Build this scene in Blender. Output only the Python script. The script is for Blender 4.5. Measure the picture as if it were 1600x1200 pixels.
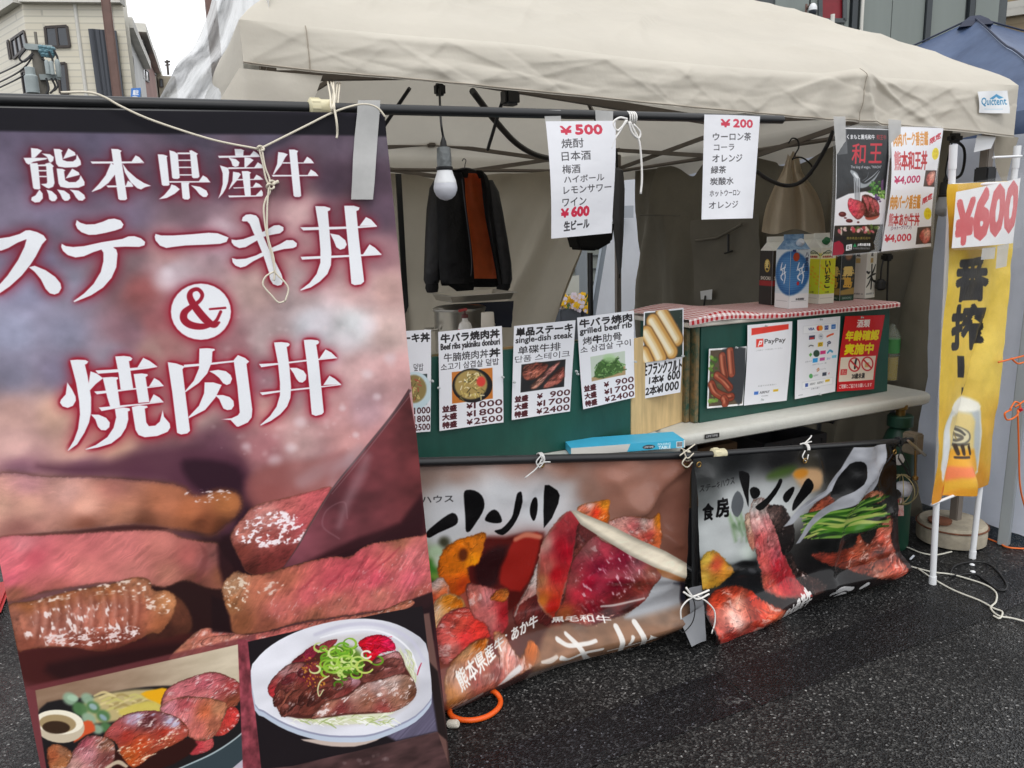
import bpy, bmesh, math, random
import numpy as np
from mathutils import Matrix, Vector

for o in list(bpy.data.objects):
    bpy.data.objects.remove(o)
SC = bpy.context.scene
COL = SC.collection
rnd = random.Random(7)

# camera
# world frame: X runs along the stall front, Y into the stall, Z up (metres)
FPX, EYE = 1202.0, 1.5
def _cam_axes():
    s, y0, vpx = 0.03, 364.0, 3400.0
    roll = math.atan(s)
    pitch = math.atan((600 - y0) * math.cos(roll) / FPX)
    fwd = np.array([0, math.cos(pitch), -math.sin(pitch)])
    r0 = np.array([1, 0, 0.]); d0 = np.cross(fwd, r0)
    right = math.cos(roll) * r0 + math.sin(roll) * d0
    down = -math.sin(roll) * r0 + math.cos(roll) * d0
    M = np.array([right, down, fwd])
    y = y0 - s * (vpx - 800)
    d = np.array([(vpx - 800) / FPX, (y - 600) / FPX, 1.]) @ M
    d[2] = 0; U = d / np.linalg.norm(d); V = np.array([-U[1], U[0], 0])
    T = np.array([U, V, [0, 0, 1.]])
    return M @ T.T
CR = _cam_axes()                       # rows: right, down, forward in world axes
EYEP = np.array([0, 0, EYE])
cam_d = bpy.data.cameras.new('camera'); cam = bpy.data.objects.new('camera', cam_d); COL.objects.link(cam)
cam_d.sensor_width = 36.0; cam_d.lens = 36.0 * FPX / 1600.0; cam_d.clip_start = 0.05; cam_d.clip_end = 900.0
m = np.array([CR[0], -CR[1], -CR[2]]).T
cam.matrix_world = Matrix([[*m[0], 0], [*m[1], 0], [*m[2], EYE], [0, 0, 0, 1]])
SC.camera = cam

# light
SUN_EL, SUN_AZ = math.radians(58), math.radians(-160)     # high veiled sun behind the viewer
W = bpy.data.worlds.new('World'); SC.world = W; W.use_nodes = True
nt = W.node_tree; nt.nodes.clear()
out = nt.nodes.new('ShaderNodeOutputWorld'); bg = nt.nodes.new('ShaderNodeBackground')
sky = nt.nodes.new('ShaderNodeTexSky'); sky.sky_type = 'NISHITA'; sky.sun_disc = False
sky.sun_elevation = SUN_EL; sky.sun_rotation = math.radians(200); sky.dust_density = 4.0; sky.air_density = 1.0
tc = nt.nodes.new('ShaderNodeTexCoord'); mp = nt.nodes.new('ShaderNodeMapping'); mp.inputs['Scale'].default_value = (1.6, 1.6, 4.0)
nz = nt.nodes.new('ShaderNodeTexNoise'); nz.inputs['Scale'].default_value = 1.7; nz.inputs['Detail'].default_value = 6
rp = nt.nodes.new('ShaderNodeValToRGB'); rp.color_ramp.elements[0].position = .30; rp.color_ramp.elements[0].color = (.72, .72, .72, 1)
rp.color_ramp.elements[1].position = .55; rp.color_ramp.elements[1].color = (1, 1, 1, 1)
mx = nt.nodes.new('ShaderNodeMixRGB'); mx.inputs[2].default_value = (14.6, 14.8, 15.2, 1)   # cloud deck
L = nt.links.new
L(tc.outputs['Generated'], mp.inputs[0]); L(mp.outputs[0], nz.inputs['Vector']); L(nz.outputs['Fac'], rp.inputs[0])
L(rp.outputs[0], mx.inputs[0]); L(sky.outputs[0], mx.inputs[1]); L(mx.outputs[0], bg.inputs[0]); bg.inputs[1].default_value = 0.09
L(bg.outputs[0], out.inputs[0])
sd = bpy.data.lights.new('sun', 'SUN'); sd.energy = 1.0; sd.angle = math.radians(25); sd.color = (1, .97, .93)
sun = bpy.data.objects.new('sun', sd); COL.objects.link(sun)
sun.rotation_euler = Vector((math.cos(SUN_EL) * math.sin(SUN_AZ) * -1, -math.cos(SUN_EL) * math.cos(SUN_AZ), -math.sin(SUN_EL))).to_track_quat('-Z', 'Y').to_euler()
sun.location = (-4, -8, 12)
vs = SC.view_settings; SC.display_settings.display_device = 'sRGB'
vs.view_transform = 'Standard'; vs.look = 'None'; vs.gamma = 1.0; vs.use_curve_mapping = False; vs.exposure = 0.10
try:
    SC.cycles.max_bounces = 8; SC.cycles.transparent_max_bounces = 12; SC.cycles.use_denoising = True
except Exception:
    pass

# surveying: sight lines cut with real planes
def ray(x, y):
    return np.array([(x - 800) / FPX, (y - 600) / FPX, 1.]) @ CR
def on_v(x, y, v):
    d = ray(x, y); return EYEP + d * (v / d[1])
def on_u(x, y, u):
    d = ray(x, y); return EYEP + d * (u / d[0])
def on_z(x, y, z=0.):
    d = ray(x, y); return EYEP + d * ((z - EYE) / d[2])
def far(x, y, dist):
    d = ray(x, y); h = math.hypot(d[0], d[1]); return EYEP + d * (dist / h)

# colours and materials
def lin(c):
    c = c / 255.0
    return c / 12.92 if c <= .04045 else ((c + .055) / 1.055) ** 2.4
def C(r, g, b):
    return (lin(r), lin(g), lin(b), 1)
def mat(name, col, rough=.6, metal=0., var=0., vscale=8., bump=0., bscale=40., bdist=.01, spec=.5, transl=0., coat=0., col2=None, emit=None, alpha=1., stretch=None):
    m = bpy.data.materials.new(name); m.use_nodes = True
    n = m.node_tree; b = n.nodes['Principled BSDF']; l = n.links.new
    b.inputs['Roughness'].default_value = rough; b.inputs['Metallic'].default_value = metal
    b.inputs['Specular IOR Level'].default_value = spec; b.inputs['Coat Weight'].default_value = coat
    b.inputs['Base Color'].default_value = col
    t = n.nodes.new('ShaderNodeTexCoord'); vec = t.outputs['Object']
    if stretch:
        q = n.nodes.new('ShaderNodeMapping'); q.inputs['Scale'].default_value = stretch; l(vec, q.inputs[0]); vec = q.outputs[0]
    if var or col2:
        z = n.nodes.new('ShaderNodeTexNoise'); z.inputs['Scale'].default_value = vscale; z.inputs['Detail'].default_value = 6; z.inputs['Roughness'].default_value = .65
        l(vec, z.inputs['Vector'])
        r = n.nodes.new('ShaderNodeValToRGB'); l(z.outputs['Fac'], r.inputs[0])
        c1 = tuple(max(0, x * (1 - var)) for x in col[:3]) + (1,)
        c2 = col2 or tuple(min(1, x * (1 + var)) for x in col[:3]) + (1,)
        r.color_ramp.elements[0].position = .35; r.color_ramp.elements[0].color = c1 if not col2 else col
        r.color_ramp.elements[1].position = .65; r.color_ramp.elements[1].color = c2
        l(r.outputs[0], b.inputs['Base Color'])
    if bump:
        z2 = n.nodes.new('ShaderNodeTexNoise'); z2.inputs['Scale'].default_value = bscale; z2.inputs['Detail'].default_value = 5
        l(vec, z2.inputs['Vector'])
        u = n.nodes.new('ShaderNodeBump'); u.inputs['Strength'].default_value = bump; u.inputs['Distance'].default_value = bdist
        l(z2.outputs['Fac'], u.inputs['Height']); l(u.outputs[0], b.inputs['Normal'])
    if emit:
        b.inputs['Emission Color'].default_value = emit[0]; b.inputs['Emission Strength'].default_value = emit[1]
    if transl:
        tr = n.nodes.new('ShaderNodeBsdfTranslucent'); ms = n.nodes.new('ShaderNodeMixShader'); ms.inputs[0].default_value = transl
        src = b.inputs['Base Color'].links[0].from_socket if b.inputs['Base Color'].links else None
        if src: l(src, tr.inputs[0])
        else: tr.inputs[0].default_value = col
        l(b.outputs[0], ms.inputs[1]); l(tr.outputs[0], ms.inputs[2]); l(ms.outputs[0], n.nodes['Material Output'].inputs[0])
    if alpha < 1:
        b.inputs['Alpha'].default_value = alpha
    return m
def mat_image(name, img, rough=.4, spec=.5, wave=.25, wscale=9., coat=0., transl=0., drops=False):
    m = bpy.data.materials.new(name); m.use_nodes = True
    n = m.node_tree; b = n.nodes['Principled BSDF']; l = n.links.new
    t = n.nodes.new('ShaderNodeTexImage'); t.image = img; t.extension = 'EXTEND'; t.interpolation = 'Cubic'
    uv = n.nodes.new('ShaderNodeUVMap'); uv.uv_map = 'UVMap'; l(uv.outputs[0], t.inputs[0]); l(t.outputs[0], b.inputs['Base Color'])
    b.inputs['Roughness'].default_value = rough; b.inputs['Specular IOR Level'].default_value = spec; b.inputs['Coat Weight'].default_value = coat
    c = n.nodes.new('ShaderNodeTexCoord'); z = n.nodes.new('ShaderNodeTexNoise'); z.inputs['Scale'].default_value = wscale; z.inputs['Detail'].default_value = 4
    l(c.outputs['Object'], z.inputs['Vector']); u = n.nodes.new('ShaderNodeBump'); u.inputs['Strength'].default_value = wave; u.inputs['Distance'].default_value = .02
    l(z.outputs['Fac'], u.inputs['Height']); l(u.outputs[0], b.inputs['Normal'])
    if drops:
        vo = n.nodes.new('ShaderNodeTexVoronoi'); vo.inputs['Scale'].default_value = 95.; l(c.outputs['Object'], vo.inputs['Vector'])
        rr = n.nodes.new('ShaderNodeValToRGB'); rr.color_ramp.elements[0].position = .06; rr.color_ramp.elements[0].color = (1, 1, 1, 1); rr.color_ramp.elements[1].position = .16; rr.color_ramp.elements[1].color = (0, 0, 0, 1)
        l(vo.outputs['Distance'], rr.inputs[0]); u2 = n.nodes.new('ShaderNodeBump'); u2.inputs['Strength'].default_value = .35; u2.inputs['Distance'].default_value = .004
        l(rr.outputs[0], u2.inputs['Height']); l(u.outputs[0], u2.inputs['Normal']); l(u2.outputs[0], b.inputs['Normal'])
    if transl:
        tr = n.nodes.new('ShaderNodeBsdfTranslucent'); ms = n.nodes.new('ShaderNodeMixShader'); ms.inputs[0].default_value = transl
        l(t.outputs[0], tr.inputs[0]); l(b.outputs[0], ms.inputs[1]); l(tr.outputs[0], ms.inputs[2]); l(ms.outputs[0], n.nodes['Material Output'].inputs[0])
    return m

# mesh helpers
V3 = lambda p: Vector((float(p[0]), float(p[1]), float(p[2])))
class MB:
    def __init__(s): s.bm = bmesh.new(); s.uvs = None
    def face(s, pts):
        return s.bm.faces.new([s.bm.verts.new(V3(p)) for p in pts])
    def box(s, c, size, rot=None, bev=0.):
        r = bmesh.ops.create_cube(s.bm, size=1.0); vs = r['verts']
        M = Matrix.Translation(V3(c)) @ (rot.to_4x4() if rot else Matrix.Identity(4)) @ Matrix.Diagonal((*size, 1))
        bmesh.ops.transform(s.bm, matrix=M, verts=vs)
        if bev: bmesh.ops.bevel(s.bm, geom=list({e for v in vs for e in v.link_edges}), offset=bev, segments=2, affect='EDGES')
        return s
    def boxmm(s, a, b, bev=0.):
        a, b = np.array(a, float), np.array(b, float)
        return s.box((a + b) / 2, np.abs(b - a), None, bev)
    def bar(s, a, b, w, h=None, bev=0.):
        a, b = V3(a), V3(b); d = b - a; q = d.to_track_quat('Y', 'Z').to_matrix()
        return s.box((a + b) / 2, (w, d.length, h or w), q, bev)
    def prism(s, poly, off):
        """closed polygon (3D, planar) pushed along off"""
        o = V3(off); n = len(poly)
        a = [s.bm.verts.new(V3(p)) for p in poly]; b = [s.bm.verts.new(V3(p) + o) for p in poly]
        s.bm.faces.new(a); s.bm.faces.new(b[::-1])
        for i in range(n): s.bm.faces.new([a[i], b[i], b[(i + 1) % n], a[(i + 1) % n]])
        return s
    def tube(s, pts, r, n=8, cap=True, closed=False):
        P = [V3(p) for p in pts]; k = len(P); rs = r if hasattr(r, '__len__') else [r] * k
        rings = []; up = None
        for i in range(k):
            if closed: t = P[(i + 1) % k] - P[i - 1]
            else: t = P[min(i + 1, k - 1)] - P[max(i - 1, 0)]
            if t.length < 1e-9: t = Vector((0, 0, 1))
            t.normalize()
            if up is None:
                up = t.orthogonal().normalized()
            else:
                up = (up - t * up.dot(t)); up = up.normalized() if up.length > 1e-6 else t.orthogonal().normalized()
            w = t.cross(up)
            rings.append([s.bm.verts.new(P[i] + (up * math.cos(a) + w * math.sin(a)) * rs[i]) for a in [2 * math.pi * j / n for j in range(n)]])
        for i in range(k if closed else k - 1):
            A, B = rings[i], rings[(i + 1) % k]
            for j in range(n): s.bm.faces.new([A[j], A[(j + 1) % n], B[(j + 1) % n], B[j]])
        if cap and not closed:
            s.bm.faces.new(rings[0][::-1]); s.bm.faces.new(rings[-1])
        return s
    def lathe(s, prof, c, n=24, axis=None):
        """prof: (radius, height) from bottom to top round a vertical (or given) axis at c"""
        M = Matrix.Translation(V3(c)) @ (V3(axis).to_track_quat('Z', 'Y').to_matrix().to_4x4() if axis is not None else Matrix.Identity(4))
        rings = []
        for (r, h) in prof:
            rings.append([s.bm.verts.new(M @ Vector((r * math.cos(2 * math.pi * j / n), r * math.sin(2 * math.pi * j / n), h))) for j in range(n)])
        for A, B in zip(rings, rings[1:]):
            for j in range(n): s.bm.faces.new([A[j], A[(j + 1) % n], B[(j + 1) % n], B[j]])
        s.bm.faces.new(rings[0][::-1]); s.bm.faces.new(rings[-1])
        return s
    def grid(s, G, uv=None):
        """G: (rows, cols, 3) array; uv optional (rows, cols, 2)"""
        R, K = G.shape[:2]
        lay = (s.bm.loops.layers.uv.get('UVMap') or s.bm.loops.layers.uv.new('UVMap')) if uv is not None else None
        vv = [[s.bm.verts.new(V3(G[i, j])) for j in range(K)] for i in range(R)]
        for i in range(R - 1):
            for j in range(K - 1):
                idx = [(i, j), (i + 1, j), (i + 1, j + 1), (i, j + 1)]
                f = s.bm.faces.new([vv[a][b] for a, b in idx])
                if lay is not None:
                    for lp, (a, b) in zip(f.loops, idx): lp[lay].uv = (float(uv[a, b, 0]), float(uv[a, b, 1]))
        return s
    def build(s, name, material, parent=None, smooth=None, **tags):
        bm = s.bm
        vs_ = [v.co for v in bm.verts]
        lo = Vector([min(v[i] for v in vs_) for i in range(3)]); hi = Vector([max(v[i] for v in vs_) for i in range(3)])
        o = Vector(((lo.x + hi.x) / 2, (lo.y + hi.y) / 2, lo.z))
        if parent is not None: o = wloc(parent)
        bmesh.ops.translate(bm, vec=-o, verts=bm.verts)
        bmesh.ops.recalc_face_normals(bm, faces=bm.faces) if tags.pop('recalc', True) else None
        me = bpy.data.meshes.new(name); bm.to_mesh(me); bm.free()
        me.materials.append(material)
        if smooth is not None:
            for p in me.polygons: p.use_smooth = True
            if smooth < 180:
                me.set_sharp_from_angle(angle=math.radians(smooth))
        ob = bpy.data.objects.new(name, me); COL.objects.link(ob)
        if parent is not None: ob.parent = parent
        else: ob.location = o
        tag(ob, **tags)
        return ob
def wloc(o):
    p = Vector((0, 0, 0))
    while o is not None: p += o.location; o = o.parent
    return p
def tag(o, label=None, cat=None, group=None, kind=None):
    if label: o['label'] = label
    if cat: o['category'] = cat
    if group: o['group'] = group
    if kind: o['kind'] = kind
    return o
def thing(name, loc, label, cat, group=None):
    o = bpy.data.objects.new(name, None); COL.objects.link(o); o.location = V3(loc); o.empty_display_size = .1
    return tag(o, label, cat, group)
def smoothline(pts, k=8):
    """Catmull-Rom through 3D points"""
    P = [np.array(p, float) for p in pts]; Q = [2 * P[0] - P[1]] + P + [2 * P[-1] - P[-2]]; o = []
    for i in range(1, len(Q) - 2):
        a, b, c, d = Q[i - 1:i + 3]
        for t in np.linspace(0, 1, k, endpoint=False):
            o.append(.5 * (2 * b + (c - a) * t + (2 * a - 5 * b + 4 * c - d) * t * t + (3 * b - a - 3 * c + d) * t ** 3))
    o.append(P[-1]); return o

# lattice noise
_RL = np.random.RandomState(11).rand(256, 256).astype(np.float32)
def vnoise(x, y, seed=0):
    x = np.asarray(x, np.float32) + seed * 17.31; y = np.asarray(y, np.float32) + seed * 7.77
    xi = np.floor(x).astype(int); yi = np.floor(y).astype(int); fx = x - xi; fy = y - yi
    fx = fx * fx * (3 - 2 * fx); fy = fy * fy * (3 - 2 * fy)
    a = _RL[yi & 255, xi & 255]; b = _RL[yi & 255, (xi + 1) & 255]; c = _RL[(yi + 1) & 255, xi & 255]; d = _RL[(yi + 1) & 255, (xi + 1) & 255]
    return (a * (1 - fx) + b * fx) * (1 - fy) + (c * (1 - fx) + d * fx) * fy
def fbm(x, y, seed=0, oct=4, gain=.5):
    s = 0; a = 1; t = 0
    for i in range(oct):
        s = s + a * vnoise(x * 2 ** i, y * 2 ** i, seed + i * 3); t += a; a *= gain
    return s / t
def sstep(a, b, x):
    t = np.clip((x - a) / (b - a), 0, 1); return t * t * (3 - 2 * t)
# print shop: flat artwork painted into in-memory images
_TXT = {}
def text_tris(s):
    key = s
    if key in _TXT: return _TXT[key]
    cu = bpy.data.curves.new('lettering', 'FONT'); cu.body = s; cu.size = 1.; cu.resolution_u = 2; cu.fill_mode = 'FRONT';
    ob = bpy.data.objects.new('lettering', cu); COL.objects.link(ob)
    dg = bpy.context.evaluated_depsgraph_get(); me = ob.evaluated_get(dg).to_mesh()
    me.calc_loop_triangles()
    v = np.array([p.co[:2] for p in me.vertices], float).reshape(-1, 2)
    t = np.array([x.vertices[:] for x in me.loop_triangles], int).reshape(-1, 3)
    ob.evaluated_get(dg).to_mesh_clear(); bpy.data.objects.remove(ob); bpy.data.curves.remove(cu)
    _TXT[key] = (v, t); return v, t
def rounded(P, n=2):
    """closed Catmull-Rom through the points"""
    P = np.array(P, float); a, b, c, d = np.roll(P, 1, 0), P, np.roll(P, -1, 0), np.roll(P, -2, 0); o = []
    for t in np.linspace(0, 1, 2 * n, endpoint=False):
        o.append(.5 * (2 * b + (c - a) * t + (2 * a - 5 * b + 4 * c - d) * t * t + (3 * b - a - 3 * c + d) * t ** 3))
    return np.stack(o, 1).reshape(-1, P.shape[1])
def box_blur(a, r):
    r = int(max(1, round(r)))
    for ax in (0, 1):
        for _ in range(3):
            p = np.pad(a, [(r + 1, r) if i == ax else (0, 0) for i in range(a.ndim)], mode='edge')
            c = np.cumsum(p, axis=ax, dtype=np.float64); n = a.shape[ax]
            a = ((np.take(c, range(2 * r + 1, 2 * r + 1 + n), axis=ax) - np.take(c, range(0, n), axis=ax)) / (2 * r + 1)).astype(np.float32)
    return a
def rgb(c): return np.array(c, np.float32) / 255.
class Print:
    """a printed sheet lying in the plane O + A*s + B*t (metres); artwork is laid out in survey coordinates"""
    def __init__(s, name, O, A, B, w, h, W):
        s.name = name; s.O = np.array(O, float); s.A = np.array(A, float); s.B = np.array(B, float); s.w, s.h = w, h
        s.W = int(W); s.H = int(round(W * h / w)); s.N = np.cross(s.A, s.B)
        s.img = np.ones((s.H, s.W, 3), np.float32); s.ox = s.oy = 0.; s.sc = 1.
        a = s.tex([[800, 600]], raw=True); c0 = s.photo_c()
        e = s.tex([[c0[0], c0[1]], [c0[0] + 10, c0[1]], [c0[0], c0[1] + 10]], raw=True)
        s.k = .5 * (np.linalg.norm(e[1] - e[0]) + np.linalg.norm(e[2] - e[0])) / 10
    def photo_c(s):
        P = s.O + s.A * s.w / 2 + s.B * s.h / 2; q = CR @ (P - EYEP); return 800 + FPX * q[0] / q[2], 600 + FPX * q[1] / q[2]
    def crop(s, x, y, sc): s.ox, s.oy, s.sc = x, y, sc; return s
    def plane(s, pts):
        o = []
        for x, y in pts:
            d = ray(x, y); t = ((s.O - EYEP) @ s.N) / (d @ s.N); P = EYEP + d * t - s.O; o.append((P @ s.A, P @ s.B))
        return np.array(o)
    def point(s, x, y, off=0.):
        d = ray(x, y); t = ((s.O - EYEP) @ s.N) / (d @ s.N); return EYEP + d * t
    def tex(s, pts, raw=False):
        P = np.array(pts, float)[:, :2]
        if not raw: P = P / s.sc + np.array([s.ox, s.oy])
        D = np.stack([(P[:, 0] - 800) / FPX, (P[:, 1] - 600) / FPX, np.ones(len(P))], 1) @ CR
        t = ((s.O - EYEP) @ s.N) / (D @ s.N); Q = EYEP + D * t[:, None] - s.O
        return np.stack([Q @ s.A / s.w * s.W, Q @ s.B / s.h * s.H], 1)
    def rad(s, r): return r / s.sc * s.k
    def win(s, lo, hi):
        x0, y0 = max(0, int(lo[0])), max(0, int(lo[1])); x1, y1 = min(s.W, int(hi[0]) + 2), min(s.H, int(hi[1]) + 2)
        if x1 <= x0 or y1 <= y0: return None
        Y, X = np.mgrid[y0:y1, x0:x1].astype(np.float32); return (slice(y0, y1), slice(x0, x1)), X + .5, Y + .5
    def sdf(s, T, X, Y):
        d = np.full(X.shape, 1e9, np.float32); ins = np.zeros(X.shape, bool); n = len(T)
        for i in range(n):
            ax, ay = T[i]; bx, by = T[(i + 1) % n]; ex, ey = bx - ax, by - ay
            px, py = X - ax, Y - ay; t = np.clip((px * ex + py * ey) / (ex * ex + ey * ey + 1e-9), 0, 1)
            d = np.minimum(d, (px - ex * t) ** 2 + (py - ey * t) ** 2)
            if ay != by:
                c = (ay > Y) != (by > Y); ins ^= c & (X < (bx - ax) * (Y - ay) / (by - ay) + ax)
        d = np.sqrt(d); return np.where(ins, d, -d)
    def put(s, sl, a, col):
        a = a[..., None]; s.img[sl] = s.img[sl] * (1 - a) + col * a
    def poly(s, pts, col, soft=1., alpha=1., smooth=0, jit=0., js=6., mask=None, seed=0):
        T = s.tex(rounded(pts, smooth) if smooth else pts); so = max(.6, s.rad(soft)); m = so + s.rad(jit)
        w = s.win(T.min(0) - m, T.max(0) + m)
        if w is None: return
        sl, X, Y = w; d = s.sdf(T, X, Y)
        if jit: d = d + (fbm(X / s.rad(js), Y / s.rad(js), seed, 3) - .5) * 2 * s.rad(jit)
        a = sstep(-so, so, d) * alpha
        if mask is not None: mask[sl] = np.maximum(mask[sl], a); return
        s.put(sl, a, col(X, Y, d, T) if callable(col) else rgb(col))
    def line(s, pts, col, soft=1., alpha=1., mask=None, smooth=True, w=None):
        P = [tuple(p) + ((w,) if len(p) == 2 else ()) for p in pts]
        if smooth and len(P) > 2: P = smoothline(P, 6)
        P = np.array(P, float); T = s.tex(P); R = P[:, 2] / s.sc * s.k; so = max(.5, s.rad(soft)); m = R.max() + so
        ww = s.win(T.min(0) - m, T.max(0) + m)
        if ww is None: return
        sl, X, Y = ww; d = np.full(X.shape, -1e9, np.float32)
        for i in range(len(T) - 1):
            ax, ay = T[i]; ex, ey = T[i + 1] - T[i]; px, py = X - ax, Y - ay
            t = np.clip((px * ex + py * ey) / (ex * ex + ey * ey + 1e-9), 0, 1)
            d = np.maximum(d, R[i] + (R[i + 1] - R[i]) * t - np.hypot(px - ex * t, py - ey * t))
        a = sstep(-so, so, d) * alpha
        if mask is not None: mask[sl] = np.maximum(mask[sl], a); return
        s.put(sl, a, rgb(col))
    def ell(s, cx, cy, rx, ry, ang, col, soft=1., alpha=1., mask=None):
        c, q = math.cos(math.radians(ang)), math.sin(math.radians(ang))
        s.poly([(cx + rx * math.cos(t) * c - ry * math.sin(t) * q, cy + rx * math.cos(t) * q + ry * math.sin(t) * c) for t in np.linspace(0, 2 * math.pi, 28, endpoint=False)], col, soft, alpha, mask=mask)
    def text(s, st, x0, y0, x1, y1, col=(20, 20, 20), slope=0., lean=0., weight=0., alpha=1., mask=None, dx=0.):
        """ink box: x0..x1, y0 (top) .. y1 (bottom) at the left end; slope = dy/dx of the baseline, lean = dx/dy of the stems"""
        v, t = text_tris(st)
        if len(t) == 0: return
        lo, hi = v.min(0), v.max(0); q = (v - lo) / (hi - lo); q[:, 1] = 1 - q[:, 1]
        px = x0 + q[:, 0] * (x1 - x0) + lean * q[:, 1] * (y1 - y0); py = y0 + q[:, 1] * (y1 - y0) + slope * q[:, 0] * (x1 - x0)
        T = s.tex(np.stack([px, py], 1)); SS = 3
        bw = weight * abs(y1 - y0) / s.sc * s.k; w = s.win(T.min(0) - 1 - bw, T.max(0) + 1 + bw)
        if w is None: return
        sl, X, Y = w; oy, ox = sl[0].start, sl[1].start; acc = np.zeros((X.shape[0] * SS, X.shape[1] * SS), np.float32)
        Q = (T - [ox, oy]) * SS
        for a, b, c in t:
            A, B, Cc = Q[a], Q[b], Q[c]
            mx, my = max(0, int(min(A[0], B[0], Cc[0]))), max(0, int(min(A[1], B[1], Cc[1])))
            nx, ny = min(acc.shape[1], int(max(A[0], B[0], Cc[0])) + 2), min(acc.shape[0], int(max(A[1], B[1], Cc[1])) + 2)
            if nx <= mx or ny <= my: continue
            yy = np.arange(my, ny)[:, None] + .5; xx = np.arange(mx, nx)[None, :] + .5
            e0 = (B[0] - A[0]) * (yy - A[1]) - (B[1] - A[1]) * (xx - A[0]); e1 = (Cc[0] - B[0]) * (yy - B[1]) - (Cc[1] - B[1]) * (xx - B[0]); e2 = (A[0] - Cc[0]) * (yy - Cc[1]) - (A[1] - Cc[1]) * (xx - Cc[0])
            acc[my:ny, mx:nx][((e0 >= 0) & (e1 >= 0) & (e2 >= 0)) | ((e0 <= 0) & (e1 <= 0) & (e2 <= 0))] = 1
        if bw:
            src = acc.copy(); b = bw * SS
            for th in np.linspace(0, 2 * math.pi, 8, endpoint=False):
                acc = np.maximum(acc, np.roll(src, (int(round(b * math.sin(th))), int(round(b * math.cos(th)))), (0, 1)))
        a = acc.reshape(X.shape[0], SS, X.shape[1], SS).mean((1, 3)) * alpha
        if mask is not None: mask[sl] = np.maximum(mask[sl], a); return
        s.put(sl, a, rgb(col))
    def field(s, pts, power=3., step=8, sl=None):
        """smooth colour field from (x, y, (r,g,b)) samples"""
        T = s.tex([p[:2] for p in pts]); K = np.array([p[2] for p in pts], np.float32) / 255.
        Y, X = np.mgrid[0:s.H + step:step, 0:s.W + step:step].astype(np.float32)
        w = 1. / ((X[..., None] - T[:, 0]) ** 2 + (Y[..., None] - T[:, 1]) ** 2 + 30.) ** (power / 2)
        f = (w[..., None] * K).sum(2) / w.sum(2)[..., None]
        yi = np.arange(s.H) / step; xi = np.arange(s.W) / step; y0 = yi.astype(int); x0 = xi.astype(int); fy = (yi - y0)[:, None, None]; fx = (xi - x0)[None, :, None]
        g = (f[y0][:, x0] * (1 - fx) + f[y0][:, x0 + 1] * fx) * (1 - fy) + (f[y0 + 1][:, x0] * (1 - fx) + f[y0 + 1][:, x0 + 1] * fx) * fy
        return g
    def meat(s, pts, cols, rim=(140, 90, 60), rimw=10, fang=30., fw=4., fl=26., famp=.18, lump=14., lamp=.25, gloss=.0, gth=.62, soft=2., jit=2., seed=1, edge=14., smooth=2, alpha=1., dark=.35, emb=1., fold=.0):
        """a slab of meat: colour samples, a browned rim, fibres along fang, lumps and wet glints"""
        K = np.array([c[2] for c in cols], np.float32) / 255.; KT = s.tex([c[:2] for c in cols])
        def shade(X, Y, d, T):
            w = 1. / ((X[..., None] - KT[:, 0]) ** 2 + (Y[..., None] - KT[:, 1]) ** 2 + 20.) ** 1.3
            base = (w[..., None] * K).sum(2) / w.sum(2)[..., None]
            c, q = math.cos(math.radians(fang)), math.sin(math.radians(fang)); R = s.rad
            wob = (fbm(X / R(46), Y / R(46), seed + 5, 3) - .5) * R(fw) * 4
            u = X * c + Y * q; v = -X * q + Y * c + wob
            fib = (fbm(u / R(fl * 1.4), v / R(fw * 1.9), seed, 2) - .5) + .6 * (fbm(u / R(fl * .7), v / R(fw * .8), seed + 2, 2) - .5)
            patch = sstep(.3, .7, fbm(X / R(lump * 2.4), Y / R(lump * 2), seed + 12, 2)); fib = fib * (.25 + .9 * patch)
            lum = fbm(X / R(lump * 1.7), Y / R(lump * 1.4), seed + 9, 3) - .5; fine = fbm(X / R(3), Y / R(3), seed + 3, 2) - .5
            h = lum * 1.5 + fib * .22 + fine * .06 + np.sqrt(np.clip(d / max(1, R(edge * 1.5)), 0, 1)) * .5
            if fold:
                for fs_, sd_ in ((1., 40), (.5, 47)): h = h - fold * fs_ * np.exp(-np.abs(fbm((u + wob * 2) / R(fl * 1.3 * fs_), v / R(lump * 1.0 * fs_), seed + sd_, 2) - .5) / .022)
            gy, gx = np.gradient(h); sl_ = np.clip((-gx * .5 - gy * .9) * R(9) * emb, -1, 1.2)
            base = base * (1 + .10 * lum[..., None])
            col = base * (1 + famp * .75 * fib[..., None] * 2 + lamp * .8 * lum[..., None] + (lamp + .12) * .55 * sl_[..., None] + .05 * fine[..., None])
            r = sstep(rimw * 1.3, 0, d / max(.3, R(1)) + lum * rimw * 2)[..., None] * .55 if rimw else 0
            col = col * (1 - r) + rgb(rim) * (1 + lum[..., None]) * r
            col = col * (1 - dark * .8 * sstep(.0, -1., sl_)[..., None]) * (1 - .32 * np.exp(-np.clip(d, 0, None) / R(7)) * (.6 + patch * .6))[..., None]
            if gloss:
                g = fbm(u / R(lump * 1.1), v / R(lump * .45), seed + 20, 3) * .6 + .25 * patch + .16 * np.clip(sl_, -.6, 1.2)
                g = (sstep(gth - .16, gth + .12, g) ** 1.6 * .75 + sstep(gth + .02, gth + .1, g + .2 * fine) * .4) * gloss; g = np.clip(g, 0, .95) * sstep(0, R(6), d)
                col = col * (1 - g[..., None]) + rgb((244, 228, 224)) * g[..., None]
            return np.clip(col, 0, 1)
        s.poly(pts, shade, soft * 1.5, alpha, smooth, jit, 9., seed=seed)
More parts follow.
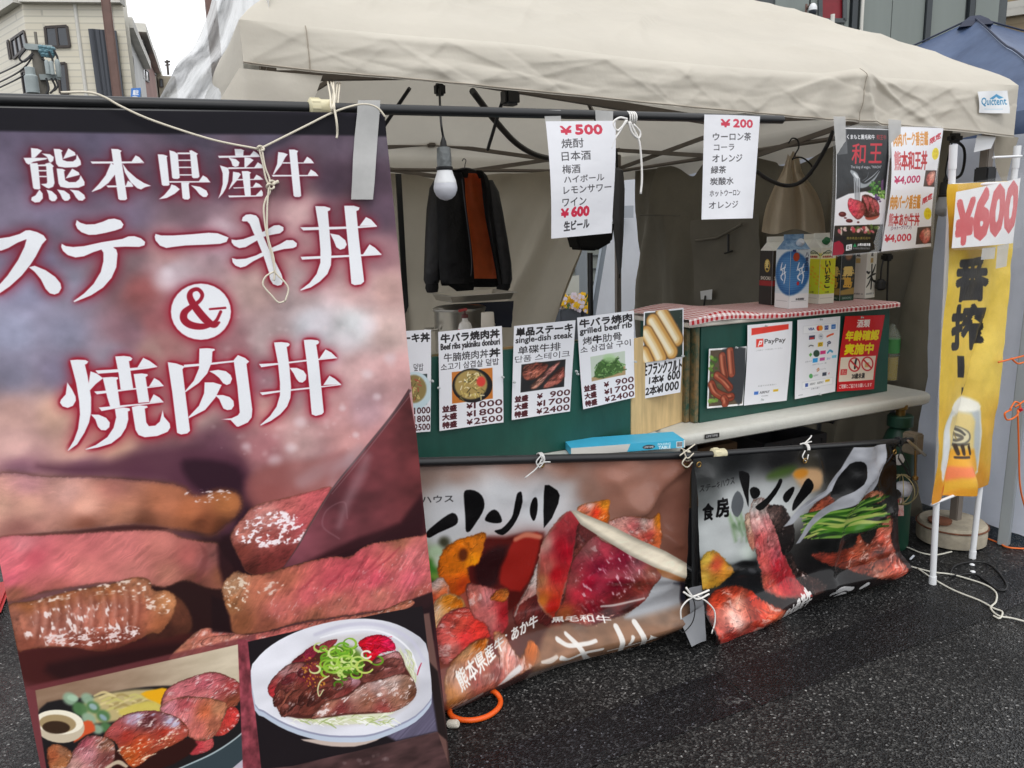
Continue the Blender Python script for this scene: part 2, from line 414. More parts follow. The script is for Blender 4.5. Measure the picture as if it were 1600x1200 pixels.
    def glint(s, pts, size, thr, col=(250, 238, 236), ang=0., asp=1.4, alpha=.9, edge=10, seed=1):
        """wet sparkle: irregular clustered highlights inside an outline, fading to its edge"""
        T = s.tex(rounded(pts, 2)); w = s.win(T.min(0), T.max(0))
        if w is None: return
        sl, X, Y = w; d = s.sdf(T, X, Y); c, q = math.cos(math.radians(ang)), math.sin(math.radians(ang)); u, v = X * c + Y * q, -X * q + Y * c; R = s.rad
        n = .62 * vnoise(u / R(size * asp), v / R(size), seed) + .38 * vnoise(u / R(size * .45 * asp), v / R(size * .45), seed + 3); m = fbm(X / R(size * 5), Y / R(size * 4), seed + 7, 2)
        t = thr - .25 * (m - .5); a = (sstep(t - .06, t + .22, n) * .6 + sstep(t + .08, t + .22, n) * .4) * sstep(0, R(edge), d) * alpha
        s.put(sl, a, rgb(col))
    def specks(s, poly, n, r, col, alpha=.9, seed=3, soft=.8):
        q = random.Random(seed); P = np.array(poly, float); lo, hi = P.min(0), P.max(0); k = 0; tries = 0
        while k < n and tries < n * 20:
            tries += 1; x, y = q.uniform(lo[0], hi[0]), q.uniform(lo[1], hi[1]); ins = False
            for i in range(len(P)):
                a, b = P[i], P[(i + 1) % len(P)]
                if (a[1] > y) != (b[1] > y) and x < (b[0] - a[0]) * (y - a[1]) / (b[1] - a[1]) + a[0]: ins = not ins
            if ins:
                rr = q.uniform(*r); s.line([(x, y, rr), (x + q.uniform(-.9, .9) * rr, y + q.uniform(-.5, .5) * rr, rr * .7)], col, max(soft, rr * .6), alpha * q.uniform(.4, 1), smooth=False); k += 1
    def grain(s, amp=.02, sc=2.):
        Y, X = np.mgrid[0:s.H, 0:s.W].astype(np.float32); s.img *= 1 + (fbm(X / sc, Y / sc, 4, 2) - .5)[..., None] * 2 * amp
    def paper(s, c=(236, 237, 240)): s.img[:] = rgb(c)
    def image(s, gain=1., gam=1.):
        if gain != 1 or gam != 1: s.img = np.clip(s.img, 0, 1) ** gam * gain
        im = bpy.data.images.new(s.name, s.W, s.H); px = np.ones((s.H, s.W, 4), np.float32); px[..., :3] = np.clip(s.img[::-1], 0, 1)
        im.pixels.foreach_set(px.ravel()); im.update(); im.pack(); return im
    def quad_mesh(s, corners, nu=8, nv=10, off=None, thick=.0008):
        """grid over the four surveyed corners (TL, TR, BR, BL), lifted off the plane by off(a, b) towards the viewer"""
        tl, tr, br, bl = s.plane(corners); n = s.N / np.linalg.norm(s.N)
        if (EYEP - s.O) @ n < 0: n = -n
        G = np.zeros((nv + 1, nu + 1, 3)); UV = np.zeros((nv + 1, nu + 1, 2))
        for i in range(nv + 1):
            for j in range(nu + 1):
                a, b = j / nu, i / nv; p = (tl * (1 - a) + tr * a) * (1 - b) + (bl * (1 - a) + br * a) * b
                G[i, j] = s.O + s.A * p[0] + s.B * p[1] + n * (off(a, b) if off else 0.); UV[i, j] = (p[0] / s.w, 1 - p[1] / s.h)
        return G, UV
def vplane(name, corners, v, W, pad=.0):
    """a print in a plane parallel to the stall front, bounding the surveyed corners"""
    P = np.array([on_v(x, y, v) for x, y in corners]); x0, x1 = P[:, 0].min() - pad, P[:, 0].max() + pad; z0, z1 = P[:, 2].min() - pad, P[:, 2].max() + pad
    return Print(name, (x0, v, z1), (1, 0, 0), (0, 0, -1), x1 - x0, z1 - z0, W)
def sheet_obj(name, pr, corners, material, parent=None, nu=8, nv=10, off=None, **tags):
    G, UV = pr.quad_mesh(corners, nu, nv, off); mb = MB(); mb.grid(G, UV)
    o = mb.build(name, material, parent, smooth=180, recalc=False, **tags)
    return o
# artwork of the tall banner
def art_tall(p):
    bgp = [(20,215,(105,95,115)),(150,215,(98,90,110)),(300,215,(92,84,100)),(420,215,(92,84,100)),(520,215,(105,90,105)),(585,215,(110,100,112)),
     (20,280,(115,105,125)),(130,280,(100,84,104)),(250,270,(98,82,98)),(350,280,(92,74,90)),(440,290,(125,90,98)),(520,280,(84,66,80)),(580,280,(90,72,86)),
     (20,330,(132,122,142)),(80,330,(130,120,142)),(200,335,(125,110,130)),(300,330,(122,98,108)),(400,330,(188,145,150)),(470,330,(208,172,172)),(540,330,(120,86,96)),(595,330,(100,80,95)),
     (60,400,(130,125,150)),(110,390,(120,108,125)),(200,400,(128,105,110)),(260,395,(188,148,148)),(340,370,(210,180,190)),(420,400,(200,150,150)),(500,410,(195,142,146)),(590,400,(168,125,132)),
     (40,450,(150,148,172)),(110,450,(150,148,166)),(170,430,(132,104,110)),(220,455,(165,100,100)),(275,425,(205,185,192)),(400,450,(196,165,160)),(470,450,(206,182,182)),(560,450,(202,168,166)),(605,450,(210,172,166)),
     (20,520,(155,156,178)),(100,520,(142,140,160)),(200,520,(148,112,122)),(245,500,(165,105,108)),(260,540,(165,118,116)),(360,540,(165,120,125)),(420,530,(196,172,172)),(490,510,(215,214,220)),(550,510,(228,228,230)),(612,520,(215,186,180)),
     (20,580,(146,142,162)),(90,580,(128,120,140)),(180,560,(160,150,165)),(240,550,(178,142,136)),(400,590,(165,120,130)),(440,600,(175,155,160)),(560,580,(215,176,175)),(620,580,(210,166,165)),
     (20,650,(196,158,150)),(90,645,(208,168,150)),(180,660,(190,142,126)),(300,640,(200,172,165)),(420,640,(205,162,155)),(520,640,(198,150,150)),(575,640,(186,150,156)),(625,640,(205,160,160)),
     (20,695,(206,166,160)),(120,700,(200,160,146)),(180,690,(196,155,136)),(250,712,(140,100,105)),(330,700,(112,72,86)),(410,700,(168,114,118)),(470,690,(198,160,158)),(540,690,(190,142,140)),(600,690,(196,142,142)),
     (30,735,(135,95,108)),(130,735,(128,88,102)),(220,745,(110,70,84)),(300,735,(88,50,66)),(360,745,(58,28,42)),(420,745,(150,100,100)),(480,740,(182,150,152)),(530,730,(170,125,128)),
     (300,775,(82,48,52)),(380,800,(40,18,28)),(420,770,(132,78,76)),(470,790,(155,95,92)),(20,770,(190,140,125)),(380,870,(38,18,24)),(300,960,(40,18,20)),(330,1010,(52,26,24)),(60,1050,(80,34,34)),(200,1040,(70,28,28)),(20,1080,(95,50,52)),(650,700,(120,62,66)),(660,850,(70,28,34)),(560,860,(50,22,28)),(660,1000,(60,30,34)),(380,1100,(120,66,70)),(300,1010,(60,28,26)),(680,1180,(70,50,48)),(40,1150,(92,56,60)),(420,1185,(88,58,58)),(600,1190,(72,52,52))]
    g = p.field(bgp,3.4)
    Y,X = np.mgrid[0:p.H,0:p.W].astype(np.float32); k = p.k
    g = g * (1 + (fbm(X / (60 * k),Y / (40 * k),3,3) - .5)[...,None] * .34 + (fbm(X / (16 * k),Y / (16 * k),8,3) - .5)[...,None] * .12)
    p.img[:] = np.clip(g,0,1); p.crop(0,0,1)
    q = random.Random(5)     # out of focus glints
    for x,y,r in [(280,372,11),(255,440,15),(262,425,9),(540,535,20),(575,510,14),(500,505,17),(345,360,14),(395,340,12),(536,638,5),(557,680,5),(470,660,9),(430,720,10),(520,560,12),(610,560,9),(590,620,6),(455,700,8),(385,698,7),(575,585,8)]:
        p.ell(x,y,r,r * .85,0,(240,228,234),r * .8,.45)
    for i in range(90):
        x,y = q.uniform(330,620),q.uniform(480,720); r = q.uniform(1.5,6); p.ell(x,y,r,r * .8,0,(240,222,222),r * .9,q.uniform(.05,.2))
    # dark top hem
    def hem(X,Y,d,T):
        t = np.clip((Y - T[:,1].min()) / max(1,(T[:,1].max() - T[:,1].min())),0,1)[...,None]
        return rgb((74,68,84)) * (1 - sstep(.40,.62,t)) + rgb((24,22,30)) * sstep(.40,.62,t)
    p.poly([(-220,140),(680,140),(680,214),(-220,202)],hem,3)
    # ---- slices of steak
    p.crop(0,700,3.334)
    p.poly([(200,90),(500,80),(760,10),(1000,0),(1250,60),(1270,330),(1150,440),(900,190),(700,150),(480,140),(300,130)],(92,52,68),40,.85,2)
    p.poly([(960,60),(1240,100),(1267,300),(1240,420),(1200,320),(1000,190)],(48,22,36),26,.9,2)
    p.meat([(-40,150),(250,148),(500,150),(800,170),(950,198),(1000,240),(1060,240),(1130,215),(1230,228),(1262,290),(1240,350),(1180,400),(1100,455),(1000,435),(870,420),(700,400),(450,425),(200,445),(-40,465)],
      [(0,300,(219,169,150)),(150,300,(217,164,146)),(150,180,(199,144,146)),(450,300,(226,169,150)),(350,230,(224,171,160)),(650,330,(192,131,106)),(600,190,(179,117,106)),(850,280,(197,124,92)),(1000,330,(190,115,78)),(1180,290,(176,110,67)),(1050,390,(125,70,46)),(450,400,(134,83,67)),(100,430,(168,112,104)),(750,390,(123,74,55)),(1150,420,(89,49,30))],
      (150,95,62),4,8,10,60,.07,60,.22,0,soft=16,jit=5,seed=2,edge=30,dark=.2,emb=.25)
    p.poly([(-20,470),(100,452),(300,440),(500,418),(700,400),(870,418),(760,430),(450,444),(200,456)],(60,26,26),10,.8,1)
    p.glint([(960,225),(1130,205),(1210,225),(1190,275),(1010,285)],13,.56,(238,224,226),0,1.6,.8,8,4)
    p.poly([(940,520),(1170,500),(1240,700),(1200,900),(1000,960),(800,980),(760,780)],(44,20,20),30,.95,2)
    p.meat([(-30,480),(200,452),(450,437),(700,425),(860,428),(950,465),(1050,482),(1140,498),(1168,560),(1215,620),(1200,690),(1150,735),(1060,722),(960,690),(850,725),(700,695),(500,705),(250,745),(50,800),(-30,720)],
      [(20,560,(226,120,130)),(60,680,(222,110,124)),(120,500,(214,130,136)),(180,570,(212,100,112)),(300,620,(222,124,126)),(450,500,(205,116,116)),(450,640,(214,128,122)),(650,520,(214,128,124)),(700,640,(196,122,114)),(850,500,(206,128,118)),(880,650,(184,120,104)),(980,560,(196,110,104)),(1060,600,(148,88,86)),(1120,560,(130,80,76)),(1160,660,(150,92,68)),(80,760,(150,92,74)),(300,730,(176,100,92)),(1020,690,(120,70,58))],
      (150,95,72),7,-32,8,90,.14,46,.14,0,soft=7,jit=4,seed=6,edge=22,dark=.25,emb=.5)
    p.poly([(1040,500),(1060,560),(1030,640),(1010,690),(1040,700),(1075,620),(1085,540)],(120,64,62),10,.5,1)
    p.meat([(800,760),(870,740),(950,790),(1000,880),(990,960),(900,1000),(780,1010),(760,900)],[(880,800,(110,64,44)),(950,880,(92,52,38)),(850,960,(70,36,28))],(90,52,40),8,60,6,30,.1,40,.3,0,soft=6,seed=4)
    p.meat([(40,820),(180,792),(400,735),(600,700),(690,672),(770,680),(800,738),(872,740),(917,782),(905,860),(840,955),(780,965),(700,1005),(540,1055),(350,1035),(150,1045),(100,1060),(70,950)],
      [(80,880,(176,112,92)),(200,900,(184,118,100)),(420,880,(196,126,110)),(600,850,(186,112,92)),(720,850,(176,102,80)),(720,720,(186,124,92)),(560,720,(168,104,66)),(300,770,(164,100,62)),(150,810,(170,104,66)),(860,800,(190,130,88)),(850,920,(158,94,62)),(650,980,(126,62,50)),(400,1010,(140,72,58)),(540,1030,(112,54,44)),(150,1010,(150,84,66)),(300,970,(186,116,102))],
      (172,108,66),6,84,16,110,.22,34,.34,.0,soft=4,jit=4,seed=9,edge=26,dark=.5,emb=.9)
    for cx in (180,230,290,345,400,470,535,590,650,700):
        p.line([(cx + 20,772 - (cx - 300) * .13,4),(cx + 30,880 - (cx - 300) * .12,8),(cx + 14,1000 - (cx - 300) * .1,5)],(126,70,58),13,.5); p.line([(cx + 2,790 - (cx - 300) * .13,4),(cx + 10,880 - (cx - 300) * .12,7),(cx - 4,970 - (cx - 300) * .1,4)],(214,158,144),12,.4)
    p.glint([(120,870),(250,830),(480,790),(640,800),(720,900),(700,990),(560,1020),(380,1030),(150,1020)],15,.57,(250,234,230),84,2.2,.9,16,9); p.glint([(80,820),(300,750),(600,690),(770,680),(800,740),(890,760),(880,860),(790,850),(600,760),(300,800)],16,.58,(246,226,212),10,1.5,.85,8,12); p.glint([(240,980),(420,930),(700,920),(720,980),(500,1030),(280,1030)],12,.52,(248,232,230),0,1.6,.85,8,15)
    p.poly([(95,1060),(350,1035),(540,1055),(700,1005),(850,990),(1000,960),(900,1080),(600,1140),(400,1200),(130,1210)],(70,28,26),14,.75,1)
    p.poly([(250,1120),(600,1060),(950,1010),(880,1090),(420,1200),(280,1190)],(40,16,18),24,.8,1)
    p.meat([(880,1095),(960,1010),(1050,940),(1150,945),(1280,985),(1290,1040),(1000,1080)],[(950,1060,(190,120,96)),(1060,1000,(210,128,108)),(1180,1000,(200,110,100)),(1240,1020,(206,110,108))],(206,150,120),9,-40,6,50,.2,26,.3,.5,.6,soft=3,seed=12)
    # ---- right half: the knife and two more slices
    p.crop(340,620,3.158)
    p.poly([(300,330),(520,300),(640,280),(560,450),(300,520),(180,560),(140,420)],(158,92,88),34,.6,2)
    p.poly([(0,740),(60,680),(120,800),(250,880),(120,880),(30,930)],(40,16,22),18,.9,1)
    p.meat([(62,680),(120,600),(190,535),(350,495),(470,465),(565,448),(480,590),(412,700),(385,775),(330,840),(250,880),(150,870),(108,800),(75,735)],
      [(350,540,(200,108,104)),(480,500,(205,100,104)),(250,590,(204,138,130)),(420,620,(190,90,94)),(130,670,(190,120,108)),(250,720,(170,84,78)),(120,760,(128,62,52)),(250,810,(112,48,44)),(330,780,(120,52,50)),(170,850,(90,40,34))],
      (168,100,74),6,-25,5,30,.1,22,.2,0,soft=4,jit=3,seed=14,edge=18)
    p.glint([(76,680),(130,610),(200,545),(330,560),(450,610),(425,690),(400,722),(300,738),(210,750),(110,725)],15,.47,(252,242,246),-10,1.3,.95,14,5)
    def blade(X,Y,d,T):
        lo,hi = T.min(0),T.max(0); t = ((X - lo[0]) / (hi[0] - lo[0]))[...,None]; b = rgb((118,66,76)) * (1 - t) + rgb((104,50,52)) * t
        return b * (1 + (fbm(X / p.rad(160),Y / p.rad(110),3,3) - .5)[...,None] * .7)
    p.poly([(945,-40),(1000,300),(1010,560),(900,640),(740,720),(560,790),(420,815),(325,845),(400,735),(560,470),(720,275),(850,120)],blade,3)
    p.poly([(1010,480),(1010,700),(870,712),(740,735),(640,775),(560,795),(430,820),(700,690),(900,620)],(48,18,24),22,.9,1)
    p.line([(950,-30,8),(850,112,7),(720,270,6),(560,466,5),(400,728,3),(330,835,2)],(84,66,70),4,.85)
    p.line([(955,-10,3),(730,280,3),(565,480,2)],(150,120,124),3,.5)
    for pts in ([(560,420,18),(590,360,26),(640,320,30),(700,260,26)],[(600,640,12),(640,520,22),(700,400,30),(740,300,22)],[(420,420,34),(520,360,40),(640,310,36)]): p.line(pts,(186,164,170),30,.32)
    p.line([(640,600,3),(625,520,3),(540,560,3),(520,640,3),(600,700,3)],(170,130,138),6,.35)
    p.meat([(20,940),(60,880),(100,858),(170,880),(280,858),(420,818),(560,788),(650,788),(740,728),(870,705),(1000,685),(1060,690),(1060,1010),(960,1042),(800,1056),(600,1084),(400,1115),(200,1165),(70,1160),(40,1050)],
      [(80,930,(186,140,106)),(60,1030,(158,104,68)),(120,1110,(140,84,56)),(200,950,(196,118,92)),(330,900,(180,104,82)),(300,1050,(206,114,106)),(450,980,(214,104,108)),(560,900,(204,88,98)),(640,860,(198,84,94)),(700,830,(206,92,100)),(780,900,(220,92,108)),(850,800,(206,108,104)),(950,780,(216,120,122)),(950,900,(216,104,116)),(800,980,(196,116,104)),(600,1030,(190,112,98)),(1000,980,(160,86,76)),(480,1080,(160,96,76)),(900,720,(170,104,84)),(250,1130,(140,80,62))],
      (150,92,64),9,-52,7,80,.2,26,.2,.0,soft=3,jit=5,seed=17,edge=20,dark=.35,emb=.7)
    for a,b in [((640,830),(520,950)),((740,790),(600,960)),((820,760),(690,900)),((900,740),(760,860)),((480,880),(400,960))]: p.line([(a[0],a[1],3),((a[0] + b[0]) / 2 + 8,(a[1] + b[1]) / 2,6),(b[0],b[1],2)],(160,56,70),8,.55)
    p.glint([(24,930),(70,870),(150,880),(160,960),(130,1050),(56,1050)],13,.56,(246,232,214),30,1.2,.75,10,2)
    p.glint([(190,945),(270,905),(330,920),(300,970),(220,985)],16,.54,(246,232,220),-20,1.8,.7,8,6)
    p.glint([(260,1000),(400,940),(1030,740),(1035,980),(800,1050),(500,1090),(260,1120)],8,.70,(248,214,210),-52,2.6,.4,10,12)
    p.poly([(20,1000),(60,1080),(70,1165),(-30,1160),(-30,980)],(34,14,18),10,.95)
    p.poly([(980,990),(1060,960),(1070,1200),(960,1210),(850,1050)],(38,22,26),8,.9)
    p.meat([(-60,1190),(60,1170),(200,1168),(420,1118),(620,1086),(800,1058),(940,1000),(962,1030),(800,1090),(500,1130),(200,1215),(-60,1230)],[(0,1180,(206,130,112)),(300,1150,(196,104,98)),(500,1110,(176,100,88)),(880,1030,(180,110,86))],(150,80,66),5,-10,5,30,.2,16,.3,.5,.6,soft=2,seed=19)
    # ---- small photograph, lower left: sizzling plate
    p.crop(40,1000,4.444)
    p.poly([(0,320),(1600,-40),(1640,1000),(120,1000)],(122,62,66),12,.75)
    p.poly([(70,342),(1484,28),(1590,900),(160,960)],lambda X,Y,d,T: np.clip(rgb((150,122,100)) + (rgb((214,200,176)) - rgb((150,122,100))) * sstep(p.tex([(250,0)])[0,0],p.tex([(1450,0)])[0,0],X)[...,None] + (fbm(X / p.rad(140),Y / p.rad(50),3,3) - .5)[...,None] * .12,0,1),1.5)
    p.poly([(100,470),(420,390),(760,330),(1020,315),(1360,330),(1540,420),(1560,600),(1400,760),(1150,880),(160,900)],(34,30,32),10,1,2)
    p.poly([(1060,900),(1300,790),(1480,680),(1570,570),(1590,640),(1560,800),(1420,900)],(60,72,78),6,1,1)
    p.line([(1060,892,5),(1300,788,6),(1480,670,6),(1556,580,4)],(190,205,208),4,.9)
    p.poly([(1440,890),(1560,790),(1590,900)],(192,184,196),3)
    p.poly([(390,450),(500,380),(760,340),(960,360),(940,500),(600,560),(430,560)],(196,178,128),16,1,1)
    for i in range(26): x = 480 + (i * 53) % 460; y = 380 + (i * 37) % 130; p.line([(x,y,7),(x + 60,y - 24,9),(x + 110,y - 10,6)],[(226,208,150),(206,196,120),(170,150,96)][i % 3],6,.8)
    p.poly([(800,370),(900,340),(980,335),(960,440),(900,430)],(238,176,30),9,1,1); p.poly([(650,480),(850,420),(930,450),(920,500),(700,530)],(214,196,96),12,.9,1)
    for cx,cy,r in [(310,400,52),(430,400,46),(380,470,56),(470,460,50),(440,540,52),(540,520,50),(560,600,44),(500,610,40)]: p.ell(cx,cy,r,r * .8,30,[(120,160,120),(150,176,150),(86,126,80)][int(r) % 3],14,.95)
    p.ell(330,395,40,22,10,(176,206,178),9,.8); p.ell(470,455,30,20,30,(170,190,200),9,.8); p.ell(540,530,30,16,40,(160,180,200),9,.8)
    p.poly([(340,640),(400,560),(460,555),(485,620),(420,650),(340,700)],(214,92,52),9,1,1)
    p.ell(240,590,172,112,6,(206,192,168),4); p.ell(235,560,168,84,4,(244,236,216),4); p.ell(225,570,128,62,4,(170,148,110),5); p.ell(215,596,96,44,2,(62,44,30),6)
    p.poly([(-20,330),(66,342),(160,960),(-20,960)],(120,62,66),4); 
    M = p.meat; kw = dict(soft=2,jit=5,fold=.5)
    M([(940,440),(980,340),(1080,280),(1200,240),(1300,220),(1400,250),(1500,320),(1480,440),(1400,480),(1200,480),(980,520)],[(1050,350,(206,120,126)),(1000,440,(196,120,116)),(1250,300,(204,104,116)),(1250,380,(190,110,110)),(1430,330,(150,60,60)),(1440,430,(140,74,52)),(1320,260,(190,100,106))],(140,80,56),8,-25,9,60,.25,30,.3,.6,.63,seed=31,**kw)
    M([(1310,640),(1400,480),(1470,480),(1485,560),(1400,650),(1330,670)],[(1420,540,(206,64,60)),(1360,620,(190,70,60))],(170,60,50),6,60,6,30,.2,22,.3,.7,.6,seed=32,**kw)
    M([(1130,720),(1290,680),(1290,760),(1150,800)],[(1200,730,(190,64,72)),(1270,720,(200,90,90))],(120,50,44),5,10,6,30,.2,22,.2,.3,seed=33,**kw)
    M([(930,470),(1050,400),(1200,395),(1390,440),(1370,560),(1300,680),(1180,700),(1120,660),(1000,560)],[(1000,470,(216,140,150)),(1100,450,(190,90,96)),(1100,540,(214,130,130)),(1250,500,(196,104,70)),(1330,480,(190,130,96)),(1200,620,(210,116,106)),(1300,600,(176,104,80))],(150,100,70),12,-60,9,60,.25,30,.25,.35,.66,seed=34,**kw)
    p.poly([(600,760),(1160,680),(1130,800),(900,900),(640,900)],(52,22,18),10,1,1)
    M([(540,660),(620,560),(700,510),(800,490),(920,490),(1060,540),(1120,600),(1130,660),(1040,720),(900,780),(760,880),(680,820),(620,700)],[(640,620,(180,86,84)),(750,540,(190,150,168)),(700,660,(150,50,40)),(850,560,(96,40,44)),(1000,560,(150,120,140)),(960,640,(170,56,40)),(800,720,(186,72,34)),(720,800,(196,90,36)),(1060,650,(180,80,66)),(1000,700,(180,86,60))],(150,74,40),8,-18,12,70,.2,40,.3,.75,.6,seed=35,**kw)
    p.glint([(640,740),(1060,640),(1020,720),(760,870),(680,810)],14,.56,(252,226,196),-18,1.8,.85,8,7); p.glint([(660,560),(760,505),(900,500),(1080,560),(1000,620),(780,600)],26,.48,(204,204,228),-18,2,.8,12,9)
    M([(270,900),(330,760),(420,660),(520,655),(610,700),(620,800),(560,900)],[(400,700,(170,84,96)),(440,780,(206,140,146)),(330,860,(196,150,140)),(560,720,(150,100,80)),(560,820,(130,70,66))],(130,80,60),8,-40,9,60,.25,28,.3,.5,.62,seed=36,**kw)
    M([(150,760),(200,710),(280,730),(330,790),(270,880),(180,900)],[(200,790,(180,96,60)),(260,760,(160,110,80)),(250,840,(170,110,70))],(110,60,40),8,50,8,40,.25,26,.35,.5,.62,seed=37,**kw)
    p.line([(560,880,10),(640,840,14),(700,870,10)],(214,196,170),6,.9)
    # ---- small photograph, lower right: beef bowl
    p.crop(380,940,4.615)
    p.poly([(-40,270),(60,280),(150,1240),(0,1240)],lambda X,Y,d,T: rgb((140,66,76)) * (1 + (fbm(X / p.rad(40),Y / p.rad(60),3,3) - .5)[...,None] * .9),3)
    p.poly([(1285,90),(1340,80),(1440,760),(1480,1240),(1400,1240)],(112,82,76),8); p.poly([(1330,420),(1400,500),(1470,1000),(1390,930)],(40,30,30),10)
    p.poly([(130,1200),(360,1194),(1395,928),(1500,1240),(130,1260)],lambda X,Y,d,T: rgb((78,56,56)) * (1 + (fbm(X / p.rad(160),Y / p.rad(60),6,3) - .5)[...,None] * .8),4)
    p.specks([(700,1160),(1080,1080),(1000,1170),(740,1190)],8,(8,20),(150,130,130),.4,3,8)
    p.poly([(33,290),(600,165),(1290,30),(1300,90),(1395,928),(360,1196),(133,1215)],(34,27,31),2)
    def wood(X,Y,d,T): return rgb((104,98,120)) * (1 + (fbm((X * .8 - Y * .6) / p.rad(200),(X * .6 + Y * .8) / p.rad(12),3,2) - .5)[...,None] * .3)
    p.poly([(1020,960),(1120,900),(1320,740),(1356,650),(1395,926),(1100,1000)],wood,14)
    bowl = [(55,500),(90,425),(160,350),(260,280),(380,222),(500,180),(640,145),(760,128),(880,124),(1000,136),(1110,165),(1220,220),(1315,300),(1340,450),(1356,650),(1335,715),(1240,815),(1120,880),(1000,930),(880,960),(700,972),(560,960),(400,920),(260,860),(150,790),(85,740)]
    p.poly([(420,1000),(620,1000),(900,985),(1100,900),(1060,930),(960,1000),(800,1045),(640,1050),(500,1025)],(204,186,176),6,1,1)
    p.poly([(x,y + 36 + (y > 700) * 12) for x,y in bowl],(196,206,222),3,1,1); p.poly([(x,y + 14) for x,y in bowl],(158,160,182),3,1,1)
    def rimc(X,Y,d,T): return np.clip(rgb((232,232,240)) + (fbm(X / p.rad(260),Y / p.rad(120),3,2) - .5)[...,None] * .12 - .1 * sstep(p.tex([(800,0)])[0,0],p.tex([(1350,0)])[0,0],X)[...,None],0,1)
    p.poly(bowl,rimc,2.5,1,1)
    p.line([(520,240,14),(700,180,16),(900,160,16),(1080,200,16),(1220,290,14),(1300,420,12)],(206,204,220),12,.8)
    p.line([(560,262,6),(740,215,8),(920,205,8),(1080,250,8),(1200,350,7),(1250,480,6)],(248,248,252),6,.9)
    p.poly([(200,620),(300,480),(430,360),(560,280),(800,235),(980,240),(1130,330),(1240,480),(1260,640),(1180,760),(1000,860),(760,900),(480,890),(280,830)],(212,206,206),24,.8,1)
    p.poly([(330,790),(480,800),(760,810),(1000,770),(1130,330),(1200,480),(1230,620),(1080,800),(880,880),(620,900),(420,860)],(222,222,196),8,1)
    q = random.Random(4)
    for i in range(90):
        x,y = q.uniform(330,1060),860 + q.uniform(-36,34); a = q.uniform(-.7,.5); l = q.uniform(40,110)
        p.line([(x,y,3),(x + l / 2,y + a * l / 2 - 8,5),(x + l,y + a * l,2)],[(244,246,226),(206,214,160),(170,186,120),(250,250,244)][i % 4],2,.85)
    for i in range(50):
        x,y = q.uniform(1110,1220),q.uniform(340,560); p.line([(x,y,3),(x + 20,y + 30,5),(x + 10,y + 70,2)],[(236,236,220),(206,212,160),(190,196,150)][i % 3],2,.8)
    p.poly([(180,620),(300,480),(430,400),(560,320),(700,330),(850,400),(960,400),(1120,370),(1170,470),(1220,560),(1240,650),(1180,740),(1000,800),(760,820),(520,850),(300,830),(230,720)],(84,42,36),8,1,1)
    M([(350,440),(420,380),(500,320),(545,320),(540,370),(480,430),(400,440)],[(460,380,(150,40,66)),(400,420,(120,40,44))],(110,30,44),6,-40,6,40,.2,20,.25,.2,seed=40,**kw)
    M([(540,330),(600,290),(680,275),(640,330),(560,380)],[(610,310,(160,60,70))],(120,40,44),6,-40,6,40,.2,20,.25,.2,seed=41,**kw)
    M([(180,620),(230,540),(320,460),(420,440),(470,480),(420,600),(300,700),(200,690)],[(300,510,(176,130,130)),(260,580,(140,62,60)),(220,650,(176,50,56)),(380,480,(150,96,90)),(360,600,(110,46,44))],(120,60,56),8,-35,8,60,.25,26,.3,.4,.64,seed=42,**kw)
    M([(240,720),(300,600),(380,540),(480,440),(600,440),(700,540),(560,660),(460,780),(300,840),(260,800)],[(300,700,(140,80,64)),(400,640,(112,56,46)),(480,540,(120,40,52)),(560,560,(104,50,40)),(400,780,(126,66,58)),(280,800,(150,86,74))],(104,54,48),9,-48,10,70,.25,32,.35,.25,.66,seed=43,**kw)
    M([(400,800),(460,680),(560,600),(700,560),(830,540),(850,590),(760,670),(640,720),(540,800),(440,830)],[(500,740,(110,56,46)),(600,660,(116,58,46)),(700,620,(130,66,60)),(790,570,(170,130,140)),(760,640,(120,50,46))],(92,46,38),8,-38,10,60,.22,30,.35,.3,.66,seed=44,**kw)
    M([(840,560),(900,480),(960,420),(1060,370),(1120,360),(1160,450),(1150,510),(1000,560),(900,590)],[(1000,440,(150,86,84)),(960,520,(110,58,48)),(1100,460,(120,64,58)),(1080,390,(196,140,140))],(100,54,46),9,-20,9,50,.25,26,.35,.3,.66,seed=45,**kw)
    for i,(x,y,w,h,a,c,c2) in enumerate([(300,620,90,46,-40,(150,80,70),(96,44,40)),(260,700,70,40,-60,(140,74,62),(90,42,36)),(360,720,100,44,-50,(132,70,58),(80,38,32)),(450,690,90,36,-52,(120,60,48),(76,36,30)),(540,690,100,40,-40,(128,64,52),(80,38,32)),(640,650,90,34,-30,(140,74,64),(86,40,34)),(720,600,80,36,-24,(170,110,110),(104,50,44)),(340,560,80,34,-35,(150,66,66),(104,40,44)),(450,500,70,36,-40,(136,50,60),(96,34,40)),(960,480,90,36,-20,(134,72,62),(84,42,36)),(1060,440,70,34,-16,(150,90,82),(100,52,46)),(300,780,50,30,-60,(160,92,80),(104,52,44))]):
        ca,sa = math.cos(math.radians(a)),math.sin(math.radians(a)); M([(x + w * math.cos(t) * ca * q.uniform(.8,1.1) - h * math.sin(t) * sa,y + w * math.cos(t) * sa * q.uniform(.8,1.1) + h * math.sin(t) * ca) for t in np.linspace(0,6.28,11)[:-1]],[(x - w * .4 * ca,y - w * .4 * sa,c2),(x + w * .3 * ca,y + w * .3 * sa - 8,c),(x,y + h * .7,c2)],(92,46,40),5,a,8,50,.22,24,.35,.45,.62,seed=120 + i,**kw)
    for i in range(70): x,y = q.uniform(430,600),q.uniform(400,620); p.ell(x,y,q.uniform(4,12),q.uniform(3,8),q.uniform(0,90),[(190,120,40),(150,84,30),(214,150,60)][i % 3],2,.8)
